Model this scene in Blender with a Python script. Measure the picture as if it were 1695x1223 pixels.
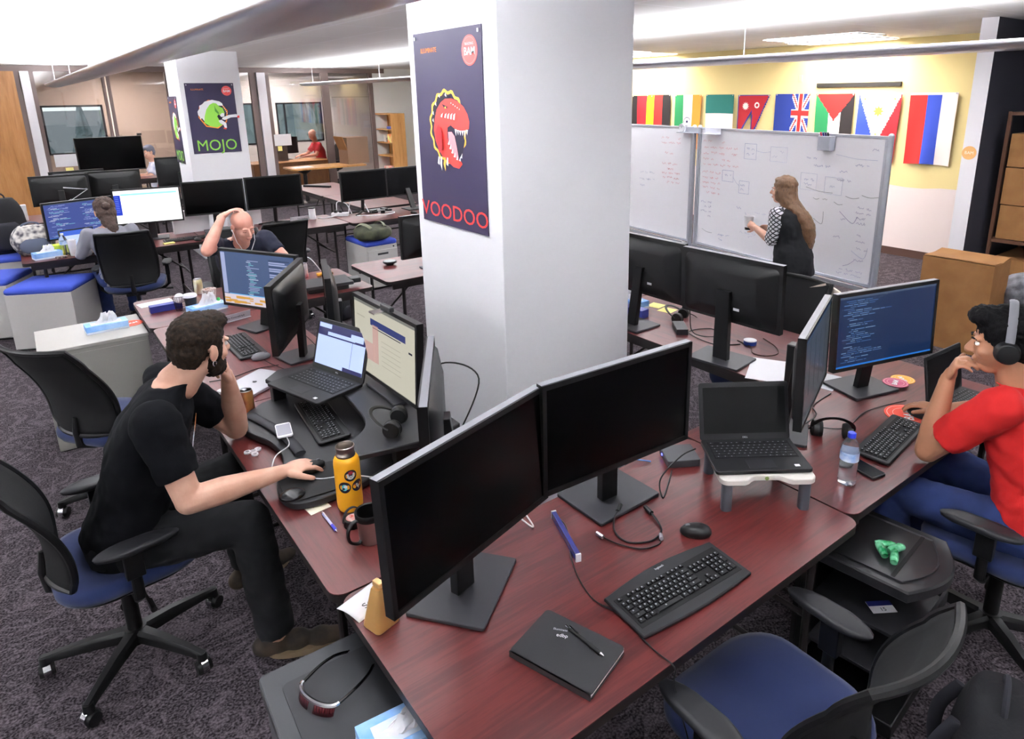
import bpy, math, random
from mathutils import Vector, Matrix, Euler
PI = math.pi
random.seed(7)
for o in list(bpy.data.objects):
    bpy.data.objects.remove(o, do_unlink=True)
scene = bpy.context.scene
COL = scene.collection

# ------------------------------------------------------------------ camera
PITCH, ROLL, YAW = 0.2719, -0.0148, 0.6542
CAM_Z = 2.145
fw = Vector((math.sin(YAW)*math.cos(PITCH), math.cos(YAW)*math.cos(PITCH), -math.sin(PITCH)))
r0 = Vector((math.cos(YAW), -math.sin(YAW), 0)); u0 = r0.cross(fw)
rt = r0*math.cos(ROLL) + u0*math.sin(ROLL); up = u0*math.cos(ROLL) - r0*math.sin(ROLL)
cam_data = bpy.data.cameras.new('camera')
cam = bpy.data.objects.new('camera', cam_data); COL.objects.link(cam)
cam.matrix_world = Matrix(((rt.x, up.x, -fw.x, 0), (rt.y, up.y, -fw.y, 0), (rt.z, up.z, -fw.z, CAM_Z), (0, 0, 0, 1)))
cam_data.sensor_width = 36.0
cam_data.lens = 1120.22/1695*36
cam_data.shift_x = (847.5-896.0)/1695
cam_data.shift_y = (467.29-611.5)/1695
cam_data.clip_start = 0.05; cam_data.clip_end = 1500
scene.camera = cam

# ------------------------------------------------------------------ world, view
world = bpy.data.worlds.new('world'); scene.world = world; world.use_nodes = True
wn = world.node_tree.nodes; wl = world.node_tree.links
bg = wn['Background']
sky = wn.new('ShaderNodeTexSky'); sky.sky_type = 'HOSEK_WILKIE'; sky.turbidity = 3; sky.sun_direction = (0.3, 0.6, 0.5)
hs_ = wn.new('ShaderNodeHueSaturation'); hs_.inputs['Saturation'].default_value = 0.35; wl.new(sky.outputs[0], hs_.inputs['Color']); wl.new(hs_.outputs[0], bg.inputs[0]); bg.inputs[1].default_value = 6.5
vs = scene.view_settings
vs.view_transform = 'Standard'; vs.look = 'None'; vs.exposure = 1.32; vs.gamma = 1.0; vs.use_curve_mapping = False

CEIL = 2.75
# recessed troffers and pendant uplights carry the room's light (built with their fittings further down)
TROFFER_E = 13.0
PENDANT_E = 23.0

# ------------------------------------------------------------------ materials
def lin(c):
    if isinstance(c, str):
        c = c.lstrip('#'); c = [int(c[i:i+2], 16)/255 for i in (0, 2, 4)]
    return tuple((v/12.92 if v <= 0.04045 else ((v+0.055)/1.055)**2.4) for v in c) + (1.0,)
_m = {}
def mat(name, col, rough=0.5, metal=0.0, bump=0.0, bscale=200.0, spec=0.5, col2=None, cscale=8.0, emit=None, estr=1.0,
        alpha=None, trans=0.0, ior=1.45, coat=0.0, sheen=0.0, cdet=4.0):
    if name in _m: return _m[name]
    m = bpy.data.materials.new(name); m.use_nodes = True
    nt = m.node_tree; b = nt.nodes['Principled BSDF']
    b.inputs['Base Color'].default_value = lin(col)
    b.inputs['Roughness'].default_value = rough; b.inputs['Metallic'].default_value = metal
    b.inputs['Specular IOR Level'].default_value = spec
    b.inputs['IOR'].default_value = ior
    if trans: b.inputs['Transmission Weight'].default_value = trans
    if coat: b.inputs['Coat Weight'].default_value = coat
    if sheen: b.inputs['Sheen Weight'].default_value = sheen
    if alpha is not None: b.inputs['Alpha'].default_value = alpha
    if emit:
        b.inputs['Emission Color'].default_value = lin(emit); b.inputs['Emission Strength'].default_value = estr
    if col2 or bump:
        tc = nt.nodes.new('ShaderNodeTexCoord')
        if col2:
            n = nt.nodes.new('ShaderNodeTexNoise'); n.inputs['Scale'].default_value = cscale; n.inputs['Detail'].default_value = cdet
            r = nt.nodes.new('ShaderNodeValToRGB')
            r.color_ramp.elements[0].position = 0.35; r.color_ramp.elements[1].position = 0.65
            r.color_ramp.elements[0].color = lin(col); r.color_ramp.elements[1].color = lin(col2)
            nt.links.new(tc.outputs['Object'], n.inputs['Vector']); nt.links.new(n.outputs[0], r.inputs[0])
            nt.links.new(r.outputs[0], b.inputs['Base Color'])
        if bump:
            n2 = nt.nodes.new('ShaderNodeTexNoise'); n2.inputs['Scale'].default_value = bscale; n2.inputs['Detail'].default_value = 3
            bp = nt.nodes.new('ShaderNodeBump'); bp.inputs['Strength'].default_value = bump; bp.inputs['Distance'].default_value = 0.004
            nt.links.new(tc.outputs['Object'], n2.inputs['Vector']); nt.links.new(n2.outputs[0], bp.inputs['Height'])
            nt.links.new(bp.outputs[0], b.inputs['Normal'])
    _m[name] = m
    return m

def wood_mat(name, stops, axis='X', rough=0.36, scale=1.0, stretch=14.0, spec=0.55):
    if name in _m: return _m[name]
    m = bpy.data.materials.new(name); m.use_nodes = True
    nt = m.node_tree; b = nt.nodes['Principled BSDF']; b.inputs['Roughness'].default_value = rough
    b.inputs['Specular IOR Level'].default_value = spec
    tc = nt.nodes.new('ShaderNodeTexCoord'); mp = nt.nodes.new('ShaderNodeMapping')
    s = {'X': (1, stretch, stretch), 'Y': (stretch, 1, stretch), 'Z': (stretch, stretch, 1)}[axis]
    mp.inputs['Scale'].default_value = tuple(scale*v for v in s)
    nt.links.new(tc.outputs['Object'], mp.inputs[0])
    n = nt.nodes.new('ShaderNodeTexNoise'); n.inputs['Scale'].default_value = 1.0; n.inputs['Detail'].default_value = 8; n.inputs['Roughness'].default_value = 0.62
    n.inputs['Distortion'].default_value = 0.6
    nt.links.new(mp.outputs[0], n.inputs['Vector'])
    n3 = nt.nodes.new('ShaderNodeTexNoise'); n3.inputs['Scale'].default_value = 7.0; n3.inputs['Detail'].default_value = 3
    nt.links.new(mp.outputs[0], n3.inputs['Vector'])
    mx = nt.nodes.new('ShaderNodeMath'); mx.operation = 'MULTIPLY_ADD'; mx.inputs[1].default_value = 0.35
    sub = nt.nodes.new('ShaderNodeMath'); sub.operation = 'SUBTRACT'; sub.inputs[1].default_value = 0.5
    nt.links.new(n3.outputs[0], sub.inputs[0]); nt.links.new(sub.outputs[0], mx.inputs[0]); nt.links.new(n.outputs[0], mx.inputs[2])
    r = nt.nodes.new('ShaderNodeValToRGB'); nt.links.new(mx.outputs[0], r.inputs[0])
    els = r.color_ramp.elements
    els[0].position = stops[0][0]; els[0].color = lin(stops[0][1]); els[1].position = stops[-1][0]; els[1].color = lin(stops[-1][1])
    for p, c in stops[1:-1]:
        e = els.new(p); e.color = lin(c)
    nt.links.new(r.outputs[0], b.inputs['Base Color'])
    _m[name] = m
    return m

def carpet_mat():
    m = bpy.data.materials.new('carpet'); m.use_nodes = True
    nt = m.node_tree; b = nt.nodes['Principled BSDF']; b.inputs['Roughness'].default_value = 0.95; b.inputs['Specular IOR Level'].default_value = 0.1
    tc = nt.nodes.new('ShaderNodeTexCoord')
    n = nt.nodes.new('ShaderNodeTexNoise'); n.inputs['Scale'].default_value = 5.5; n.inputs['Detail'].default_value = 1.5; n.inputs['Distortion'].default_value = 1.8
    nt.links.new(tc.outputs['Object'], n.inputs['Vector'])
    w = nt.nodes.new('ShaderNodeMath'); w.operation = 'MULTIPLY'; w.inputs[1].default_value = 26
    s = nt.nodes.new('ShaderNodeMath'); s.operation = 'SINE'
    nt.links.new(n.outputs[0], w.inputs[0]); nt.links.new(w.outputs[0], s.inputs[0])
    f = nt.nodes.new('ShaderNodeTexNoise'); f.inputs['Scale'].default_value = 110; f.inputs['Detail'].default_value = 4
    nt.links.new(tc.outputs['Object'], f.inputs['Vector'])
    r1 = nt.nodes.new('ShaderNodeValToRGB'); r1.color_ramp.elements[0].position = 0.0; r1.color_ramp.elements[1].position = 0.9
    r1.color_ramp.elements[0].color = lin('#251e23'); r1.color_ramp.elements[1].color = lin('#544b51')
    nt.links.new(s.outputs[0], r1.inputs[0])
    r2 = nt.nodes.new('ShaderNodeValToRGB'); r2.color_ramp.elements[0].position = 0.40; r2.color_ramp.elements[1].position = 0.66
    r2.color_ramp.elements[0].color = lin('#1a161a'); r2.color_ramp.elements[1].color = lin('#857c83')
    nt.links.new(f.outputs[0], r2.inputs[0])
    mx = nt.nodes.new('ShaderNodeMix'); mx.data_type = 'RGBA'; mx.inputs[0].default_value = 0.42
    nt.links.new(r1.outputs[0], mx.inputs[6]); nt.links.new(r2.outputs[0], mx.inputs[7]); nt.links.new(mx.outputs[2], b.inputs['Base Color'])
    bp = nt.nodes.new('ShaderNodeBump'); bp.inputs['Strength'].default_value = 0.5; bp.inputs['Distance'].default_value = 0.004
    nt.links.new(f.outputs[0], bp.inputs['Height']); nt.links.new(bp.outputs[0], b.inputs['Normal'])
    return m

def glass_mat(name, tint, op=0.12, rough=0.02):
    m = bpy.data.materials.new(name); m.use_nodes = True
    nt = m.node_tree; nt.nodes.clear()
    o = nt.nodes.new('ShaderNodeOutputMaterial'); t = nt.nodes.new('ShaderNodeBsdfTransparent'); g = nt.nodes.new('ShaderNodeBsdfGlossy')
    t.inputs[0].default_value = lin(tint); g.inputs['Roughness'].default_value = rough
    mx = nt.nodes.new('ShaderNodeMixShader'); mx.inputs[0].default_value = op
    nt.links.new(t.outputs[0], mx.inputs[1]); nt.links.new(g.outputs[0], mx.inputs[2]); nt.links.new(mx.outputs[0], o.inputs[0])
    _m[name] = m
    return m

MAHOG = [(0.22, '#3a1315'), (0.42, '#4e1a1b'), (0.54, '#632625'), (0.66, '#531f1f'), (0.82, '#743c38')]
M = dict(
    desk_x=wood_mat('mahogany_laminate_x', MAHOG, 'X'), desk_y=wood_mat('mahogany_laminate_y', MAHOG, 'Y'),
    desk_edge=mat('black_edge', '#1c1515', 0.5),
    beech=wood_mat('beech', [(0.25, '#a5703a'), (0.5, '#bf8a4f'), (0.75, '#cf9d62')], 'Z', 0.4, 1.0, 10),
    panelwood=wood_mat('wood_panel', [(0.25, '#96602f'), (0.5, '#b07a45'), (0.75, '#bd8b58')], 'Z', 0.4, 0.8, 9),
    black=mat('black_plastic', '#0d0d0f', 0.42), blackm=mat('black_matte', '#0d0d0f', 0.7), blackg=mat('black_gloss', '#08080a', 0.12),
    charcoal=mat('charcoal_plastic', '#212125', 0.5), dgrey=mat('dark_grey_plastic', '#2f2f34', 0.5, bump=0.05, bscale=400),
    grey=mat('grey_plastic', '#6e6e74', 0.5), lgrey=mat('light_grey', '#b9b9c0', 0.45), silver=mat('silver', '#c9c9d0', 0.28, 0.9),
    steel=mat('brushed_steel', '#b8aFa8', 0.3, 1.0), chrome=mat('chrome', '#e6e6ea', 0.12, 1.0), darksteel=mat('dark_steel', '#2d2829', 0.4, 0.3),
    white=mat('white_plastic', '#eeeef2', 0.4), wallw=mat('wall_paint_white', '#e9eae9', 0.75, bump=0.03, bscale=300),
    paper=mat('paper', '#f2f1f5', 0.8), offpaper=mat('paper_cream', '#f3f0dc', 0.8),
    cab=mat('cabinet_grey_enamel', '#b3b0ae', 0.45), cabdark=mat('cabinet_shadow_grey', '#a9a7a6', 0.45), putty=mat('putty_enamel', '#8c8a85', 0.5),
    bluefab=mat('blue_fabric', '#1d2a55', 0.95, bump=0.25, bscale=900, sheen=0.2), cushion=mat('royal_blue_fabric', '#3a4fb4', 0.9, bump=0.2, bscale=700),
    meshfab=mat('black_mesh_fabric', '#0b0b0e', 0.85, bump=0.4, bscale=1200), skin=mat('skin', '#d9a58c', 0.55, bump=0.08, bscale=250),
    screenoff=mat('screen_off', '#030304', 0.2, spec=0.25), screenmatte=mat('screen_matte_black', '#09090b', 0.3, spec=0.3),
    lid=mat('laptop_black', '#141417', 0.5), key=mat('key_black', '#17171a', 0.5), legend=mat('key_legend', '#95959b', 0.6),
)

# ------------------------------------------------------------------ mesh helpers
class MB:
    def __init__(s, T=None): s.v = []; s.f = []; s.m = []; s.T = T or Matrix.Identity(4)
    def add(s, vs, fs, mi=0, T=None):
        X = s.T @ T if T is not None else s.T
        k = len(s.v); s.v += [tuple(X @ Vector(p)) for p in vs]
        for q in fs: s.f.append(tuple(k+i for i in q)); s.m.append(mi)
        return s
    def box(s, c, d, mi=0, rz=0, T=None, taper=1.0, R=None):
        x, y, z = d[0]/2, d[1]/2, d[2]/2
        vs = [(-x, -y, -z), (x, -y, -z), (x, y, -z), (-x, y, -z), (-x*taper, -y*taper, z), (x*taper, -y*taper, z), (x*taper, y*taper, z), (-x*taper, y*taper, z)]
        L = Matrix.Translation(c) @ (R if R is not None else Matrix.Rotation(rz, 4, 'Z'))
        return s.add(vs, [(0, 3, 2, 1), (4, 5, 6, 7), (0, 1, 5, 4), (1, 2, 6, 5), (2, 3, 7, 6), (3, 0, 4, 7)], mi, (T @ L) if T is not None else L)
    def rings(s, rings, mi=0, caps=True, closed=False, T=None):
        n = len(rings[0]); vs = [p for r in rings for p in r]; fs = []
        k = len(rings)
        for a in range(k if closed else k-1):
            b = (a+1) % k
            for i in range(n):
                j = (i+1) % n; fs.append((a*n+i, a*n+j, b*n+j, b*n+i))
        if caps and not closed:
            fs.append(tuple(range(n-1, -1, -1))); fs.append(tuple((k-1)*n+i for i in range(n)))
        return s.add(vs, fs, mi, T)
    def prism(s, pts, z0, z1, mi=0, T=None, ch=0.0):
        n = len(pts)
        if ch:
            cx = sum(p[0] for p in pts)/n; cy = sum(p[1] for p in pts)/n
            def ins(d):
                o = []
                for i in range(n):
                    a = Vector(pts[i-1]).to_2d() if False else Vector((pts[i-1][0], pts[i-1][1])); p = Vector((pts[i][0], pts[i][1])); q = Vector((pts[(i+1) % n][0], pts[(i+1) % n][1]))
                    e1 = (p-a); e2 = (q-p)
                    if e1.length < 1e-9: e1 = e2
                    if e2.length < 1e-9: e2 = e1
                    n1 = Vector((-e1.y, e1.x)).normalized(); n2 = Vector((-e2.y, e2.x)).normalized(); nn = n1+n2
                    nn = nn.normalized() if nn.length > 1e-6 else n1
                    o.append((p.x+nn.x*d, p.y+nn.y*d))
                return o
            i1 = ins(ch)
            R = [[(p[0], p[1], z0+ch) for p in pts], [(p[0], p[1], z1-ch) for p in pts], [(p[0], p[1], z1) for p in i1]]
            R = [[(p[0], p[1], z0) for p in i1]] + R
            return s.rings(R, mi, T=T)
        return s.rings([[(p[0], p[1], z0) for p in pts], [(p[0], p[1], z1) for p in pts]], mi, T=T)
    def cyl(s, p0, p1, r0, r1=None, n=16, mi=0, caps=True, T=None):
        p0 = Vector(p0); p1 = Vector(p1); d = (p1-p0)
        if d.length < 1e-9: return s
        r1 = r0 if r1 is None else r1
        q = d.to_track_quat('Z', 'Y').to_matrix()
        R = []
        for p, r in ((p0, r0), (p1, r1)):
            R.append([p + q @ Vector((math.cos(2*PI*i/n)*r, math.sin(2*PI*i/n)*r, 0)) for i in range(n)])
        return s.rings(R, mi, caps, T=T)
    def tube(s, pts, r, n=8, mi=0, closed=False, T=None, flat=1.0):
        P = [Vector(p) for p in pts]; k = len(P); R = []
        t0 = (P[1]-P[0]).normalized(); ref = Vector((0, 0, 1)) if abs(t0.z) < 0.9 else Vector((1, 0, 0))
        nrm = (ref - t0*ref.dot(t0)).normalized()
        for i in range(k):
            if closed: t = (P[(i+1) % k]-P[i-1])
            else: t = P[min(i+1, k-1)]-P[max(i-1, 0)]
            t = t.normalized() if t.length > 1e-9 else t0
            nrm = (nrm - t*nrm.dot(t)); nrm = nrm.normalized() if nrm.length > 1e-6 else ref
            b = t.cross(nrm); rr = r[i] if isinstance(r, (list, tuple)) else r
            R.append([P[i] + nrm*math.cos(2*PI*j/n)*rr*flat + b*math.sin(2*PI*j/n)*rr for j in range(n)])
        return s.rings(R, mi, not closed, closed, T=T)
    def lathe(s, prof, n=24, mi=0, T=None, caps=True):
        return s.rings([[(max(r, 1e-4)*math.cos(2*PI*i/n), max(r, 1e-4)*math.sin(2*PI*i/n), z) for i in range(n)] for r, z in prof], mi, caps, T=T)
    def ell(s, c, r, n=16, m=10, mi=0, R=None, T=None):
        if not hasattr(r, '__len__'): r = (r, r, r)
        L = Matrix.Translation(c) @ (R if R is not None else Matrix.Identity(4))
        rg = []
        for a in range(m+1):
            t = PI*a/m; q = max(math.sin(t), 1e-3)
            rg.append([(r[0]*q*math.cos(2*PI*i/n), r[1]*q*math.sin(2*PI*i/n), -r[2]*math.cos(t)) for i in range(n)])
        return s.rings(rg, mi, True, T=(T @ L) if T is not None else L)
    def quad(s, a, b, c, d, mi=0, T=None): return s.add([a, b, c, d], [(0, 1, 2, 3)], mi, T)
    def poly(s, pts, mi=0, T=None): return s.add(pts, [tuple(range(len(pts)))], mi, T)
    def grid(s, fn, nu, nv, mi=0, T=None):
        vs = [fn(i/nu, j/nv) for j in range(nv+1) for i in range(nu+1)]; w = nu+1
        return s.add(vs, [(j*w+i, j*w+i+1, (j+1)*w+i+1, (j+1)*w+i) for j in range(nv) for i in range(nu)], mi, T)
    def build(s, name, mats, parent=None, smooth=35, bevel=0.0, solid=0.0, sub=0, **kw):
        me = bpy.data.meshes.new(name); me.from_pydata(s.v, [], s.f)
        if not isinstance(mats, (list, tuple)): mats = [mats]
        for q in mats: me.materials.append(q)
        me.polygons.foreach_set('material_index', s.m)
        me.update()
        if smooth:
            me.polygons.foreach_set('use_smooth', [True]*len(me.polygons))
            me.set_sharp_from_angle(angle=math.radians(smooth))
        o = bpy.data.objects.new(name, me); COL.objects.link(o)
        if parent is not None: o.parent = parent
        if solid:
            md = o.modifiers.new('solid', 'SOLIDIFY'); md.thickness = solid; md.offset = 0
        if sub:
            md = o.modifiers.new('sub', 'SUBSURF'); md.levels = sub; md.render_levels = sub
        if bevel:
            md = o.modifiers.new('bevel', 'BEVEL'); md.width = bevel; md.segments = 2; md.limit_method = 'ANGLE'; md.angle_limit = math.radians(40)
        for k, v in kw.items(): o[k] = v
        return o

def rrect(w, d, r, n=5, cx=0, cy=0):
    o = []
    for (sx, sy, a0) in ((1, -1, -PI/2), (1, 1, 0), (-1, 1, PI/2), (-1, -1, PI)):
        for i in range(n+1):
            a = a0 + PI/2*i/n
            o.append((cx+sx*(w/2-r)+r*math.cos(a), cy+sy*(d/2-r)+r*math.sin(a)))
    return o
def thing(name, label, cat, loc=(0, 0, 0), rz=0.0, group=None):
    o = bpy.data.objects.new(name, None); COL.objects.link(o); o.empty_display_size = 0.05
    o.location = loc; o.rotation_euler = (0, 0, rz); o['label'] = label; o['category'] = cat
    if group: o['group'] = group
    return o
def tag(o, label, cat, group=None, loc=None, rz=None):
    o['label'] = label; o['category'] = cat
    if group: o['group'] = group
    if loc is not None: o.location = loc
    if rz is not None: o.rotation_euler = (0, 0, rz)
    return o
def struct(o): o['kind'] = 'structure'; return o
def dup(root, loc, rz, label=None, group=None):
    r = root.copy(); COL.objects.link(r); r.location = loc; r.rotation_euler = (0, 0, rz)
    if label: r['label'] = label
    if group: r['group'] = group
    for ch in list(root.children):
        c = ch.copy(); COL.objects.link(c); c.parent = r
        for g in ch.children:
            d = g.copy(); COL.objects.link(d); d.parent = c
    return r
def flatM(pos, right, upv):
    """frame whose local x = right, y = up, z = outward normal"""
    r = Vector(right).normalized(); u = Vector(upv).normalized(); n = r.cross(u)
    p = Vector(pos)
    return Matrix(((r.x, u.x, n.x, p.x), (r.y, u.y, n.y, p.y), (r.z, u.z, n.z, p.z), (0, 0, 0, 1)))
def text(name, body, size, material, T, parent=None, extrude=0.0008, align='CENTER', wide=1.0, bold=0.0, **kw):
    cu = bpy.data.curves.new(name, 'FONT'); cu.body = body; cu.size = size; cu.extrude = extrude; cu.offset = bold
    cu.align_x = align; cu.align_y = 'CENTER'; cu.resolution_u = 3
    tmp = bpy.data.objects.new(name, cu); COL.objects.link(tmp)
    dg = bpy.context.evaluated_depsgraph_get()
    me = bpy.data.meshes.new_from_object(tmp.evaluated_get(dg)); COL.objects.unlink(tmp); bpy.data.objects.remove(tmp)
    me.transform(T @ Matrix.Diagonal((wide, 1, 1, 1))); me.materials.clear(); me.materials.append(material); me.name = name
    o = bpy.data.objects.new(name, me); COL.objects.link(o)
    if parent is not None: o.parent = parent
    for k, v in kw.items(): o[k] = v
    return o
def bez(p, n=24):
    """smooth curve through the points"""
    P = [Vector(q) for q in p]; o = []
    for i in range(len(P)-1):
        a = P[max(i-1, 0)]; b = P[i]; c = P[i+1]; d = P[min(i+2, len(P)-1)]
        for k in range(n):
            t = k/n
            o.append(0.5*((2*b) + (-a+c)*t + (2*a-5*b+4*c-d)*t*t + (-a+3*b-3*c+d)*t**3))
    o.append(P[-1]); return o
def XF(loc, rz=0.0): return Matrix.Translation(loc) @ Matrix.Rotation(rz, 4, 'Z')

# ================================================================== the room
def ceiling_mat():
    m = bpy.data.materials.new('ceiling_tile'); m.use_nodes = True
    nt = m.node_tree; b = nt.nodes['Principled BSDF']; b.inputs['Roughness'].default_value = 0.85
    tc = nt.nodes.new('ShaderNodeTexCoord'); br = nt.nodes.new('ShaderNodeTexBrick')
    mp = nt.nodes.new('ShaderNodeMapping'); mp.inputs['Rotation'].default_value = (0, 0, PI/2)
    br.offset = 0.0; br.inputs['Scale'].default_value = 1.0; br.inputs['Mortar Size'].default_value = 0.012; br.inputs['Brick Width'].default_value = 1.22; br.inputs['Row Height'].default_value = 0.61
    br.inputs['Color1'].default_value = lin('#ececea'); br.inputs['Color2'].default_value = lin('#e6e6e4'); br.inputs['Mortar'].default_value = lin('#f4f4f6')
    nt.links.new(tc.outputs['Object'], mp.inputs[0]); nt.links.new(mp.outputs[0], br.inputs[0]); nt.links.new(br.outputs[0], b.inputs['Base Color'])
    n = nt.nodes.new('ShaderNodeTexNoise'); n.inputs['Scale'].default_value = 60; bp = nt.nodes.new('ShaderNodeBump'); bp.inputs['Strength'].default_value = 0.15
    bp.inputs['Distance'].default_value = 0.004
    nt.links.new(tc.outputs['Object'], n.inputs['Vector']); nt.links.new(n.outputs[0], bp.inputs['Height']); nt.links.new(bp.outputs[0], b.inputs['Normal'])
    return m
XL, XR, YB, YP, YO = -6.0, 9.12, -3.0, 15.3, 18.0
struct(MB().box(((XL+XR)/2, (YB+YO)/2, -0.05), (XR-XL+0.4, YO-YB+0.4, 0.1)).build('floor', carpet_mat(), smooth=0))
struct(MB().box(((XL+XR)/2, (YB+YO)/2, CEIL+0.05), (XR-XL+0.4, YO-YB+0.4, 0.1)).build('ceiling', ceiling_mat(), smooth=0))
yellow = mat('wall_paint_yellow', '#e9d79a', 0.8, bump=0.03, bscale=300)
lowwhite = mat('wall_paint_pinkish_white', '#efe2df', 0.8)
navy = mat('dark_navy_wall', '#34343f', 0.8)
beige = mat('wall_paint_beige', '#bfb0a4', 0.8)
# flag wall: yellow above a rough horizontal edge, pinkish white below
w = MB()
pts = []; 
ys = [2.6 + i*(YP-2.6)/60 for i in range(61)]
hz = [0.92+0.012*math.sin(i*1.7)+0.008*math.sin(i*0.6) for i in range(61)]
vs = []; fs = []
for y, h in zip(ys, hz): vs += [(XR, y, 0), (XR, y, h), (XR, y, CEIL)]
for i in range(60):
    a = i*3; b_ = a+3
    w.add([vs[a], vs[a+1], vs[b_+1], vs[b_]], [(0, 1, 2, 3)], 1); w.add([vs[a+1], vs[a+2], vs[b_+2], vs[b_+1]], [(0, 1, 2, 3)], 0)
w.box((XR+0.06, (YB+YO)/2, CEIL/2), (0.1, YO-YB, CEIL), 2)
struct(w.build('wall_right', [yellow, lowwhite, navy], smooth=0))
# stub wall with a white end and a dark side
w = MB().box((8.16, 2.67, CEIL/2), (1.92, 0.14, CEIL), 0)
w.quad((7.198, 2.6, 0), (7.198, 2.74, 0), (7.198, 2.74, CEIL), (7.198, 2.6, CEIL), 1)
struct(w.build('wall_divider', [navy, mat('pier_paint_white', '#d9d6da', 0.75)], smooth=0))
struct(MB().box((XL-0.05, (YB+YO)/2, CEIL/2), (0.1, YO-YB, CEIL)).build('wall_left', M['wallw'], smooth=0))
struct(MB().box(((XL+XR)/2, YB-0.05, CEIL/2), (XR-XL, 0.1, CEIL)).build('wall_rear', M['wallw'], smooth=0))
struct(MB().box(((7.18+XR)/2, YP+0.06, CEIL/2), (XR-7.18, 0.12, CEIL)).build('wall_back', M['wallw'], smooth=0))
# outer wall beyond the glass partition, with three window openings
def wall_with_holes(name, x0, x1, holes, m, y=YO):
    w = MB(); xs = x0
    for (a, b, c, d) in holes:
        if a > xs: w.box(((xs+a)/2, y+0.06, CEIL/2), (a-xs, 0.12, CEIL))
        w.box(((a+b)/2, y+0.06, c/2), (b-a, 0.12, c)); w.box(((a+b)/2, y+0.06, (d+CEIL)/2), (b-a, 0.12, CEIL-d)); xs = b
    if x1 > xs: w.box(((xs+x1)/2, y+0.06, CEIL/2), (x1-xs, 0.12, CEIL))
    return struct(w.build(name, m, smooth=0))
wall_with_holes('wall_outer_left', XL, 3.1, [(0.635, 1.76, 1.02, 2.05)], beige)
wall_with_holes('wall_outer_right', 3.1, XR, [(3.6, 4.93, 1.02, 2.02), (5.46, 6.63, 1.03, 2.02)], M['wallw'])
struct(MB().box((3.1, (YP+YO)/2, CEIL/2), (0.1, YO-YP, CEIL)).build('wall_office_divider', beige, smooth=0))
frame_m = mat('window_frame_dark', '#22252c', 0.4)
glass_m = glass_mat('window_glass', '#dbe4e8', 0.06)
for i, (a, b, c, d) in enumerate([(0.635, 1.76, 1.02, 2.05), (3.6, 4.93, 1.02, 2.02), (5.46, 6.63, 1.03, 2.02)]):
    f = MB()
    for (p, q) in (((a+b)/2, 'h0'), ((a+b)/2, 'h1')):
        z = c+0.02 if q == 'h0' else d-0.02; f.box((p, YO+0.03, z), (b-a, 0.08, 0.04))
    for x in (a+0.02, b-0.02): f.box((x, YO+0.03, (c+d)/2), (0.04, 0.08, d-c))
    if i > 0: f.box((a+0.22, YO+0.03, (c+d)/2), (0.035, 0.07, d-c))
    o = struct(f.build('window_%d' % (i+1), frame_m, smooth=0))
    MB().box(((a+b)/2, YO+0.05, (c+d)/2), (b-a, 0.006, d-c)).build('window_pane', glass_m, parent=o, smooth=0)

# glass partition: brown mullions, white posts, header beam, wooden panel at the left
brown = mat('mullion_brown', '#6f5f5c', 0.5)
w = MB().box(((XL+7.18)/2, YP, 2.70), (7.18-XL, 0.09, 0.10))
for x0, x1 in ((0.27, 0.345), (0.485, 0.545), (1.55, 1.60), (1.63, 1.68), (4.17, 4.29), (4.475, 4.56), (5.68, 5.84), (6.79, 6.88), (2.6, 2.7), (3.3, 3.38)):
    w.box(((x0+x1)/2, YP, 1.325), (x1-x0, 0.08, 2.65))
w.box(((0.5+6.88)/2, YP, 0.05), (6.38, 0.07, 0.1))
w.box(((6.88+7.18)/2, YP, 1.325), (0.3, 0.06, 2.65), 1)
w.box((0.415, YP-0.03, 1.325), (0.13, 0.12, 2.65), 2); w.box((4.385, YP-0.03, 1.325), (0.17, 0.12, 2.65), 2)
part = struct(w.build('wall_glass_partition', [brown, M['wallw'], mat('post_white', '#e6e3e8', 0.6)], smooth=0))
pane = glass_mat('partition_glass', '#e0dcda', 0.06)
for x0, x1 in ((0.545, 1.55), (1.68, 2.6), (2.7, 3.3), (3.38, 4.17), (4.56, 5.68), (5.84, 6.79)):
    MB().box(((x0+x1)/2, YP, 1.375), (x1-x0, 0.008, 2.55)).build('glass_pane', pane, parent=part, smooth=0)
struct(MB().box(((XL+0.27)/2, YP, 1.325), (0.27-XL, 0.07, 2.65)).build('wall_wood_panelling', M['panelwood'], smooth=0))
# door frame in the back wall
d = MB().box((8.05, YP-0.03, 1.06), (0.07, 0.08, 2.12)).box((8.95, YP-0.03, 1.06), (0.07, 0.08, 2.12)).box((8.5, YP-0.03, 2.12), (0.97, 0.08, 0.07)).box((8.5, YP-0.012, 1.05), (0.86, 0.03, 2.1))
struct(d.build('door_1', mat('door_white', '#dddbe0', 0.5), smooth=0, bevel=0.004))
struct(MB().box((XR-0.008, 9.0, 0.05), (0.012, 12.5, 0.1)).build('baseboard_right', mat('baseboard_brown', '#5a4038', 0.6), smooth=0))

# structural columns
def column(n, x0, y0, w_, d_):
    return struct(MB().box((x0+w_/2, y0+d_/2, CEIL/2), (w_, d_, CEIL)).build(n, mat('column_paint', '#eeeef3', 0.7, bump=0.02, bscale=300), smooth=0, bevel=0.004))
column('wall_column_front', 1.655, 2.435, 0.79, 0.78)
column('wall_column_back', 1.875, 10.1, 0.76, 0.80)

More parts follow.
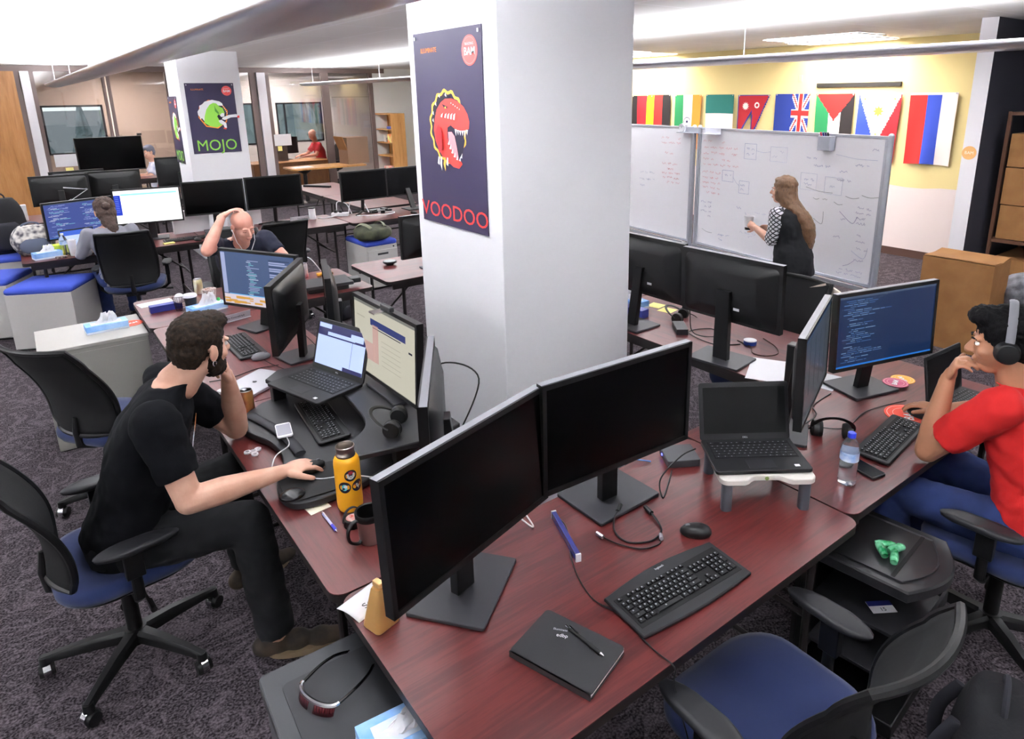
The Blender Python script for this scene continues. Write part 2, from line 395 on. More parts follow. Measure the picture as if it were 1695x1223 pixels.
# ------------------------------------------------------------------ pendant uplights
uplight = mat('uplight_diffuser', '#ffffff', 0.5, emit='#f7f8fd', estr=PENDANT_E)
def pendant(x, label):
    y0, y1, z = -2.4, 15.0, 2.405
    t = thing('pendant_light', label, 'lamp', (x, (y0+y1)/2, z), 0, 'suspended silver pendant lights')
    L = (y1-y0)/2; n = 28
    prof = []
    for i in range(n+1):
        a = PI + PI*i/n; prof.append((0.15*math.cos(a), 0.048*math.sin(a)+0.01))
    prof += [(0.146, 0.022), (0.125, 0.03), (0.12, 0.012), (-0.12, 0.012), (-0.125, 0.03), (-0.146, 0.022)]
    R = []
    for k, s in ((-L, 0.02), (-L+0.03, 0.55), (-L+0.12, 0.93), (-L+0.3, 1), (L-0.3, 1), (L-0.12, 0.93), (L-0.03, 0.55), (L, 0.02)):
        R.append([(p[0]*s, k, p[1]*s) for p in prof])
    MB().rings(R).build('housing', mat('pendant_silver', '#dcdce2', 0.28, 0.6), t, smooth=50)
    MB().box((0, 0, 0.022), (0.22, 2*L-0.7, 0.008)).build('diffuser', uplight, t, smooth=0)
    for k in range(7):
        yy = -L+1.3+k*(2*L-2.6)/6 if k < 6 else L-0.55
        MB().cyl((0, yy, 0.03), (0, yy, CEIL-z), 0.0035, n=6).build('cable', M['silver'], t)
    return t
pendant(0.80, 'long silver pendant light over the left desks, running towards the wood panel')
pendant(5.2, 'long silver pendant light passing behind the white column in front of the flags')
pendant(-3.54, 'unseen long silver pendant light added as fill over the far left of the office')  # out of view, added as fill light at the same spacing as the others

def troffer(cx, cy, label, w=0.6, l=1.2, e=1.0):
    t = thing('ceiling_troffer', label, 'ceiling light', (cx, cy, CEIL-0.004), 0, 'recessed ceiling lights')
    MB().box((0, 0, 0), (w, l, 0.008)).build('diffuser', mat('troffer_diffuser%g' % e, '#ffffff', 0.5, emit='#fff6f2', estr=TROFFER_E*e), t, smooth=0)
    f = MB()
    for x in (-w/2, w/2): f.box((x, 0, -0.004), (0.025, l+0.025, 0.012))
    for y in (-l/2, l/2): f.box((0, y, -0.004), (w, 0.025, 0.012))
    f.build('frame', M['white'], t, smooth=0)
    v = MB()
    for i in range(-2, 3): v.box((i*w/6, 0, -0.006), (0.008, l, 0.006))
    for i in range(-5, 6): v.box((0, i*l/12, -0.006), (w, 0.008, 0.006))
    v.build('louvre', M['lgrey'], t, smooth=0)
troffer(7.95, 4.75, 'recessed ceiling light nearest above the flags')
troffer(8.72, 4.95, 'second recessed ceiling light close to the yellow wall')
troffer(7.9, 8.4, 'recessed ceiling light beside the white column')
troffer(8.75, 8.6, 'farther recessed ceiling light by the yellow wall')
troffer(1.9, 16.6, 'recessed ceiling light inside the glazed room at left', e=2.6)
troffer(5.3, 16.8, 'unseen recessed ceiling light added to light the glazed office with the man in red', e=2.6)  # unseen fitting, added so this office has light of its own

# ================================================================== kit of repeated kinds
TZ = 0.74     # table top height
def table(x0, y0, label, along='x', L=1.524, W=0.762, group='mahogany folding tables', z=TZ):
    dx, dy = (L, W) if along == 'x' else (W, L)
    t = thing('folding_table', label, 'table', (x0+dx/2, y0+dy/2, 0), 0, group)
    a, b = dx/2-0.002, dy/2-0.002
    top = MB().prism(rrect(2*a, 2*b, 0.045), z-0.003, z, 0)
    top.build('tabletop', M['desk_x'] if along == 'x' else M['desk_y'], t, smooth=0)
    e = MB().prism(rrect(2*a+0.001, 2*b+0.001, 0.045), z-0.03, z-0.0031, 0); e.build('edge_band', M['desk_edge'], t)
    ap = MB()
    for s in (-1, 1):
        if along == 'x': ap.box((0, s*(b-0.05), z-0.055), (2*a-0.12, 0.02, 0.05))
        else: ap.box((s*(a-0.05), 0, z-0.055), (0.02, 2*b-0.12, 0.05))
    ap.build('apron', M['darksteel'], t, smooth=0)
    for s in (-1, 1):       # folding leg frames
        for q in (-1, 1):
            l = MB()
            if along == 'x': p = (s*(a-0.16), q*(b-0.07)); p2 = (s*(a-0.10), q*(b-0.07))
            else: p = (q*(a-0.07), s*(b-0.16)); p2 = (q*(a-0.07), s*(b-0.10))
            l.cyl((p[0], p[1], 0.012), (p[0], p[1], z-0.03), 0.0145, n=10); l.cyl((p[0], p[1], 0), (p[0], p[1], 0.015), 0.018, n=10)
            l.build('leg', M['darksteel'], t)
        f = MB()
        if along == 'x':
            f.cyl((s*(a-0.16), -(b-0.07), 0.16), (s*(a-0.16), b-0.07, 0.16), 0.011, n=8)
            f.cyl((s*(a-0.16), 0, 0.40), (s*(a-0.5), 0, z-0.05), 0.009, n=8); f.cyl((s*(a-0.16), -(b-0.07), 0.40), (s*(a-0.16), b-0.07, 0.40), 0.010, n=8)
        else:
            f.cyl((-(a-0.07), s*(b-0.16), 0.16), (a-0.07, s*(b-0.16), 0.16), 0.011, n=8)
            f.cyl((0, s*(b-0.16), 0.40), (0, s*(b-0.5), z-0.05), 0.009, n=8); f.cyl((-(a-0.07), s*(b-0.16), 0.40), (a-0.07, s*(b-0.16), 0.40), 0.010, n=8)
        f.build('leg_brace', M['darksteel'], t)
    return t

def chair(loc, rz, label, group='task chairs with blue seats', back_h=1.02, arms=True, base_rot=0.3, lean=0.16, seatm=None, arm_z=0.665):
    """office task chair facing local +Y"""
    t = thing('task_chair', label, 'chair', loc, rz, group)
    b = MB()
    b.cyl((0, 0, 0.075), (0, 0, 0.135), 0.045, 0.04, 20)
    for i in range(5):
        a = base_rot + 2*PI*i/5; c, s = math.cos(a), math.sin(a); R = []
        for r, h, w, z in ((0.02, 0.05, 0.055, 0.11), (0.14, 0.045, 0.045, 0.105), (0.27, 0.032, 0.034, 0.09), (0.325, 0.028, 0.03, 0.08)):
            R.append([(c*r - s*w/2*q, s*r + c*w/2*q, z + h/2*p) for q, p in ((-1, -1), (1, -1), (1, 0.4), (0.6, 1), (-0.6, 1), (-1, 0.4))])
        b.rings(R); b.cyl((c*0.315, s*0.315, 0.055), (c*0.315, s*0.315, 0.092), 0.02, 0.018, 12)
    b.build('star_base', M['black'], t)
    for i in range(5):
        a = base_rot + 2*PI*i/5; cx, cy = math.cos(a)*0.315, math.sin(a)*0.315
        w = MB(); d = (math.cos(a+1.1+i*0.8), math.sin(a+1.1+i*0.8)); ox, oy = -d[1]*0.02, d[0]*0.02
        for s in (-1, 1):
            p = Vector((cx, cy, 0.03)); q = Vector((d[0]*0.010*s, d[1]*0.010*s, 0)); e = Vector((d[0]*0.026*s, d[1]*0.026*s, 0))
            w.cyl(p+q, p+e, 0.029, 0.025, 18)
        w.cyl((cx, cy, 0.03), (cx, cy, 0.06), 0.009, n=8)
        o = w.build('caster', M['black'], t)
        p = Vector((cx, cy, 0.0335)); e0 = Vector((d[0]*0.012, d[1]*0.012, 0))
        MB().cyl(p-e0, p+e0, 0.0325, n=24).build('wheel_trim', M['chrome'], o)
    g = MB().cyl((0, 0, 0.13), (0, 0, 0.30), 0.027, n=16).cyl((0, 0, 0.28), (0, 0, 0.40), 0.017, n=14)
    g.box((0, 0, 0.405), (0.16, 0.24, 0.05)); g.cyl((0.1, 0.02, 0.40), (0.27, 0.03, 0.385), 0.006, n=8); g.cyl((0.24, 0.03, 0.385), (0.30, 0.03, 0.383), 0.011, n=8)
    g.build('gas_lift', M['black'], t)
    # seat cushion: rounded, waterfall front
    R = []; out = rrect(0.50, 0.48, 0.15, 7, 0, 0.015)
    for z, s in ((0.43, 0.86), (0.437, 0.95), (0.455, 0.995), (0.475, 1.0), (0.492, 0.965), (0.502, 0.86), (0.5045, 0.6), (0.502, 0.25)):
        R.append([(p[0]*s, p[1]*s, z + (-0.018*max(0, (p[1]*s-0.12)/0.13)**2) + 0.012*(abs(p[0]*s)/0.25)**2) for p in out])
    MB().rings(R).build('seat', seatm or M['bluefab'], t, smooth=60)
    R = []
    for z, s in ((0.415, 0.75), (0.432, 0.9), (0.44, 0.93)): R.append([(p[0]*s, p[1]*s, z) for p in out])
    MB().rings(R).build('seat_shell', M['black'], t)
    # curved mesh back
    nz, nx = 18, 12; H0, H1 = 0.50, back_h
    def bp(u, v):
        z = H0+(H1-H0)*v; w = 0.225*(1.0-0.10*(2*v-1)**2)*(1.0 if v > 0.08 else 0.93)
        if v < 0.15: w *= 0.92+0.08*v/0.15
        x = (2*u-1)*w; y = -0.225 - lean*v**1.25 + 0.045*math.sin(PI*min(1, v*1.25))*1.0 - 0.03*(v > 0.85)*(v-0.85)/0.15 + 0.05*(2*u-1)**2
        return (x, y, z)
    MB().grid(bp, nx, nz).build('backrest', M['meshfab'], t, smooth=80, solid=0.012)
    rim = []
    for i in range(nz+1): rim.append(bp(0, i/nz))
    for i in range(1, nx): rim.append(bp(i/nx, 1))
    for i in range(nz, -1, -1): rim.append(bp(1, i/nz))
    for i in range(nx-1, 0, -1): rim.append(bp(i/nx, 0))
    f = MB().tube(rim, 0.013, 8, closed=True)
    f.tube([(0, 0.0, 0.405), (0, -0.15, 0.41), (0, -0.225, 0.45), (0, -0.235, 0.52), (0, -0.225, 0.60)], [0.02, 0.022, 0.022, 0.016, 0.010], 10)
    f.build('back_frame', M['black'], t)
    if arms:
        for s in (-1, 1):
            a = MB().tube([(s*0.10, 0.0, 0.412), (s*0.24, -0.0, 0.41), (s*0.275, 0.0, 0.44), (s*0.28, 0.0, arm_z-0.03)], [0.014, 0.016, 0.02, 0.017], 10, flat=0.8)
            a.box((s*0.278, 0.0, arm_z-0.075), (0.035, 0.06, 0.12))
            o = a.build('armrest', M['black'], t, bevel=0.004)
            R = []; n = 20
            for z, k in ((arm_z-0.028, 0.8), (arm_z-0.02, 0.97), (arm_z-0.008, 1.0), (arm_z-0.001, 0.88), (arm_z, 0.6)):
                R.append([(s*0.285 + 0.046*k*math.cos(2*PI*i/n)*(1.0 if math.sin(2*PI*i/n) < 0 else 0.9), 0.02+0.135*k*math.copysign(abs(math.sin(2*PI*i/n))**0.85, math.sin(2*PI*i/n)), z - 0.008*max(0, math.sin(2*PI*i/n))**2) for i in range(n)])
            MB().rings(R).build('arm_pad', M['charcoal'], o, smooth=70)
    return t

scr_mats = {}
def emis(name, col, s=1.0):
    return mat('screen_'+name, '#000000', 0.25, emit=col, estr=s*0.39)
def code_screen(w, h, bgc='#2c3a5e', seed=1, split=True, s=1.0, palette=('#8fa6d8', '#7cc4d6', '#c3cbe2', '#9fb0a0')):
    """dark editor window with rows of coloured text strokes"""
    rnd = random.Random(seed); mb = MB(); mats = [emis('bg'+bgc[1:], bgc, s)] + [emis('t'+p[1:], p, s) for p in palette] + [emis('bar', '#2f7fe0', s), emis('grey', '#4c5a74', s)]
    mb.box((0, 0, 0), (w, h, 0.001), 0); k = len(palette)
    mb.box((0, h/2-0.006, 0.0008), (w, 0.012, 0.0008), k+2); mb.box((0, -h/2+0.004, 0.0008), (w, 0.008, 0.0008), k+1)
    cols = [(-w/2+0.03, w*0.36), (w*0.02, w*0.44)] if split else [(-w/2+0.03, w*0.5)]
    for (x0, ww) in cols:
        y = h/2-0.024
        while y > -h/2+0.02:
            ind = rnd.choice((0, 0.012, 0.024, 0.036, 0.05)); ln = rnd.uniform(0.1, 0.85)*ww
            if rnd.random() < 0.86:
                x = x0+ind
                while x < x0+ln:
                    l = rnd.uniform(0.012, 0.06); mb.box((x+l/2, y, 0.0008), (l, 0.0036, 0.0006), 1+rnd.randrange(k)); x += l+0.006
            y -= 0.0088
    return mb, mats
def white_screen(w, h):
    mb = MB(); mats = [emis('white', '#ffffff', 1.6), emis('blue', '#2b49d8', 1.0), emis('cyan', '#9fe3f6', 1.3), emis('tinyblue', '#8fa4ff', 1.0)]
    mb.box((0, 0, 0), (w, h, 0.001), 0); mb.box((-w/2+0.03, 0.02, 0.0008), (0.06, h*0.60, 0.0006), 1); mb.box((0.02, h/2-0.045, 0.0008), (w-0.09, 0.018, 0.0006), 2)
    for i in range(9): mb.box((-w/2+0.028, 0.1-i*0.018, 0.0014), (0.03, 0.004, 0.0004), 3)
    return mb, mats
def cream_screen(w, h):
    mb = MB(); mats = [emis('cream', '#c9c5b4', 1.0), emis('navy', '#343f78', 1.0), emis('rose', '#c9a49b', 1.0), emis('ink', '#2b2b3c', 1.0), emis('dim', '#b4b0a0', 1.0), emis('top', '#7d7e78', 1.0)]
    mb.box((0, 0, 0), (w, h, 0.001), 0)
    mb.box((0, h/2-0.008, 0.0008), (w, 0.016, 0.0006), 5)
    mb.box((0.04, h*0.26, 0.0008), (w*0.56, 0.03, 0.0006), 1); mb.box((0.03, h*0.19, 0.0008), (w*0.45, 0.004, 0.0006), 3)
    mb.box((-w*0.13, -0.01, 0.0008), (0.055, h*0.52, 0.0006), 2); mb.box((-w*0.22, -h*0.17, 0.0008), (0.11, h*0.25, 0.0006), 2)
    mb.box((-w*0.38, h*0.27, 0.0008), (0.08, 0.006, 0.0006), 4); mb.box((w*0.42, h*0.12, 0.0008), (0.03, 0.008, 0.0006), 3)
    for i in range(6): mb.box((w*0.12, 0.02-i*0.022, 0.0008), (w*0.3, 0.003, 0.0006), 4)
    return mb, mats
def mac_code_screen(w, h):
    mb = MB(); mats = [emis('slate', '#4c5f86', 1.0), emis('line', '#c7d2ea', 1.1), emis('teal', '#7fc6d4', 1.0), emis('lilac', '#a8b1d8', 1.0), emis('sand', '#d9a24e', 1.0), emis('palesand', '#dfd3dc', 1.0), emis('azure', '#62b4ee', 1.2), emis('deep', '#3a4a6c', 1.0)]
    mb.box((0, 0, 0), (w, h, 0.001), 0); rnd = random.Random(5)
    mb.box((-w/2+0.017, 0.03, 0.0008), (0.034, h-0.07, 0.0006), 3)
    mb.box((0, -h/2+0.03, 0.0008), (w, 0.06, 0.0006), 5)
    for i in range(26): mb.box((rnd.uniform(-w/2+.02, w/2-.02), -h/2+rnd.uniform(0.006, 0.045), 0.0015), (rnd.uniform(0.03, 0.09), rnd.uniform(0.006, 0.016), 0.0004), 4)
    mb.box((0.02, -h/2+0.063, 0.0015), (w-0.05, 0.004, 0.0004), 6)
    for i in range(28):
        x0 = -w*0.16+rnd.choice((0, 0.008, 0.016, 0.026)); l = rnd.uniform(0.03, 0.10)*(0.4 if rnd.random() < 0.3 else 1)
        mb.box((x0+l/2, h/2-0.045-i*0.0088, 0.0008), (l, 0.0035, 0.0006), rnd.choice((1, 2, 2, 3)))
    for i in range(20):
        l = rnd.uniform(0.10, 0.20); mb.box((w*0.16+l/2, h/2-0.03-i*0.0125, 0.0008), (l, 0.0075, 0.0006), 3 if i % 3 else 7)
    return mb, mats
def glare_screen(w, h, c='#3f4449'):
    mb = MB(); mats = [emis('g'+c[1:], c, 1.0), emis('gl', '#2b2e34', 1.0), emis('gb', '#2d4a66', 1.0)]
    mb.box((0, 0, 0), (w, h, 0.001), 0)
    for i in range(4): mb.box((-w*0.3+i*0.12, 0.03-i*0.02, 0.0008), (0.004, h*0.7, 0.0005), 1)
    mb.box((0, h/2-0.008, 0.0008), (w, 0.014, 0.0006), 2)
    return mb, mats

def monitor(x, y, zc, psi, label, w=0.61, h=0.36, tau=0.0, content=None, base=None, base_rot=0.0, group=None, tz=TZ, basesz=(0.28, 0.23), neckw=0.07, logo=None, back='bulge', stand='plate', ports=True, topc=None):
    """psi: direction (degrees) the screen faces; base: xy of the foot on the table"""
    t = thing('monitor', label, 'monitor', (x, y, tz), math.radians(psi+90), group)
    zz = zc-tz; T = Matrix.Translation((0, 0, zz)) @ Matrix.Rotation(-tau, 4, 'X')
    hs = MB(T); hs.box((0, 0.012, 0), (w, 0.026, h), 0)
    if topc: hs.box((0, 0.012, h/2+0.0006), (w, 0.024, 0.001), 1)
    if back == 'bulge':
        R = []
        for yy, s in ((0.024, 0.98), (0.036, 0.93), (0.05, 0.70), (0.056, 0.62)):
            R.append([(p[0]*s, yy, p[1]*(s if s > 0.9 else s*0.95)-0.004) for p in rrect(w*0.96, h*0.92, 0.03, 4)])
        hs.rings(R)
    hs.build('housing', [M['black'], topc or M['grey']], t, smooth=40)
    P = MB(T @ flatM((0, -0.0015, 0), (1, 0, 0), (0, 0, 1)))
    if content:
        cm, mats = content; cm.v = [tuple(P.T @ Vector(q)) for q in cm.v]; cm.build('screen', mats, t, smooth=0)
    else:
        P.box((0, 0, 0), (w-0.03, h-0.034, 0.002)); P.build('screen', M['screenoff'], t, smooth=0)
    bz = MB(T)
    for s in (-1, 1):
        bz.box((s*(w/2-0.007), -0.003, 0), (0.014, 0.006, h)); bz.box((0, -0.003, s*(h/2-0.008)), (w, 0.006, 0.016))
    bz.build('bezel', M['black'], t, smooth=0)
    if logo: text('logo', logo, 0.012, M['lgrey'], T @ flatM((0, -0.0065, -h/2+0.009), (1, 0, 0), (0, 0, 1)), t, 0.0004)
    # stand in local frame
    if base is None: bx, by = 0.0, 0.10
    else:
        a = -math.radians(psi+90); dx, dy = base[0]-x, base[1]-y
        bx, by = dx*math.cos(a)-dy*math.sin(a), dx*math.sin(a)+dy*math.cos(a)
    if stand == 'plate':
        br = math.radians(base_rot)-math.radians(psi+90) if base is not None else 0
        MB().prism(rrect(basesz[0], basesz[1], 0.008, 3), 0.001, 0.013, T=XF((bx, by, 0), br), ch=0.002).build('stand_base', M['dgrey'], t)
        n = MB(); top = Vector((0, 0.06, zz)); bot = Vector((bx*0.85, by*0.85+0.012, 0.01))
        R = []
        for k in range(7):
            f = k/6; c = bot.lerp(top, f**1.0); ww = neckw*(1-0.1*f)
            R.append([(c.x-ww/2, c.y-0.014, c.z), (c.x+ww/2, c.y-0.014, c.z), (c.x+ww/2, c.y+0.018, c.z), (c.x-ww/2, c.y+0.018, c.z)])
        n.rings(R); n.build('stand_neck', M['black'], t, smooth=0, bevel=0.003)
    elif stand == 'xfoot':
        n = MB()
        for a in (0.5, PI-0.5, -0.75, PI+0.75): n.tube([(0, by, 0.03), (0.10*math.cos(a), by+0.10*math.sin(a), 0.018), (0.20*math.cos(a), by+0.17*math.sin(a), 0.008)], [0.016, 0.014, 0.008], 8)
        n.cyl((0, by, 0.02), (0, 0.05, zz), 0.022, n=12); n.build('stand_foot', M['black'], t)
    if ports:
        p = MB(T); p.box((-0.07, 0.053, -0.09), (0.035, 0.008, 0.014), 0); p.box((0.12, 0.046, -0.10), (0.022, 0.012, 0.013), 0)
        p.build('cable_plug', M['white'], t, smooth=0)
    return t

def keycaps(rows, W_, D_, z, gap=0.0028, legend=True, h=0.004):
    """rows: list of (y, [(x0, width)...], depth)"""
    out = []
    for (y, ks, d) in rows:
        for (x0, wd) in ks:
            out.append((x0+wd/2, y, wd-gap, d-gap))
    return out
def key_layout(unit=0.019, numpad=True, fn=True):
    rows = []; y = 0
    def row(y, spec, d=unit): rows.append((y, spec, d))
    def seq(x0, ws):
        o = []; x = x0
        for w in ws: o.append((x*unit, w*unit)); x += w
        return o
    L = [ (4, [1]*13+[2]), (3, [1.5]+[1]*12+[1.5]), (2, [1.8]+[1]*11+[2.2]), (1, [2.3]+[1]*10+[2.7]), (0, [1.3, 1.2, 1.2, 6.0, 1.2, 1.2, 1.2, 1.7]) ]
    for r, ws in L: row(r*unit, seq(0, ws))
    if fn:
        row(5.15*unit, seq(0, [1])+seq(2, [1]*4)+seq(6.5, [1]*4)+seq(11, [1]*4), unit*0.7)
    if numpad:
        for r in (4, 3): row(r*unit, seq(15.3, [1]*3))
        row(1*unit, seq(16.3, [1])); row(0, seq(15.3, [1]*3))
        for r in (4, 3, 2, 1): row(r*unit, seq(18.6, [1]*4) if r in (4,) else seq(18.6, [1]*3))
        row(0, seq(18.6, [2, 1])); rows.append((2.5*unit, seq(21.6, [1]), unit*2)); rows.append((0.5*unit, seq(21.6, [1]), unit*2))
    return rows
def keyboard(x, y, rz, label, w=0.45, d=0.16, individual=False, group='black keyboards', logo=None, z=TZ, legends=True, curved=False, seed=1):
    t = thing('keyboard', label, 'keyboard', (x, y, z), rz, group)
    n = 14; pts = []
    if curved:
        for i in range(n+1): u = i/n; pts.append((-w/2+w*u, -d/2-0.012*math.sin(PI*u)))
        for i in range(n+1): u = 1-i/n; pts.append((-w/2+w*u*1.0, d/2+0.022*math.sin(PI*u)))
    else: pts = rrect(w, d, 0.012, 4)
    sl = Matrix.Rotation(math.radians(2.5), 4, 'X')
    MB(sl).prism(pts, 0.004, 0.017, ch=0.003).build('case', M['charcoal'] if curved else M['black'], t, smooth=30)
    MB(sl).box((0, -0.005 if not curved else 0.0, 0.0173), (w*0.93, d*0.72, 0.0015)).build('key_well', M['blackm'], t, smooth=0)
    u = w*0.905/22.7; rows = key_layout(u)
    x0 = -w*0.905/2; y0 = -d*0.30 if not curved else -d*0.24
    caps = keycaps(rows, w, d, 0); rnd = random.Random(seed)
    sy = min(1.0, d*0.70/(u*6.0))
    if individual:
        lst = sorted(caps, key=lambda q: -(q[2]*q[3])); first = lst[:99]; rest = lst[99:]
    else: first = []; rest = caps
    def cap(mb, q, top=True):
        cx, cy, cw, cd = x0+q[0], y0+q[1]*sy, q[2], q[3]*sy
        mb.box((cx, cy, 0.0205), (cw, cd, 0.006), 0, taper=0.86)
        if legends: mb.box((cx-cw*0.12, cy+cd*0.12, 0.0237), (min(0.0045, cw*.3), 0.0042, 0.0005), 1)
    for q in first:
        k = MB(sl); cap(k, q); k.build('key', [M['key'], M['legend']], t, smooth=0)
    if rest:
        k = MB(sl)
        for q in rest: cap(k, q)
        k.build('key_block', [M['key'], M['legend']], t, smooth=0, kind='stuff')
    if logo: text('logo', logo, 0.011, M['lgrey'], sl @ Matrix.Translation((0, d/2+0.004, 0.0178)), t, 0.0003)
    return t

def mouse(x, y, rz, label, z=TZ, m=None, group='black computer mice'):
    t = thing('computer_mouse', label, 'mouse', (x, y, z), rz, group)
    R = []; n = 18
    for zz, s in ((0.001, 0.92), (0.008, 1.0), (0.018, 0.97), (0.027, 0.82), (0.033, 0.55), (0.0355, 0.2)):
        R.append([(0.031*s*math.cos(2*PI*i/n)*(1-0.12*math.sin(2*PI*i/n)), 0.052*s*math.sin(2*PI*i/n)-0.004*(1-s), zz) for i in range(n)])
    MB().rings(R).build('body', m or M['black'], t, smooth=70)
    MB().cyl((-0.003, 0.026, 0.028), (0.003, 0.026, 0.028), 0.009, n=12).build('scroll_wheel', M['grey'], t)
    return t

def laptop(x, y, z, rz, open_deg, label, w=0.33, d=0.23, lidh=None, content=None, logo=None, group=None, color=None, sticker=True, keys=True):
    """local -Y is the user's side; hinge along +Y edge"""
    t = thing('laptop', label, 'laptop', (x, y, z), rz, group); c = color or M['lid']
    MB().prism(rrect(w, d, 0.012, 4), 0.002, 0.016, ch=0.002).build('base', c, t)
    if keys:
        u = (w*0.86)/15; k = MB(); rows = key_layout(u, numpad=False); y0 = -d*0.02-0.01
        k.box((0, y0+u*2.5*0.95, 0.0163), (w*0.89, u*5.9, 0.001), 2)
        for q in keycaps(rows, 0, 0, 0, gap=0.003):
            k.box((-w*0.43+q[0], y0+q[1]*0.95, 0.0172), (q[2], q[3]*0.92, 0.0015), 0)
            k.box((-w*0.43+q[0]-q[2]*0.1, y0+q[1]*0.95, 0.0181), (0.004, 0.0035, 0.0003), 1)
        k.build('key_block', [M['key'], M['legend'], M['blackm']], t, smooth=0, kind='stuff')
        MB().box((0, -d*0.31, 0.0162), (0.095, 0.055, 0.0008)).build('touchpad', M['charcoal'], t, smooth=0)
    if sticker: MB().box((w*0.36, -d*0.38, 0.0164), (0.018, 0.014, 0.0005)).build('sticker', M['white'], t, smooth=0)
    lh = lidh or d
    a = math.radians(open_deg); T = Matrix.Translation((0, d/2-0.004, 0.014)) @ Matrix.Rotation(PI/2-a, 4, 'X')
    T = Matrix.Translation((0, d/2-0.004, 0.014)) @ Matrix.Rotation(-(a-PI/2), 4, 'X')
    l = MB(T).prism(rrect(w, lh, 0.01, 4, 0, lh/2), -0.008, 0.0, T=flatM((0, 0.0, 0), (1, 0, 0), (0, 0, 1)) @ Matrix.Identity(4), ch=0.0015)
    o = l.build('lid', c, t)
    P = T @ flatM((0, -0.001, lh/2+0.004), (1, 0, 0), (0, 0, 1))
    if content:
        cm, mats = content; cm.v = [tuple(P @ Vector(q)) for q in cm.v]; cm.build('screen', mats, t, smooth=0)
    else: MB(P).box((0, 0, 0), (w-0.028, lh-0.042, 0.001)).build('screen', M['screenmatte'], t, smooth=0)
    if logo: text('logo', logo, 0.009, M['lgrey'], T @ flatM((0, -0.0012, 0.010), (1, 0, 0), (0, 0, 1)), t, 0.0003)
    return t

def headset(x, y, z, rz, label, tilt=0.35, group=None, mic=True):
    t = thing('headset', label, 'headphones', (x, y, z), rz, group)
    T = Matrix.Translation((0, 0, 0.028)) @ Matrix.Rotation(tilt, 4, 'X')
    arc = [(0.078*math.cos(PI*k/20), 0.095*math.sin(PI*k/20)+0.01, 0.0) for k in range(21)]
    MB(T).tube(arc, 0.009, 8, flat=0.45).build('headband', M['black'], t)
    for s in (-1, 1):
        e = MB(T).cyl((s*0.082, 0.0, 0), (s*0.055, -0.004, 0), 0.034, 0.036, 22); o = e.build('ear_cup', M['black'], t, bevel=0.003)
        MB(T).cyl((s*0.055, -0.004, 0), (s*0.040, -0.004, 0), 0.037, 0.031, 22).build('ear_pad', M['blackm'], o)
    if mic: MB(T).tube(bez([(0.085, -0.01, 0), (0.10, -0.06, 0.01), (0.07, -0.11, 0.02)], 6), 0.003, 6).build('microphone_boom', M['black'], t)
    return t

def tissue_box(x, y, z, rz, label, w=0.235, d=0.115, h=0.05, group='blue tissue boxes', tuft=1.0, word=None):
    t = thing('tissue_box', label, 'tissue box', (x, y, z), rz, group)
    blue = mat('tissue_blue', '#6fa4e6', 0.6, col2='#a9cdf5', cscale=9); 
    b = MB().box((0, 0, h/2), (w, d, h), 0); b.box((0, 0, h*0.14), (w+0.001, d+0.001, h*0.25), 1)
    b.box((0, 0, h+0.0003), (w*0.72, d*0.6, 0.0006), 1)
    b.build('carton', [blue, mat('tissue_pale', '#dfe9f8', 0.6)], t, smooth=0, bevel=0.002)
    rnd = random.Random(int(x*100+y*77)); R = []; n = 22
    for k in range(7):
        f = k/6; R.append([((w*0.26*(1-0.55*f)+0.012*math.sin(i*2.1+f*3))*math.cos(2*PI*i/n)+0.02*f, (d*0.20*(1-0.4*f)+0.008*math.sin(i*3.3+f*5))*math.sin(2*PI*i/n), h-0.002 + f*(0.055*tuft+0.014*math.sin(i*1.9))) for i in range(n)])
    MB().rings(R).build('tissue', M['paper'], t, smooth=70)
    if word: text('lettering', word, 0.018, M['paper'], XF((0.03, -d/2-0.0006, h*0.55)) @ flatM((0, 0, 0), (1, 0, 0), (0, 0, 1)), t, 0.0003)
    return t

def coaster(x, y, z, rz, label, col='#f25a3c', r=0.075, word='BAM', group='round stickers'):
    t = thing('round_mat', label, 'mat', (x, y, z), rz, group)
    MB().cyl((0, 0, 0), (0, 0, 0.002), r, n=48).build('disc', mat('mat'+col[1:], col, 0.6), t, smooth=0)
    m = mat('mat_print', '#f7c9bd', 0.6); g = MB()
    for rr in (0.9, 0.66):
        g.rings([[(rr*r*q*math.cos(2*PI*i/48), rr*r*q*math.sin(2*PI*i/48), 0.0024) for i in range(48)] for q in (1, 0.97)], caps=False)
    g.build('print_ring', m, t, smooth=0)
    text('lettering', word, r*0.55, M['paper'], Matrix.Translation((0, 0, 0.0024)), t, 0.0002, bold=0.001)
    return t

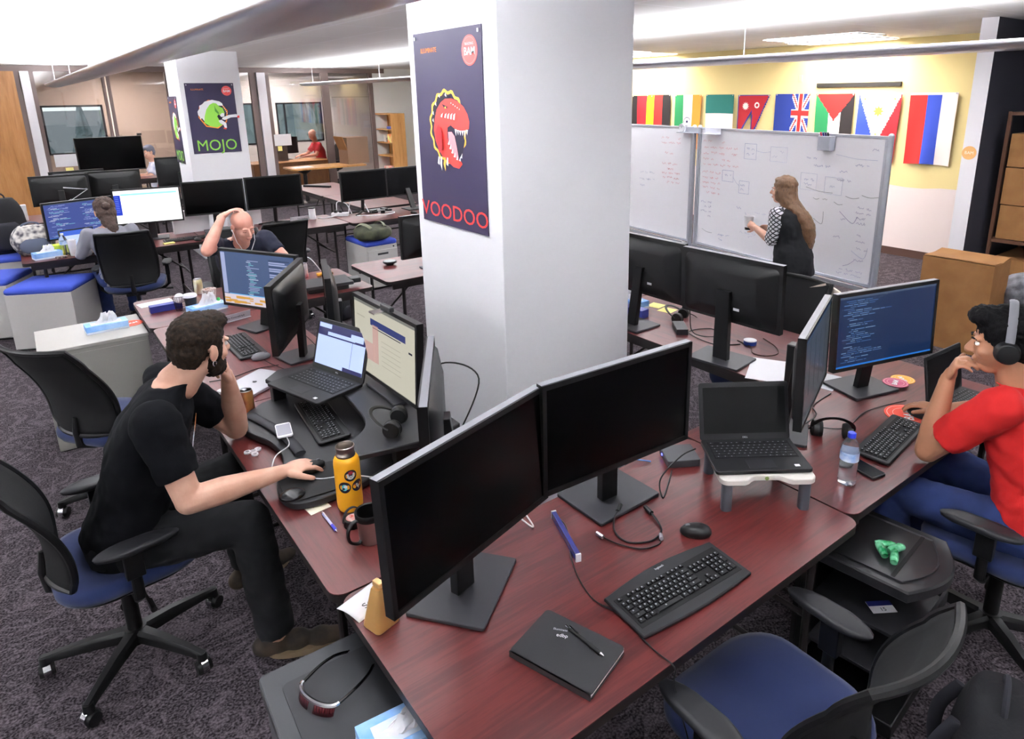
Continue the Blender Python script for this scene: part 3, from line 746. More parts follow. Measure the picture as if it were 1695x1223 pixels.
def can(x, y, z, label, body='#c58a52', band='#8b2c4e', h=0.122, r=0.031, group=None):
    t = thing('drink_can', label, 'can', (x, y, z), 0.4, group)
    MB().lathe([(r*0.82, 0), (r*0.9, 0.004), (r, 0.012), (r, h-0.014), (r*0.88, h-0.004)], 28).build('can_body', mat('can'+body[1:], body, 0.3, 0.6, col2=band, cscale=14), t, smooth=50)
    g = MB().lathe([(r*0.88, h-0.005), (r*0.9, h-0.001), (r*0.86, h), (r*0.82, h-0.004), (0.002, h-0.004)], 28); g.box((0.0, 0.008, h-0.002), (0.013, 0.022, 0.001)); g.build('can_lid', M['silver'], t)
    return t
def cup(x, y, z, label, h=0.11, r=0.042, m=None, lid=None, sleeve=None):
    t = thing('paper_cup', label, 'cup', (x, y, z))
    MB().lathe([(r*0.70, 0), (r*0.72, 0.003), (r, h-0.003), (r*1.04, h), (r*0.97, h-0.001), (r*0.68, 0.004)], 28).build('cup_body', m or M['paper'], t, smooth=50)
    if sleeve: MB().lathe([(r*0.80, h*0.22), (r*0.97, h*0.78), (r*0.98, h*0.78)], 28, caps=False).build('sleeve', sleeve, t)
    if lid: MB().lathe([(r*1.07, h-0.006), (r*1.07, h+0.003), (r*0.97, h+0.012), (r*0.9, h+0.010), (0.002, h+0.010)], 28).build('lid', lid, t)
    return t
def water_bottle(x, y, z, label, group=None, h=0.205, capc='#3040c8'):
    t = thing('water_bottle', label, 'bottle', (x, y, z), 0.5, group)
    pet = _m.get('pet') or mat('pet', '#f2f5fb', 0.05, trans=0.92, ior=1.25)
    prof = [(0.024, 0.001), (0.031, 0.004), (0.0325, 0.012)]
    for i in range(12): prof.append((0.0325-0.0018*(i % 2), 0.02+i*0.0062))
    prof += [(0.0325, 0.10), (0.0325, 0.142), (0.029, 0.158), (0.02, 0.176), (0.0125, 0.186), (0.0125, 0.192)]
    MB().lathe(prof, 28).build('bottle_body', pet, t, smooth=60)
    MB().lathe([(0.0331, 0.100), (0.0331, 0.134)], 28, caps=False).build('label_band', mat('water_label', '#dbe6f4', 0.5, col2='#7d9fd8', cscale=26), t)
    MB().lathe([(0.0145, 0.188), (0.0145, 0.204), (0.0125, 0.206)], 20).build('cap', mat('cap'+capc[1:], capc, 0.4), t)
    return t
def cord(name, pts, label, cat='cable', r=0.0025, m=None, n=10, group=None):
    o = MB().tube(bez(pts, n), r, 6).build(name, m or M['black'], smooth=80); return tag(o, label, cat, group)

# ================================================================== tables
table(0.524, 0.916, 'mahogany table in the foreground carrying the notebook and two black monitors', 'x')
table(0.511, 1.682, 'mahogany table in front of the man in the dark t-shirt', 'y')
table(0.511, 3.208, 'mahogany table behind the bearded man holding the silver laptop and grey keyboard', 'y')
table(0.500, 4.738, 'mahogany table set crosswise in front of the bald man', 'x')
table(2.052, 0.946, 'mahogany table where the man in the red polo works', 'x')
table(2.770, 1.712, 'mahogany table right of the column with the wide monitor seen from behind', 'y')
table(2.770, 3.240, 'mahogany table hidden mostly by the column, carrying the notes and blue box', 'y')
table(2.150, 4.772, 'mahogany table end left of the column with a black puck on it', 'x')
table(-0.100, 7.500, 'mahogany table of the woman in the grey cardigan', 'x')
table(1.430, 7.460, 'mahogany table with two dark monitors right of the white screen', 'x')
table(2.962, 7.380, 'mahogany table with the white cable tangle', 'x')
table(3.500, 8.300, 'bare mahogany table running away behind the cable tangle', 'y')
table(3.500, 9.830, 'farthest bare mahogany table with a black bar lying on it', 'y')
table(-0.100, 8.400, 'mahogany table in the far left corner beside the black backpack', 'y', L=1.5)
table(0.000, 10.000, 'dark table behind the row of far monitors at left', 'x')
table(1.530, 10.960, 'dark table beside the back column', 'x', L=1.3)

# ================================================================== chairs
chair((0.06, 2.76, 0), -PI/2+0.10, 'task chair the man in the dark t-shirt sits on', base_rot=0.52)
chair((0.20, 4.06, 0), math.radians(-53), 'empty task chair behind the man in the dark t-shirt', base_rot=1.5)
chair((1.395, 0.80, 0), -0.02, 'empty task chair at the bottom of the picture, pulled up to the front table', base_rot=0.7, back_h=0.96, lean=0.13)
chair((2.77, 0.70, 0), 0.06, 'task chair of the man in the red polo', base_rot=0.2)
chair((1.38, 5.95, 0), PI-0.1, 'task chair of the bald man', base_rot=0.3)
chair((1.90, 6.78, 0), 0.05, 'empty task chair with its back behind the bald man', base_rot=0.3)
chair((0.72, 7.24, 0), -0.22, 'task chair of the woman in the grey cardigan', base_rot=0.9)
chair((3.36, 2.22, 0), PI/2, 'task chair with the cream jacket hung on it, in front of the standing woman', base_rot=0.3)
chair((6.15, 16.4, 0), PI/2+0.3, 'dark office chair behind the man in the red shirt in the glazed office', base_rot=0.3, seatm=M['black'])

# ================================================================== monitors
DM = 'black desk monitors'
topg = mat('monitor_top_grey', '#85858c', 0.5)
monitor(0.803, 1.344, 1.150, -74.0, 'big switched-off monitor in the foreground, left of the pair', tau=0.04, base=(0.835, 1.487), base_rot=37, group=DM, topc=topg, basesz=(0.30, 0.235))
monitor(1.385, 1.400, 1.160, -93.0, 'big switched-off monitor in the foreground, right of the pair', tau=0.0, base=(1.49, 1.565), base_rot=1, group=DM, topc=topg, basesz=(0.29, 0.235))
monitor(1.129, 2.60, 1.098, 181.0, 'monitor showing a cream web page in front of the bearded man', tau=0.06, content=cream_screen(0.585, 0.33), base=(1.17, 2.62), base_rot=0, group=DM, basesz=(0.14, 0.3), tz=TZ+0.13)
monitor(0.965, 1.91, 1.09, 149.0, 'monitor seen edge-on beside the cream page, its grey side toward us', base=(1.05, 1.86), base_rot=150, group=DM, basesz=(0.2, 0.25), topc=mat('monitor_side_grey', '#77777e', 0.5), back='bulge')
monitor(1.044, 4.155, 1.084, -151.0, 'monitor showing dark code over a yellow desert wallpaper', tau=0.03, content=mac_code_screen(0.582, 0.325), base=(1.09, 4.34), base_rot=20, group=DM, basesz=(0.26, 0.2))
monitor(1.019, 3.557, 1.087, 147.0, 'monitor seen from behind, left of the open laptop', base=(1.10, 3.66), base_rot=10, group=DM, basesz=(0.24, 0.2), topc=M['charcoal'])
monitor(1.20, 3.46, 1.09, 162.0, 'monitor seen edge-on behind the open laptop', w=0.46, base=(1.23, 3.47), base_rot=70, group=DM, basesz=(0.2, 0.16))
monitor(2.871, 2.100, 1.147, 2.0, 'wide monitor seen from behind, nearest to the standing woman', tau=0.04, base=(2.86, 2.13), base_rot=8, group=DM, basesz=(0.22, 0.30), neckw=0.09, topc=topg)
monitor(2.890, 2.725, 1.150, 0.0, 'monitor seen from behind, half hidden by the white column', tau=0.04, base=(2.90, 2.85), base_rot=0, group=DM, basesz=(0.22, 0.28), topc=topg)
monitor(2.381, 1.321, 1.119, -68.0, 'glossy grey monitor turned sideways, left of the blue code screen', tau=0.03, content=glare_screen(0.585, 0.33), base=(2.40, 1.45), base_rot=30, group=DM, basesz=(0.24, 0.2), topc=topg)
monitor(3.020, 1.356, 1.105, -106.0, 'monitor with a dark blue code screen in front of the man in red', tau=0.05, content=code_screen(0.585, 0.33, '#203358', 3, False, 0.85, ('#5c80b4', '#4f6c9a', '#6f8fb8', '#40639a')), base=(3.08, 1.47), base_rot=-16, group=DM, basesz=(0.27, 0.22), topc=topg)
monitor(1.017, 7.915, 1.10, -100.0, 'bright white screen right of the woman in the grey cardigan', tau=0.06, content=white_screen(0.59, 0.335), group=DM)
monitor(0.425, 7.93, 1.04, -74.0, 'monitor with blue code left of the woman in the grey cardigan', content=code_screen(0.59, 0.335, '#4b5aa0', 9, True, 1.0, ('#a9b6ea', '#8fd0e4', '#d4dcf6', '#7f8fd0')), group=DM)
monitor(1.650, 7.93, 1.118, -98.0, 'dark monitor directly right of the white screen', tau=0.05, group=DM, back='flat')
monitor(2.265, 7.86, 1.125, -94.0, 'dark monitor on a splayed foot above the bald man', tau=0.05, group=DM, back='flat', stand='xfoot')
monitor(3.344, 7.887, 1.100, -87.0, 'dark monitor standing over the white cable tangle', group=DM, back='flat', stand='xfoot')
monitor(3.985, 8.02, 1.085, -84.0, 'dark monitor touching the left edge of the column', group=DM, back='flat', base=(4.0, 7.87), base_rot=0)
monitor(2.70, 5.02, 1.02, 90.0, 'monitor seen from behind beside the black puck', group=DM, topc=M['lgrey'])
FM = 'far monitors seen from behind at left'
for i, (x, y, ps, h, lb) in enumerate(((0.40, 10.1, 86, 0.36, 'leftmost of the far monitors seen from behind, against the wood panel'), (0.62, 10.62, 94, 0.36, 'far monitor behind the blue code screen'),
        (0.98, 10.25, 87, 0.36, 'far monitor under the dark television'), (1.90, 11.15, 90, 0.44, 'far monitor standing beside the back column'))):
    monitor(x, y, 1.28-h/2 if i != 3 else 1.12, ps, lb, w=0.6 if i < 4 else 0.5, h=h, group=FM, ports=False)
tv = thing('television', 'large dark television on a stand in front of the glass room', 'television', (1.22, 12.5, 0), 0.05)
MB().box((0, 0, 1.34), (0.90, 0.05, 0.52)).build('housing', M['black'], tv, smooth=0, bevel=0.004)
MB().box((0, -0.027, 1.345), (0.875, 0.003, 0.49)).build('screen', M['screenoff'], tv, smooth=0)
MB().box((0, 0.06, 0.6), (0.08, 0.06, 1.2)).box((0, 0.06, 0.03), (0.7, 0.5, 0.05)).build('stand', M['black'], tv, smooth=0, bevel=0.004)
MB().box((0.43, -0.0, 1.62), (0.06, 0.05, 0.03)).build('camera_bar', M['black'], tv, smooth=0)
m6 = thing('monitor', 'dark office monitor in front of the man in the red shirt', 'monitor', (5.08, 16.35, 0.74), 0.15)
MB().box((0, 0, 0.33), (0.62, 0.03, 0.38)).build('housing', M['black'], m6, smooth=0, bevel=0.003)
MB().box((0, 0.03, 0.09), (0.06, 0.03, 0.18)).box((0, 0.03, 0.006), (0.24, 0.18, 0.012)).build('stand', M['black'], m6, smooth=0)

# ================================================================== the front table
nb = thing('notebook', 'black hardcover notebook lying in front of the keyboard', 'notebook', (0.915, 1.106, TZ), math.radians(-26-90+0))
nb.rotation_euler = (0, 0, math.atan2(1.19-0.97, 0.80-0.87)-PI/2)
MB().prism(rrect(0.178, 0.245, 0.012, 4), 0.0, 0.003, 0).prism(rrect(0.178, 0.245, 0.012, 4), 0.015, 0.018, 0).box((-0.087, 0, 0.009), (0.004, 0.243, 0.018), 0).build('cover', mat('notebook_cover', '#2a2a2d', 0.55, bump=0.1, bscale=600), nb)
MB().box((0.001, 0, 0.009), (0.172, 0.238, 0.012)).build('page_block', M['paper'], nb, smooth=0)
text('cover_lettering', 'edbp', 0.016, M['paper'], Matrix.Translation((0.030, 0.035, 0.0183)) @ Matrix.Rotation(-1.2, 4, 'Z'), nb, 0.0002)
text('cover_lettering', 'Illuminate', 0.010, M['lgrey'], Matrix.Translation((0.045, 0.05, 0.0183)) @ Matrix.Rotation(-1.2, 4, 'Z'), nb, 0.0002)
def pen(x, y, z, rz, label, col, tip, L=0.14, clear=None):
    t = thing('pen', label, 'pen', (x, y, z+0.006), rz)
    MB().cyl((-L/2+0.012, 0, 0), (L/2-0.03, 0, 0), 0.0048, n=12).build('barrel', clear or col, t)
    MB().cyl((L/2-0.045, 0, 0), (L/2-0.012, 0, 0), 0.0055, 0.005, 12).build('grip', col, t)
    MB().cyl((L/2-0.012, 0, 0), (L/2, 0, 0), 0.004, 0.001, 12).build('tip', tip, t); MB().cyl((-L/2+0.0, 0, 0), (-L/2+0.012, 0, 0), 0.003, n=10).build('push_button', tip, t)
    MB().box((-L/2+0.03, 0, 0.0065), (0.035, 0.004, 0.0015)).build('clip', tip, t)
pen(0.965, 1.095, TZ+0.018, math.atan2(-0.15, 0.01)+0.0, 'black pen lying on the notebook', M['black'], M['chrome'])
pen(0.640, 2.045, TZ, math.atan2(-0.13, 0.0), 'blue clear ballpoint pen by the yellow note', mat('pen_blue', '#3d3fc0', 0.35), M['chrome'], clear=mat('pen_clear', '#c7c9ee', 0.2))
keyboard(1.325, 1.085, math.atan2(0.985-1.0, 0.43)*1.0-0.02, 'wide black curved keyboard on the foreground table', w=0.435, d=0.165, individual=True, logo='logitech', curved=True)
mouse(1.565, 1.225, 0.80, 'black mouse above the foreground keyboard')
b = thing('cream_bell', 'small golden trapezoid desk stand at the corner of the foreground table', 'desk stand', (0.585, 1.512, TZ), 0.25)
b.name = 'desk_stand'
gold = mat('gold_paint', '#c99a5c', 0.3, 0.35)
R = []
for z, wx, wy, rr in ((0.0, 0.078, 0.068, 0.012), (0.004, 0.082, 0.072, 0.014), (0.07, 0.056, 0.05, 0.012), (0.112, 0.036, 0.036, 0.009), (0.118, 0.03, 0.03, 0.008)):
    R.append([(p[0], p[1], z) for p in rrect(wx, wy, rr, 4)])
MB().rings(R).build('body', gold, b)
MB().box((0.0, 0.0, 0.128), (0.018, 0.032, 0.016)).build('cap', mat('gold_light', '#e0b478', 0.3, 0.3), b, smooth=0, bevel=0.003)
pp = MB(XF((0, 0, 0.0))); 
pp.grid(lambda u, v: (-0.065+0.13*u, -0.048+0.096*v, 0.008+0.012*abs(math.sin(v*PI*1.0))*(0.6+0.4*math.sin(u*3))), 10, 8)
pp = pp.build('folded_paper', M['paper'], smooth=60, solid=0.001); tag(pp, 'folded white paper with handwriting sticking out behind the golden stand', 'paper', loc=(0.582, 1.612, TZ-0.006), rz=0.30)
text('handwriting', 'St', 0.030, M['black'], Matrix.Translation((-0.030, -0.026, 0.0235)), pp, 0.0002, align='LEFT', wide=1.2)
h = thing('badge_holder', 'blue usb hub strip standing on its edge left of the keyboard', 'usb hub', (1.215, 1.475, TZ), math.atan2(-0.22, -0.08)); h.name = 'usb_hub'
MB().box((0, 0, 0.014), (0.235, 0.016, 0.026)).build('body', mat('hub_blue', '#2b2e78', 0.25), h, smooth=0, bevel=0.002)
MB().box((0.119, 0, 0.014), (0.006, 0.018, 0.028)).box((-0.119, 0, 0.014), (0.006, 0.018, 0.028)).build('end_cap', M['white'], h, smooth=0, bevel=0.001)
cord('cable', [(1.26, 1.60, TZ+.003), (1.255, 1.52, TZ+.003), (1.15, 1.36, TZ+.003), (1.10, 1.22, TZ+.003), (1.115, 1.12, TZ+.003), (1.10, 0.98, TZ+.003), (1.10, 0.905, TZ+.002), (1.105, 0.905, TZ-0.06), (1.14, 0.88, 0.5)], 'thin black cable running past the keyboard over the table edge', r=0.0022)
cc = MB().tube(bez([(1.45, 1.47, TZ+.012), (1.40, 1.44, TZ+.01), (1.36, 1.39, TZ+.004), (1.36, 1.33, TZ+.003), (1.42, 1.29, TZ+.003), (1.48, 1.30, TZ+.004), (1.51, 1.34, TZ+.006), (1.53, 1.40, TZ+.012)], 10), 0.0032, 8).build('usb_cable', M['black'], smooth=80)
tag(cc, 'short black cable curled beside the monitor foot', 'cable')
e = MB().cyl((1.44, 1.465, TZ+.011), (1.475, 1.485, TZ+.011), 0.008, n=10).cyl((1.525, 1.385, TZ+.011), (1.535, 1.425, TZ+.011), 0.008, n=10); e.build('connector', M['black'], cc)
c2 = MB().tube(bez([(1.31, 1.40, TZ+.006), (1.33, 1.34, TZ+.003), (1.37, 1.28, TZ+.003), (1.43, 1.262, TZ+.003), (1.45, 1.28, TZ+.005)], 10), 0.0022, 8).build('usb_cable', M['black'], smooth=80)
tag(c2, 'thin cable with two bright plugs left of the mouse', 'cable')
MB().cyl((1.308, 1.395, TZ+.008), (1.308, 1.425, TZ+.008), 0.007, n=8).cyl((1.45, 1.27, TZ+.008), (1.465, 1.288, TZ+.008), 0.007, n=8).build('plug', M['silver'], c2)
# laptop riser with the black laptop
rs = thing('laptop_riser', 'white-topped laptop riser on grey legs', 'laptop stand', (1.935, 1.265, TZ), math.radians(-37))
out = []
W2, D2 = 0.165, 0.15
def seg(a, b_, f=lambda t: 0, n=12): return [(a[0]+(b_[0]-a[0])*i/n, a[1]+(b_[1]-a[1])*i/n + f(i/n)) for i in range(n)]
cr = 0.03
front = [(-W2+cr*(1-math.cos(t)), -D2-0.0) for t in ()]
pts = rrect(2*W2, 2*D2, 0.03, 6)
pts2 = []
for i, p in enumerate(pts):
    pts2.append(p)
    q = pts[(i+1) % len(pts)]
    if abs(p[1]-q[1]) < 1e-6 and abs(q[0]-p[0]) > 0.1 and p[1] < 0:
        for k in range(1, 20):
            u = k/20; x = p[0]+(q[0]-p[0])*u; pts2.append((x, p[1]+0.03*max(0, min(1, (0.075-abs(x))/0.03))))
MB().prism(pts2, 0.108, 0.130, ch=0.003).build('tray', mat('cream_plastic', '#dcd6d0', 0.45), rs)
for sx in (-1, 1):
    for sy in (-1, 1):
        MB().prism(rrect(0.036, 0.036, 0.012, 3, sx*0.135, sy*0.12), 0.0, 0.108).build('leg', mat('riser_leg', '#4a4d55', 0.45), rs)
MB().cyl((0, -D2+0.0285, 0.119), (0, -D2+0.0265, 0.119), 0.007, n=16).build('logo', mat('logo_green', '#8a9a5a', 0.5), rs)
laptop(1.925, 1.265, TZ+0.131, math.radians(-36), 108, 'open black laptop with a dark screen on the white-topped riser', w=0.338, d=0.222, logo='DELL', lidh=0.215)
# dock and cables at its left
dk = tag(MB().prism(rrect(0.13, 0.125, 0.008, 3), 0, 0.03, ch=0.002).build('docking_station', mat('dock_grey', '#3f3f44', 0.5)), 'small black docking box left of the laptop riser', 'docking station', loc=(1.885, 1.575, TZ), rz=-0.55)
MB().box((-0.066, 0.02, 0.015), (0.003, 0.008, 0.006)).build('indicator_light', mat('blue_led', '#2233ff', 0.3, emit='#4455ff', estr=3), dk, smooth=0)
cord('cable', [(1.78, 1.63, TZ+.004), (1.72, 1.68, TZ+.02), (1.76, 1.70, TZ+.03), (1.84, 1.67, TZ+.022)], 'blue network cable looping beside the docking box', r=0.003, m=mat('cable_blue', '#5a8fd8', 0.5))
cord('cable', [(1.80, 1.43, TZ+.14), (1.74, 1.45, TZ+.12), (1.66, 1.47, TZ+.05), (1.63, 1.43, TZ+.004), (1.70, 1.47, TZ+.004), (1.79, 1.53, TZ+.006)], 'black cable hanging from the laptop beside the monitor foot', r=0.003)
cord('cable', [(1.02, 1.62, TZ+.01), (1.10, 1.64, TZ+.06), (1.16, 1.58, TZ+.01), (1.19, 1.66, TZ+.003)], 'white cable behind the foreground monitors', r=0.003, m=M['white'])

# ================================================================== left table things
rz0 = 0
rs = thing('desk_riser', 'big black sit-stand desk riser carrying laptop, phone and keyboard', 'desk riser', (0.9, 2.6, TZ))
def W(p): return (p[0]-0.9, p[1]-2.6)
# lower tray with scooped front edge
lo = [W(p) for p in bez([(0.60, 2.98, 0), (0.575, 2.90, 0), (0.60, 2.80, 0), (0.635, 2.70, 0), (0.645, 2.58, 0), (0.62, 2.47, 0), (0.57, 2.38, 0), (0.545, 2.28, 0), (0.56, 2.20, 0), (0.61, 2.165, 0), (0.70, 2.155, 0), (0.80, 2.16, 0), (0.86, 2.18, 0)], 5)] + [W(p) for p in ((1.12, 2.3), (1.12, 3.05), (0.88, 3.14), (0.72, 3.10), (0.64, 3.04))]
MB().prism(lo[::-1] if False else lo, 0.006, 0.034, ch=0.004).build('lower_tray', mat('riser_black', '#1d1d21', 0.45, bump=0.1, bscale=500), rs, smooth=30)
up_ = [W(p) for p in bez([(0.78, 3.06, 0), (0.90, 3.02, 0), (0.975, 2.93, 0), (0.985, 2.77, 0), (0.975, 2.60, 0), (0.955, 2.45, 0), (0.90, 2.36, 0), (0.80, 2.30, 0)], 5)] + [W(p) for p in ((0.74, 2.24), (0.78, 2.20), (1.10, 2.13), (1.245, 2.18), (1.25, 3.16), (0.84, 3.22), (0.76, 3.14))]
MB().prism(up_, 0.105, 0.128, ch=0.004).build('upper_platform', mat('riser_black2', '#232327', 0.42, bump=0.1, bscale=500), rs, smooth=30)
for p in ((0.80, 3.10), (1.2, 3.1), (1.2, 2.25), (1.0, 2.22)): MB().box((W(p)[0], W(p)[1], 0.055), (0.06, 0.05, 0.11)).build('support', M['black'], rs, smooth=0, bevel=0.005)
MB().tube(bez([(W(p)[0], W(p)[1], 0.043) for p in ((0.64, 2.97), (0.675, 2.83), (0.70, 2.65), (0.70, 2.50))], 8), 0.022, 10, flat=0.5).build('wrist_rest', mat('wrist_rest', '#2a2a2f', 0.7), rs, smooth=70)
kb = keyboard(0.872, 2.735, -PI/2-0.10, 'black keyboard on the lower tray of the desk riser', w=0.45, d=0.135, z=TZ+0.035)
laptop(0.912, 2.90, TZ+0.130, math.radians(-74), 106, 'open black laptop with a pale window on the desk riser', w=0.376, d=0.25, lidh=0.245, logo='DELL',
       content=(lambda w, h: (MB().box((0, 0, 0), (w, h, 0.001), 0).box((0, h/2-0.03, 0.0008), (w, 0.06, 0.0006), 1).box((-w/2+0.05, h/2-0.012, 0.0014), (0.09, 0.02, 0.0004), 0).box((0.0, h/2-0.045, 0.0014), (0.20, 0.016, 0.0004), 0).box((w/2-0.06, h/2-0.035, 0.0014), (0.09, 0.03, 0.0004), 0).box((w*0.24, -0.02, 0.0008), (0.0015, h*0.6, 0.0005), 1).box((w*0.30, -h/2+0.009, 0.0009), (w*0.4, 0.018, 0.0006), 1), [emis('pale', '#b9cbff', 1.25), emis('dnavy', '#2f2f66', 1.0)]))(0.345, 0.2))
headset(1.02, 2.30, TZ+0.13, 0.9, 'black headset lying on the desk riser beside the monitor', tilt=0.5, group='black headsets', mic=False)
ph = thing('phone', 'white phone charging on the desk riser', 'phone', (0.700, 2.70, TZ+0.058), math.radians(-12))
MB().prism(rrect(0.062, 0.128, 0.01, 5), 0, 0.008, ch=0.002).build('case', M['white'], ph); MB().box((0, 0, 0.0084), (0.055, 0.10, 0.0006)).build('screen', mat('phone_screen', '#a9a9b4', 0.15), ph, smooth=0)
cord('charging_cable', [(0.69, 2.63, TZ+.062), (0.68, 2.58, TZ+.05), (0.62, 2.55, TZ+.04), (0.575, 2.46, TZ+.04), (0.56, 2.43, TZ+.02)], 'white charging cable of the phone on the desk riser', r=0.0025, m=M['white'])
cord('cable', [(0.66, 2.31, TZ+.045), (0.70, 2.27, TZ+.04), (0.80, 2.22, TZ+.04), (0.9, 2.12, TZ+.03), (1.0, 2.05, TZ+.005)], 'white mouse cable passing behind the yellow bottle', r=0.0025, m=M['white'])
md = thing('mouse_pad', 'black mouse pad with a gel wrist rest under the man\'s hand', 'mouse pad', (0.68, 2.28, TZ+0.0345), -0.1)
MB().prism(rrect(0.24, 0.21, 0.05, 6), 0, 0.005).build('pad', M['blackm'], md); MB().ell((-0.095, -0.06, 0.008), (0.045, 0.04, 0.016)).build('gel_rest', mat('gel_black', '#17171a', 0.25), md, smooth=80)
mouse(0.695, 2.352, -PI/2+0.15, 'black mouse under the hand of the man in the dark t-shirt', z=TZ+0.04)
# yellow bottle with round emblems
yb = thing('water_bottle', 'yellow steel water bottle with round stickers, standing open', 'bottle', (0.735, 2.09, TZ), 0.0)
yel = mat('bottle_yellow', '#f0a81e', 0.4)
MB().lathe([(0.001, 0), (0.030, 0), (0.040, 0.003), (0.0435, 0.012), (0.0445, 0.03), (0.0445, 0.180), (0.043, 0.193), (0.038, 0.203), (0.031, 0.207)], 40, caps=False).build('bottle_body', yel, yb, smooth=50)
MB().lathe([(0.0315, 0.205), (0.033, 0.208), (0.033, 0.216), (0.0305, 0.219), (0.0305, 0.232), (0.0325, 0.236), (0.0325, 0.243), (0.030, 0.245), (0.028, 0.241), (0.028, 0.16), (0.001, 0.16)], 36, caps=False).build('steel_neck', M['steel'], yb, smooth=40)
def round_sticker(ang, z, parent, kind, r=0.0215, R0=0.0448):
    def wrap(u, v, d=0.0): a = ang+u/R0; return ((R0+d)*math.cos(a), (R0+d)*math.sin(a), z+v)
    def disc(rr, d, mi, mb, cx=0, cz=0, n=28, sx=1.0): mb.add([wrap(cx, cz, d)]+[wrap(cx+sx*rr*math.cos(2*PI*i/n), cz+rr*math.sin(2*PI*i/n), d) for i in range(n)], [(0, 1+i, 1+(i+1) % n) for i in range(n)], mi)
    mb = MB(); disc(r, 0.0004, 0, mb)
    if kind == 0:
        disc(0.013, 0.0008, 1, mb, 0, -0.001); disc(0.0085, 0.0012, 0, mb, 0, 0.009, sx=1.2); disc(0.006, 0.0016, 3, mb, 0, 0.011, sx=1.4)
        for s in (-1, 1): disc(0.0035, 0.0014, 1, mb, s*0.010, 0.006); disc(0.0018, 0.0018, 0, mb, s*0.004, -0.001)
        disc(0.002, 0.0018, 3, mb, 0, -0.007)
    elif kind == 1:
        disc(0.012, 0.0008, 2, mb, 0.0, 0.0, sx=0.8); disc(0.006, 0.0012, 1, mb, 0.004, 0.004); disc(0.004, 0.0016, 0, mb, -0.003, -0.004)
    else:
        mb.poly([wrap(x, y, 0.0009) for x, y in ((-0.015, 0.009), (0.014, 0.011), (0.003, -0.015))], 3); mb.poly([wrap(x, y, 0.0013) for x, y in ((-0.007, 0.0), (0.006, 0.003), (0.002, -0.011))], 1)
        disc(0.004, 0.0014, 1, mb, -0.004, 0.006)
    mb.build('sticker', [mat('stk_navy', '#221a38', 0.5), mat('stk_white', '#e6e6ee', 0.5), mat('stk_teal', '#58b9c9', 0.5), mat('stk_wine', '#a83248', 0.5)], parent, smooth=0)
round_sticker(-PI/2-0.12, 0.148, yb, 0); round_sticker(-PI/2-0.66, 0.105, yb, 1); round_sticker(-PI/2+0.38, 0.103, yb, 2)
bl = thing('screw_top', 'black screw lid with a strap and red emblem in front of the yellow bottle', 'bottle lid', (0.70, 1.985, TZ), 0.1)
MB().cyl((0, 0, 0), (0, 0, 0.028), 0.031, n=28).build('lid_body', M['black'], bl, bevel=0.002)
MB().tube([(0.033*math.cos(PI*k/16), 0.004, 0.020+0.045*math.sin(PI*k/16)) for k in range(17)], 0.006, 8, flat=0.4).build('strap', M['charcoal'], bl)
MB().cyl((0, 0, 0.0282), (0, 0, 0.029), 0.022, n=24).build('emblem', mat('emblem_red', '#d8412f', 0.5, col2='#efe3df', cscale=60), bl)
mg = thing('travel_mug', 'steel travel mug with a black rim and handle', 'mug', (0.715, 1.872, TZ), 0.0)
MB().lathe([(0.001, 0.0), (0.034, 0), (0.037, 0.003), (0.042, 0.09)], 36, caps=False).build('mug_body', M['steel'], mg, smooth=50)
MB().lathe([(0.0425, 0.085), (0.045, 0.088), (0.046, 0.108), (0.044, 0.111), (0.040, 0.108), (0.037, 0.02), (0.001, 0.02)], 36, caps=False).build('rim', M['black'], mg, smooth=40)
MB().tube(bez([(-0.040, -0.005, 0.092), (-0.062, -0.008, 0.090), (-0.078, -0.01, 0.065), (-0.074, -0.01, 0.03), (-0.05, -0.008, 0.012), (-0.036, -0.005, 0.014)], 6), 0.0075, 8, flat=0.7).build('handle', M['black'], mg, smooth=70)
st = tag(MB().prism(rrect(0.076, 0.076, 0.001, 1), 0, 0.0015).build('sticky_note', M['offpaper'], smooth=0), 'pale yellow sticky note beside the mouse pad', 'sticky note', loc=(0.640, 2.17, TZ), rz=0.1)
sp = thing('fidget_spinner', 'white three-armed fidget spinner near the edge of the desk', 'toy', (0.572, 2.705, TZ), 0.5)
m_ = MB(); 
for k in range(3):
    a = 2*PI*k/3; c_ = (0.024*math.cos(a), 0.024*math.sin(a)); m_.rings([[(c_[0]+rr*math.cos(2*PI*i/20), c_[1]+rr*math.sin(2*PI*i/20), z) for i in range(20)] for rr, z in ((0.0135, 0.002), (0.0135, 0.009), (0.0085, 0.009), (0.0085, 0.002))], closed=True)
m_.cyl((0, 0, 0.001), (0, 0, 0.011), 0.0125, n=20); m_.build('body', M['white'], sp)
MB().cyl((0, 0, 0.011), (0, 0, 0.0125), 0.009, n=20).build('bearing_cap', M['lgrey'], sp)
can(0.655, 3.085, TZ+0.003, 'orange and purple drink can beside the man\'s elbow')
coaster(0.672, 3.05, TZ+0.0345, 0.6, 'round coral mat under the drink can', r=0.085).location = (0.68, 3.05, TZ+0.0)
mb_ = thing('closed_laptop', 'closed silver laptop with a dark fruit emblem on the lid', 'laptop', (0.775, 3.415, TZ), math.radians(-62-90+120))
mb_.rotation_euler = (0, 0, math.atan2(3.59-3.46, 0.89-0.68))
MB().prism(rrect(0.30, 0.21, 0.012, 5), 0.001, 0.016, ch=0.002).build('case', mat('laptop_silver', '#b8b8be', 0.4, 0.35), mb_)
lg = MB().cyl((0, 0, 0.0163), (0, 0, 0.0166), 0.011, n=20); lg.cyl((0.004, 0.013, 0.0163), (0.004, 0.013, 0.0166), 0.003, n=10); lg.build('emblem', M['black'], mb_)
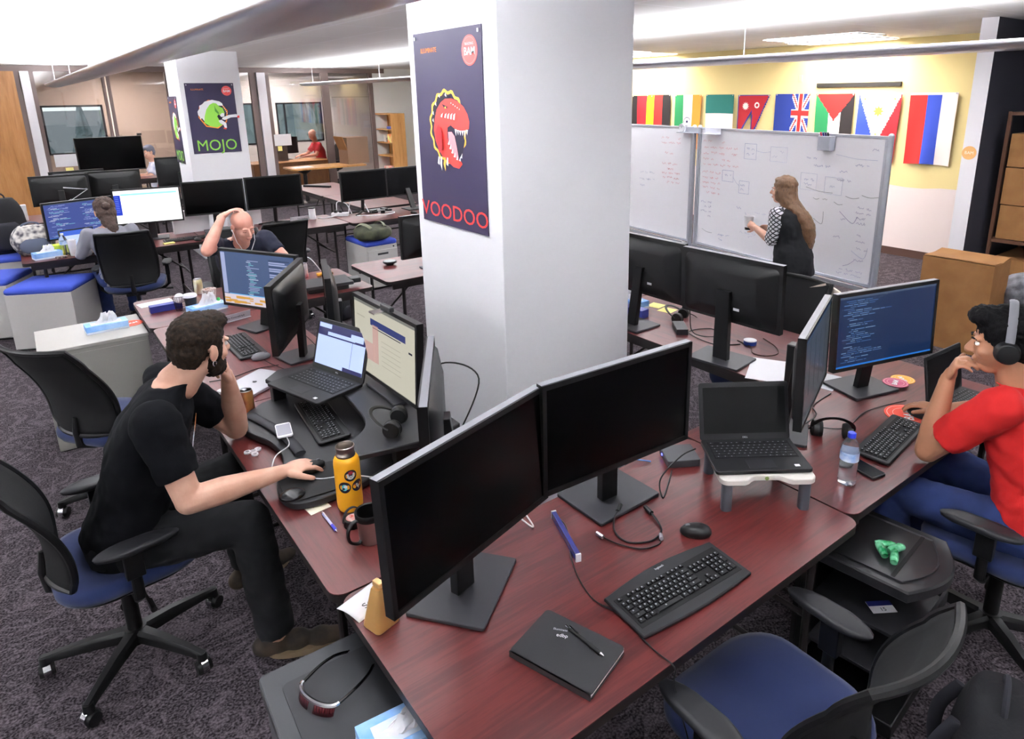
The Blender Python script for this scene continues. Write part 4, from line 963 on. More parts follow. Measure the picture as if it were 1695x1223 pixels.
cord('cable', [(0.60, 3.60, TZ+.003), (0.70, 3.58, TZ+.003), (0.84, 3.62, TZ+.003), (0.95, 3.60, TZ+.003)], 'thin black cable behind the silver laptop', r=0.0022)
keyboard(0.875, 4.02, -PI/2-0.04+0.06, 'grey keyboard behind the head of the man in the dark t-shirt', w=0.44, d=0.15, group='black keyboards')
mouse(0.905, 3.765, -PI/2, 'grey mouse beside the grey keyboard', m=M['grey'])
def name_sign(x, y, z, rz, label, word, L=0.2):
    t = thing('name_sign', label, 'sign', (x, y, z), rz, 'desk name signs')
    MB().box((0, 0.012, 0.026), (L, 0.003, 0.052), R=Matrix.Rotation(0.25, 4, 'X')).box((0, 0.03, 0.003), (L, 0.05, 0.004)).build('holder', M['lgrey'], t, smooth=0)
    text('lettering', word, 0.018, M['black'], Matrix.Translation((0, 0.0095, 0.025)) @ Matrix.Rotation(0.25, 4, 'X') @ flatM((0, 0, 0), (1, 0, 0), (0, 0, 1)), t, 0.0003)
name_sign(0.975, 4.555, TZ, 0.25, 'name sign in front of the dark code monitor', 'Julia Konovalchyk', 0.21)
name_sign(2.58, 8.0, TZ, 0.02, 'name sign between the dark monitor and the white cylinder', 'Team Sustain', 0.26)
# desk corner by the tissue boxes
tissue_box(0.88, 4.93, TZ, 0.2, 'blue tissue box in front of the paper cup', h=0.045, tuft=1.3)
def box_item(name, x, y, z, dx, dy, dz, rz, label, cat, m, bevel=0.002):
    return tag(MB().box((0, 0, dz/2), (dx, dy, dz)).build(name, m, smooth=0, bevel=bevel), label, cat, loc=(x, y, z), rz=rz)
box_item('box', 0.66, 5.13, TZ, 0.20, 0.06, 0.045, 0.02, 'dark blue flat box beside the mesh pen cup', 'box', mat('box_navy', '#2b3284', 0.5))
box_item('paper_sheet', 0.63, 5.36, TZ, 0.22, 0.12, 0.002, 0.15, 'white sheet on the corner of the crosswise table', 'paper', M['paper'], 0)
box_item('sticky_note', 0.67, 4.62, TZ, 0.09, 0.09, 0.0015, 0.3, 'yellow note by the back of the man\'s head', 'sticky note', M['offpaper'], 0)
mc = thing('pen_cup', 'black wire mesh cup stuffed with white tissue', 'pen cup', (0.74, 5.06, TZ), 0)
R = [(0.030, 0.0), (0.034, 0.03), (0.038, 0.06), (0.045, 0.10)]
mm = MB()
for r_, z_ in R: mm.tube([(r_*math.cos(2*PI*i/24), r_*math.sin(2*PI*i/24), z_+0.002) for i in range(24)], 0.0014, 5, closed=True)
for i in range(18):
    a = 2*PI*i/18; mm.tube([(r_*math.cos(a), r_*math.sin(a), z_+0.002) for r_, z_ in R], 0.0009, 4)
mm.build('wire_mesh', M['black'], mc); MB().ell((0, 0, 0.085), (0.034, 0.034, 0.035)).build('tissue', M['paper'], mc, smooth=70)
cup(0.80, 5.02, TZ, 'dark coffee cup with a white lid behind the tissue box', h=0.10, m=mat('cup_dark', '#24242a', 0.5), lid=M['white'])
cup(0.945, 5.12, TZ, 'white patterned paper cup beside the green-capped bottle', h=0.10, r=0.045, m=mat('cup_speckle', '#f1ece8', 0.6, col2='#b58f80', cscale=90))
can(0.93, 5.42, TZ, 'gold and white drink can behind the paper cup', body='#d8d0a0', band='#efefef', h=0.115)
gb = thing('glue_bottle', 'small white bottle with a round green cap', 'bottle', (0.965, 4.96, TZ)); MB().lathe([(0.018, 0), (0.023, 0.004), (0.024, 0.03), (0.02, 0.042), (0.012, 0.048)], 20).build('bottle_body', M['white'], gb, smooth=60); MB().ell((0, 0, 0.058), (0.012, 0.012, 0.014)).build('cap', mat('cap_green', '#2fae4e', 0.4), gb, smooth=80)
can(1.70, 5.36, TZ, 'white and red drink can beside the closed black laptop', body='#e6e0e2', band='#c0454c', h=0.12, group=None)
box_item('snack_packet', 1.86, 5.34, TZ, 0.13, 0.05, 0.02, -0.2, 'orange and brown snack packet by the white and red can', 'snack', mat('snack_orange', '#e2a02c', 0.5, col2='#5a2a16', cscale=26), 0.006)
lp = thing('closed_laptop', 'closed black laptop lying on a dock at the end of the crosswise table', 'laptop', (1.72, 4.93, TZ), -0.12)
MB().prism(rrect(0.36, 0.25, 0.012, 4), 0.035, 0.058, ch=0.002).build('case', M['charcoal'], lp); MB().prism(rrect(0.30, 0.2, 0.02, 4), 0.0, 0.035).build('dock', M['black'], lp)
MB().box((0.21, -0.02, 0.045), (0.08, 0.09, 0.035)).build('power_brick', M['black'], lp, smooth=0, bevel=0.006)
wb = thing('webcam', 'small webcam clipped over the top of the cream page monitor', 'webcam', (1.115, 2.53, 1.282), math.radians(91+0))
MB().box((0, -0.012, 0.012), (0.095, 0.022, 0.022)).build('body', M['charcoal'], wb, smooth=0, bevel=0.006); MB().box((0, 0.03, 0.004), (0.05, 0.06, 0.006)).build('clip', M['chrome'], wb, smooth=0); MB().cyl((0, -0.024, 0.012), (0, -0.022, 0.012), 0.006, n=14).build('lens', M['blackg'], wb)
box_item('power_adapter', 1.21, 2.06, TZ+0.0, 0.07, 0.09, 0.10, 0.4, 'black power adapter block beside the foot of the white column', 'power adapter', M['black'])
cord('cable', [(1.20, 2.10, TZ+.05), (1.28, 2.3, TZ+.02), (1.35, 2.42, TZ-.1), (1.48, 2.40, TZ+.18), (1.42, 2.62, TZ+.20), (1.30, 2.70, TZ+.05), (1.26, 2.8, TZ+.01)], 'black cable arching against the white column', r=0.004)
cord('cable', [(1.10, 3.70, TZ+.16), (1.16, 3.5, TZ+.03), (1.0, 3.45, TZ+.003), (0.93, 3.62, TZ+.003), (0.91, 3.72, TZ+.004)], 'thin mouse cable behind the silver laptop', r=0.002)

# ================================================================== right side things
water_bottle(2.235, 1.075, TZ, 'clear water bottle with a blue cap in front of the man in red', group='clear water bottles')
ph = thing('phone', 'black phone lying beside the clear water bottle', 'phone', (2.375, 1.085, TZ), math.radians(-12)); MB().prism(rrect(0.075, 0.15, 0.012, 5), 0, 0.009, ch=0.002).build('case', M['black'], ph); MB().box((0, 0, 0.0094), (0.066, 0.135, 0.0006)).build('screen', M['screenoff'], ph, smooth=0)
keyboard(2.672, 1.125, 0.12, 'black keyboard in front of the man in the red polo', w=0.44, d=0.14, logo=None)
headset(2.53, 1.30, TZ, 2.2, 'black headset lying behind the clear water bottle', tilt=0.9, group='black headsets')
coaster(2.965, 1.185, TZ, 0.5, 'round orange-red mat under the mouse of the man in red', r=0.10, col='#f0503a')
mouse(2.985, 1.155, -0.2, 'black mouse on the orange-red mat', z=TZ+0.003)
coaster(3.235, 1.375, TZ+0.014, 0.3, 'round pink mat at the foot of the blue code monitor', r=0.058, col='#b8436c', word='BAM')
coaster(3.33, 1.46, TZ, 0.9, 'round yellow mat overlapping the pink one', r=0.055, col='#f0a93a', word='BAM').location = (3.335, 1.385, TZ)
laptop(3.265, 1.055, TZ, math.radians(-3), 100, 'open black laptop with its dark screen edge beside the man in red', w=0.33, d=0.22, sticker=False, group=None)
box_item('paper_sheet', 2.93, 1.87, TZ, 0.30, 0.22, 0.0015, 0.5, 'white paper sheet on the corner between the two right tables', 'paper', M['paper'], 0)
box_item('paper_sheet', 3.02, 1.62, TZ, 0.2, 0.14, 0.0015, 0.2, 'pale sheet behind the blue code monitor', 'paper', M['lgrey'], 0)
tn = thing('tin', 'round blue and white tin beside the cable loop', 'tin', (3.17, 2.17, TZ)); MB().cyl((0, 0, 0), (0, 0, 0.022), 0.036, n=32).build('tin_body', mat('tin_blue', '#2f50b4', 0.4), tn, bevel=0.001); MB().cyl((0, 0, 0.022), (0, 0, 0.026), 0.0365, n=32).cyl((0, 0, 0.026), (0, 0, 0.0265), 0.024, n=32).build('tin_lid', M['white'], tn)
cord('cable', [(3.30, 2.17, TZ+.004), (3.24, 2.05, TZ+.004), (3.16, 1.98, TZ+.003), (3.08, 2.0, TZ+.003), (3.06, 2.07, TZ+.003), (3.13, 2.14, TZ+.004), (3.16, 2.25, TZ+.003)], 'brown cable loop beside the round tin', r=0.003, m=mat('cable_brown', '#4c3228', 0.6))
cord('cable', [(2.93, 2.42, TZ+.2), (2.99, 2.45, TZ+.05), (3.06, 2.42, TZ+.004), (3.15, 2.36, TZ+.004), (3.2, 2.48, TZ+.004), (3.05, 2.52, TZ+.004), (3.0, 2.3, TZ+.005), (3.12, 2.2, TZ+.003)], 'dark cable tangle under the wide monitor', r=0.003)
headset(3.20, 2.72, TZ, 0.4, 'black headset under the wide monitor, beside the yellow notes', tilt=0.5, group='black headsets')
box_item('dark_box', 3.04, 2.58, TZ, 0.16, 0.07, 0.035, 0.9, 'flat black box in front of the headset', 'box', M['charcoal'])
for i, (x, y, l) in enumerate(((3.30, 3.02, 'yellow sticky note farther from the headset'), (3.28, 2.90, 'yellow sticky note nearer to the headset'))): box_item('sticky_note', x, y, TZ+.001, 0.10, 0.10, 0.001, 0.2, l, 'sticky note', mat('sticky_yellow', '#efe48c', 0.7), 0)
box_item('box', 3.04, 2.98, TZ, 0.07, 0.2, 0.055, 0.1, 'dark blue box half hidden by the column', 'box', mat('box_navy', '#2b3284', 0.5))
tissue_box(3.18, 3.14, TZ, 1.5, 'blue tissue box behind the dark blue box by the column', h=0.05)
pt = thing('desk_phone', 'white desk phone handset standing behind the sideways monitor', 'phone', (2.95, 1.665, TZ), 0.3); MB().prism(rrect(0.07, 0.07, 0.02, 4), 0, 0.03).build('dock', M['charcoal'], pt); MB().tube(bez([(0, 0, 0.03), (0, 0.005, 0.12), (0, 0.02, 0.19), (0.0, 0.02, 0.235)], 6), [0.02]*18+[0.024], 12).build('handset', M['white'], pt, smooth=70)
box_item('speaker', 2.80, 1.65, TZ, 0.06, 0.09, 0.24, 0.2, 'slim black box with a white top behind the sideways monitor', 'speaker', M['black'], 0.006)
cord('cable', [(2.50, 1.45, TZ+.004), (2.62, 1.30, TZ+.003), (2.85, 1.32, TZ+.003), (3.1, 1.26, TZ+.003)], 'thin black cable crossing the red polo man\'s desk', r=0.002)
cord('cable', [(2.44, 1.42, TZ+.004), (2.60, 1.42, TZ+.02), (2.72, 1.5, TZ+.004), (2.9, 1.52, TZ+.004)], 'black cable behind the headset', r=0.003)
pk = thing('puck', 'round black puck speaker on the table end left of the column', 'speaker', (2.42, 5.30, TZ)); MB().lathe([(0.03, 0), (0.035, 0.01), (0.058, 0.02), (0.06, 0.032), (0.056, 0.036), (0.002, 0.036)], 32).build('body', M['black'], pk); MB().cyl((0, 0, 0.036), (0, 0, 0.0365), 0.05, n=32).build('top_plate', mat('puck_grey', '#5c6864', 0.3), pk)
pk.name = 'puck_speaker'
# jacket hung over the chair near the woman
jm = mat('cream_wool', '#cbbfb0', 0.95, bump=0.8, bscale=60)
def jf(u, v):
    a = -0.5+u; x = 3.80 + 0.05*math.sin(u*9+v*2)*v + 0.03*v; y = 2.02 + 0.22*(0.5-u)*(1-0.25*v) ; z = 0.985-0.42*v + 0.02*math.sin(u*7)*(v) - 0.10*abs(a)*1.0
    return (x-3.8, y-2.02, z)
jk = MB().grid(jf, 18, 14).build('jacket', jm, smooth=80, solid=0.02); tag(jk, 'cream jacket hanging from the chair in front of the whiteboard', 'jacket', loc=(3.74, 2.06, 0.04))

# ================================================================== far row things
wc = thing('canister', 'white cylinder with a black lid on the far mahogany table', 'canister', (2.71, 8.0, TZ)); MB().cyl((0, 0, 0), (0, 0, 0.13), 0.04, n=24).build('body', M['white'], wc, bevel=0.002); MB().cyl((0, 0, 0.13), (0, 0, 0.142), 0.041, n=24).build('lid', M['black'], wc)
psu = thing('power_strip', 'white power strip at the end of the cable tangle', 'power strip', (3.05, 8.0, TZ), -0.6); MB().box((0, 0, 0.02), (0.2, 0.07, 0.04)).build('strip', M['white'], psu, smooth=0, bevel=0.004); MB().box((-0.05, 0, 0.055), (0.03, 0.04, 0.03)).box((0.01, 0, 0.055), (0.03, 0.04, 0.03)).build('plug', M['charcoal'], psu, smooth=0)
for k, pp_ in enumerate((((3.0, 7.95, TZ+.02), (2.86, 7.93, TZ+.006), (2.78, 8.02, TZ+.006)), ((3.02, 8.02, TZ+.07), (3.06, 8.08, TZ+.16), (3.16, 8.06, TZ+.13), (3.2, 8.0, TZ+.01)), ((3.15, 7.98, TZ+.01), (3.22, 8.05, TZ+.16), (3.34, 8.02, TZ+.17), (3.38, 7.9, TZ+.02)), ((3.2, 7.85, TZ+.004), (3.4, 7.70, TZ+.004), (3.62, 7.72, TZ+.004), (3.66, 7.84, TZ+.004), (3.5, 7.92, TZ+.006)))):
    cord('cable', pp_, ('white cable from the power strip toward the white cylinder', 'tall white cable loop over the power strip', 'white cable loop beside the monitor foot', 'long white cable loop reaching right of the monitor foot')[k], r=0.006, m=M['white'])
for k, (x, y) in enumerate(((3.46, 7.95), (3.55, 7.86), (3.62, 7.98))): box_item('power_adapter', x, y, TZ, 0.10, 0.05, 0.035, 0.5+k*0.6, ('black adapter touching the splayed monitor foot', 'black adapter in the middle of the white loop', 'black adapter behind the white loop')[k], 'power adapter', M['black'])
mouse(3.80, 7.52, 0.3, 'small dark mouse near the edge of the far table by the column')
box_item('closed_laptop', 3.55, 8.02, TZ, 0.3, 0.2, 0.02, 0.1, 'closed dark laptop behind the white cable loop', 'laptop', M['charcoal'])
box_item('metal_bar', 3.82, 10.9, TZ, 0.05, 0.5, 0.03, 0.6, 'black bar lying on the farthest bare table', 'bar', M['charcoal'])
for i, (x, y, l) in enumerate(((1.42, 8.12, 'white case standing below the dark monitor beside the white screen'), (1.98, 8.15, 'white case standing behind the bald man\'s head'))):
    box_item('computer_case', x, y, TZ, 0.36, 0.06, 0.24, 0.03, l, 'computer case', M['white'])
keyboard(1.28, 7.70, 0.0, 'grey keyboard to the right of the woman in the grey cardigan', w=0.42, d=0.12, legends=False, group='black keyboards')
mouse(1.36, 7.56, 0.2, 'dark mouse on the near edge of the far table')
box_item('sticky_note', 1.10, 7.60, TZ, 0.10, 0.06, 0.01, 0.1, 'yellow pad beside the woman\'s chair', 'notepad', mat('sticky_yellow', '#efe48c', 0.7), 0)
box_item('closed_laptop', 1.62, 7.66, TZ, 0.30, 0.2, 0.018, -0.15, 'closed black laptop under the dark monitor by the bald man', 'laptop', M['charcoal'])
laptop(0.40, 7.76, TZ, 0.25, 105, 'small open laptop with a blue window left of the woman', w=0.3, d=0.2, sticker=False, content=(MB().box((0, 0, 0), (0.275, 0.165, 0.001), 0).box((0, 0.06, 0.0008), (0.275, 0.045, 0.0006), 1), [emis('ltpale', '#c6d8ff', 1.1), emis('ltblue', '#3f6ce0', 1.0)]), keys=False)
water_bottle(0.24, 7.70, TZ, 'clear water bottle beside the patterned backpack', group='clear water bottles', capc='#e8e8f0')
cup(0.30, 7.62, TZ, 'white cup next to the far clear water bottle', h=0.14, r=0.035, lid=M['white'])
tissue_box(0.10, 7.66, TZ, 0.2, 'blue tissue box in front of the patterned backpack', w=0.22, h=0.06)
box_item('keys', 0.20, 7.56, TZ, 0.09, 0.05, 0.02, 0.3, 'small bunch of keys near the table edge', 'keys', mat('keys_mix', '#b9a9a4', 0.4, 0.5, col2='#4a4040', cscale=60), 0.008)
box_item('snack_packet', 0.16, 7.76, TZ+0.0, 0.16, 0.08, 0.10, 0.1, 'bright green packet leaning on the patterned backpack', 'packet', mat('packet_green', '#b4d83a', 0.5, col2='#e9e25a', cscale=20), 0.01)
def backpack(loc, rz, label, w, d, h, m, m2, lie=False, loop=True):
    t = thing('backpack', label, 'backpack', loc, rz); R = []; n = 32
    for k in range(13):
        f = k/12; s = math.sin(PI*(0.12+0.80*f))**0.38
        R.append([(w/2*s*math.copysign(abs(math.cos(2*PI*i/n))**0.6, math.cos(2*PI*i/n))*(1+0.03*math.sin(f*9+i)), d/2*s*math.copysign(abs(math.sin(2*PI*i/n))**0.75, math.sin(2*PI*i/n)), h*f) for i in range(n)])
    T = Matrix.Translation((0, 0, d/2)) @ Matrix.Rotation(PI/2, 4, 'X') @ Matrix.Translation((0, 0, -h/2)) if lie else Matrix.Identity(4)
    MB(T).rings(R).build('bag', m, t, smooth=80)
    R = []
    for k in range(9):
        f = k/8; s = math.sin(PI*(0.1+0.8*f))**0.4
        R.append([(w*0.36*s*math.copysign(abs(math.cos(2*PI*i/n))**0.6, math.cos(2*PI*i/n)), -d*0.42-d*0.16*s*abs(math.sin(2*PI*i/n)) if math.sin(2*PI*i/n) < 0 else -d*0.40, h*(0.08+0.5*f)) for i in range(n)])
    MB(T).rings(R).build('front_pocket', m2, t, smooth=80)
    if loop: MB(T).tube(bez([(-0.07, 0, h*0.93), (-0.06, 0, h*1.05), (0, 0, h*1.11), (0.06, 0, h*1.05), (0.07, 0, h*0.93)], 6), 0.009, 8).build('grab_handle', m2, t)
    for s in (-1, 1): MB(T).tube(bez([(s*w*0.22, d*0.42, h*0.85), (s*w*0.26, d*0.62, h*0.6), (s*w*0.28, d*0.6, h*0.3), (s*w*0.3, d*0.38, h*0.1)], 6), 0.02, 8, flat=0.35).build('strap', m2, t)
    return t
camo = mat('zebra_fabric', '#4a4650', 0.9, col2='#d8d2cc', cscale=22, cdet=1)
backpack((0.02, 7.98, TZ), 0.1, 'grey patterned backpack on the far left table', 0.34, 0.22, 0.27, camo, mat('pack_slate', '#5d6478', 0.9))
backpack((-0.22, 9.86, 0.46), 0.2, 'tall black backpack at the left edge of the picture', 0.46, 0.3, 0.62, mat('pack_black', '#15151a', 0.85, bump=0.4, bscale=90), mat('pack_black2', '#22222a', 0.85))
backpack((3.10, 7.18, 0.565), 0.15, 'dark olive backpack lying on the blue-cushioned cabinet', 0.42, 0.17, 0.34, mat('pack_olive', '#26281f', 0.7, col2='#474a36', cscale=10), mat('pack_olive2', '#6e705c', 0.6), lie=True, loop=False)
box_item('bottle_stick', -0.0, 10.3, TZ, 0.06, 0.06, 0.2, 0, 'white bottle standing by the leftmost far monitor', 'bottle', M['white'], 0.012)
rb = thing('drink_bottle', 'red bottle with a grey cap left of the back column', 'bottle', (1.62, 11.2, TZ)); MB().lathe([(0.035, 0), (0.038, 0.01), (0.038, 0.15), (0.02, 0.2), (0.018, 0.22)], 20).build('bottle_body', mat('bottle_red', '#d23c4a', 0.4), rb, smooth=50); MB().cyl((0, 0, 0.22), (0, 0, 0.25), 0.02, n=16).build('cap', M['lgrey'], rb)
for i, (x, y, w_, h_, c_, l) in enumerate(((1.02, 12.1, 0.16, 0.07, M['offpaper'], 'cream box below the dark television'), (1.28, 12.1, 0.18, 0.05, mat('box_tan', '#a9836a', 0.7), 'tan box below the dark television'), (1.46, 12.1, 0.08, 0.06, M['paper'], 'small white box below the television\'s right corner'))):
    box_item('box', x, y, 1.0, w_, 0.12, h_, 0, l, 'box', c_)
table(0.75, 11.75, 'high dark shelf table below the television', 'x', L=1.0, W=0.4, z=1.0, group='far dark tables')
ls = thing('laptop_stand', 'pale folding metal stand among the far monitors', 'stand', (0.52, 9.95, TZ)); MB().tube([(-0.1, 0, 0.40), (0.14, 0, 0.36), (-0.08, 0, 0.22), (0.14, 0, 0.17)], 0.008, 6).tube([(-0.1, 0.1, 0.40), (0.14, 0.1, 0.36), (-0.08, 0.1, 0.22), (0.14, 0.1, 0.17)], 0.008, 6).box((0.02, 0.05, 0.09), (0.2, 0.14, 0.18)).build('frame', M['lgrey'], ls)

# ================================================================== cabinets
def cushion_cab(loc, rz, label, w=0.40, d=0.55, h=0.50, cush=True, drawers=True):
    t = thing('mobile_cabinet', label, 'cabinet', loc, rz, 'grey mobile cabinets')
    MB().box((0, d/2, h/2+0.01), (w, d, h-0.02)).build('body', M['cab'], t, smooth=0, bevel=0.004)
    MB().box((0, d/2, 0.012), (w-0.04, d-0.04, 0.024)).build('plinth', M['black'], t, smooth=0)
    if drawers:
        hh = h-0.06
        for i, (z0, z1) in enumerate(((0.03, h*0.60), (h*0.61, h-0.05))):
            o = MB().box((0, -0.008, (z0+z1)/2), (w-0.012, 0.018, z1-z0)).build('drawer', M['cab'], t, smooth=0, bevel=0.002)
            if i == 1: MB().box((0, -0.019, (z0+z1)/2+0.03), (w*0.34, 0.004, 0.022)).build('recessed_pull', M['dgrey'], o, smooth=0)
        MB().cyl((w*0.38, -0.001, h-0.028), (w*0.38, -0.006, h-0.028), 0.009, n=14).build('lock', M['black'], t)
    if cush:
        R = []
        for z, s in ((0, 0.97), (0.012, 1.0), (0.035, 1.0), (0.05, 0.96), (0.056, 0.85), (0.058, 0.5)):
            R.append([(p[0]*s, d/2+p[1]*s, h+z) for p in rrect(w+0.01, d+0.01, 0.03, 5)])
        MB().rings(R).build('cushion', M['cushion'], t, smooth=60)
    return t
cushion_cab((-0.035, 7.20, 0), -0.477, 'blue-cushioned grey cabinet left of the woman\'s table', w=0.53, d=0.50, h=0.52, drawers=False)
cushion_cab((-0.50, 7.85, 0), -0.45, 'second blue-cushioned cabinet behind the nearest one at left', w=0.55, d=0.5, h=0.52, drawers=False)
cushion_cab((-0.35, 9.55, 0), -0.2, 'blue-cushioned cabinet under the black backpack', w=0.55, d=0.5, h=0.40, drawers=False)
cushion_cab((3.16, 7.10, 0), 0.04, 'grey two-drawer cabinet with a blue cushion under the olive backpack', w=0.38, d=0.55, h=0.505)
cr_ = thing('credenza', 'putty grey metal cabinet behind the empty chair, tissue box on top', 'cabinet', (0.208, 5.145, 0), 0.0)
MB().box((0, 0, 0.335), (0.585, 0.50, 0.65)).build('body', M['putty'], cr_, smooth=0, bevel=0.004); MB().box((0, 0, 0.667), (0.595, 0.51, 0.022)).build('top', mat('putty_top', '#a3a09b', 0.5), cr_, smooth=0, bevel=0.003)
MB().box((0, -0.252, 0.33), (0.57, 0.006, 0.60)).build('back_panel', M['putty'], cr_, smooth=0)
MB().box((0, 0, 0.01), (0.55, 0.46, 0.02)).build('plinth', M['black'], cr_, smooth=0)
tissue_box(0.30, 5.14, 0.678, 0.05, 'blue tissue box on the putty grey cabinet', w=0.24, h=0.05, tuft=1.1)
coaster(0.445, 5.17, 0.679, 0.2, 'round coral sticker on top of the putty grey cabinet', r=0.07)
pd = thing('pedestal', 'black-topped grey pedestal half under the foreground table', 'cabinet', (0.52, 1.36, 0), -0.045)
MB().box((0, 0, 0.285), (0.48, 0.60, 0.55)).build('body', mat('pedestal_side', '#6b6d72', 0.4, 0.3), pd, smooth=0, bevel=0.004)
MB().prism(rrect(0.50, 0.64, 0.02, 4), 0.56, 0.60, ch=0.004).build('top', mat('pedestal_top', '#37393d', 0.5, bump=0.08, bscale=400), pd)
MB().prism(rrect(0.44, 0.54, 0.02, 4, 0.015, -0.02), 0.600, 0.6035, ch=0.001).build('mat', mat('pedestal_mat', '#2b2c30', 0.6), pd)
sg = thing('sunglasses', 'wraparound sport sunglasses with mirrored lenses on the black pedestal top', 'sunglasses', (0.425, 1.515, 0.604), 0.0)
T = Matrix.Rotation(math.radians(-68), 4, 'Z') @ Matrix.Scale(0.98, 4)
fr = [(0.068*math.cos(a), 0.030*math.sin(a)-0.0, 0.022) for a in [PI+PI*k/20 for k in range(21)]]
MB(T).tube([(p[0], p[1]-0.03, p[2]+0.003) for p in fr], 0.0065, 8).build('frame', M['chrome'], sg)
for s in (-1, 1):
    lens = []
    for j, (z, o) in enumerate(((-0.001, 0.012), (0.026, 0.0))):
        lens.append([(s*(0.068*math.sin(0.15+1.15*k/8)), -0.03-0.030*math.cos(0.15+1.15*k/8)-o, z) for k in range(9)])
    m_ = MB(T)
    for k in range(8): m_.quad(lens[0][k], lens[0][k+1], lens[1][k+1], lens[1][k])
    m_.build('lens', mat('lens_wine', '#5a1f28', 0.08, 0.6), sg, smooth=80, solid=0.002)
    MB(T).tube(bez([(s*0.068, -0.03, 0.024), (s*0.072, 0.03, 0.024), (s*0.066, 0.08, 0.02), (s*0.05, 0.115, 0.012)], 6), 0.0042, 8).build('temple', M['blackg'], sg)
    MB(T).ell((s*0.05, 0.117, 0.011), (0.004, 0.008, 0.004)).build('temple_tip', M['chrome'], sg, smooth=80)
tissue_box(0.525, 1.262, 0.604, -0.10, 'blue tissue box on the black pedestal at the bottom edge', w=0.22, d=0.12, h=0.045, tuft=0.55, word='Everyday')
pb = thing('pedestal', 'black open pedestal with a moulded tray top beside the empty chair', 'cabinet', (2.165, 0.86, 0), 0.10)
tp = [(-0.185, 0.26), (-0.185, -0.12)] + [(-0.185+0.37*k/12, -0.12-0.07*math.sin(PI*k/12)) for k in range(1, 12)] + [(0.185, -0.12), (0.185, 0.26)]
MB().prism(tp[::-1][::-1], 0.57, 0.612, ch=0.006).build('top', mat('tray_black', '#1e1e21', 0.4), pb)
tr = [(p[0]*0.82, p[1]*0.82+0.01) for p in tp]
MB().rings([[(p[0]*s, p[1]*s, z) for p in tr] for z, s in ((0.612, 1.0), (0.618, 1.0), (0.618, 0.97), (0.6125, 0.95))], caps=False).build('tray_rim', M['charcoal'], pb)
MB().box((0, -0.055, 0.6135), (0.29, 0.012, 0.003)).build('pen_ridge', M['blackm'], pb, smooth=0)
bd = MB()
bd.box((0.165, 0.08, 0.31), (0.02, 0.34, 0.52))
bd.box((0, 0.24, 0.31), (0.33, 0.02, 0.52)); bd.build('body', M['black'], pb, smooth=0)
for z in (0.40, 0.22): MB().box((0, 0.02, z), (0.31, 0.34, 0.014)).box((0, -0.15, z+0.02), (0.31, 0.012, 0.05)).build('drawer', M['charcoal'], pb, smooth=0, bevel=0.002)
MB().box((0, 0.05, 0.05), (0.36, 0.36, 0.06)).build('base', M['black'], pb, smooth=0, bevel=0.004)
bdg = thing('badge', 'blue and white card numbered 15 on the pedestal\'s open shelf', 'card', (2.115, 0.845, 0.41), -0.6); MB().box((0, 0, 0.001), (0.085, 0.055, 0.002), 0).box((0, 0.016, 0.0022), (0.085, 0.023, 0.0006), 1).build('card', [M['paper'], mat('card_blue', '#2b2f86', 0.5)], bdg, smooth=0); text('number', '15', 0.022, M['black'], Matrix.Translation((0.0, -0.013, 0.0024)), bdg, 0.0002)
mt = thing('candy_pack', 'pack of shiny green wrapped sweets on the tray of the black pedestal', 'sweets', (2.13, 0.85, 0.614), 0.3); mt.scale = (1.3, 1.3, 1.3)
gm = mat('foil_green', '#128048', 0.25, 0.3, col2='#7fd0a4', cscale=45)
for k, (dx, dy, a) in enumerate(((-0.018, -0.014, 0.1), (-0.006, 0.018, 0.5), (0.022, 0.014, 2.0), (0.02, -0.012, -0.6))):
    c, s = math.cos(a), math.sin(a); MB().tube([(dx-c*0.024, dy-s*0.024, 0.009), (dx-c*0.014, dy-s*0.014, 0.011), (dx+c*0.014, dy+s*0.014, 0.011), (dx+c*0.024, dy+s*0.024, 0.009)], [0.009, 0.011, 0.011, 0.009], 10).build('wrapped_sweet', gm, mt, smooth=60)
# backpack standing on the floor behind the empty chair
backpack((1.95, 0.42, 0), 0.3, 'black backpack standing on the floor behind the empty chair', 0.34, 0.24, 0.48, mat('pack_black', '#15151a', 0.85), mat('pack_black2', '#22222a', 0.85))

# floor clutter under the far tables
cord('cable', [(1.20, 7.75, .01), (1.35, 7.35, .01), (1.62, 7.2, .01), (1.75, 7.0, .01), (1.55, 6.85, .01)], 'white cable on the carpet below the far mahogany table', r=0.006, m=M['white'])
cord('cable', [(2.35, 7.7, .30), (2.45, 7.5, .40), (2.62, 7.4, .12), (2.78, 7.35, .01), (2.6, 7.2, .01), (2.45, 7.25, .01)], 'white cable hanging behind the bald man near the grey cabinet', r=0.006, m=M['white'])
box_item('power_strip', 2.30, 7.05, 0, 0.30, 0.05, 0.035, 0.3, 'white power strip lying on the carpet by the empty chair', 'power strip', M['white'])
backpack((2.36, 6.35, 0), 0.5, 'small black bag on the carpet left of the olive backpack', 0.30, 0.2, 0.26, mat('pack_black', '#15151a', 0.85), mat('pack_black2', '#22222a', 0.85))
cord('cable', [(1.15, 5.0, .01), (1.3, 4.55, .01), (1.6, 4.3, .01), (1.9, 4.0, .01), (1.75, 3.6, .01)], 'black cable on the carpet left of the white column', r=0.005)

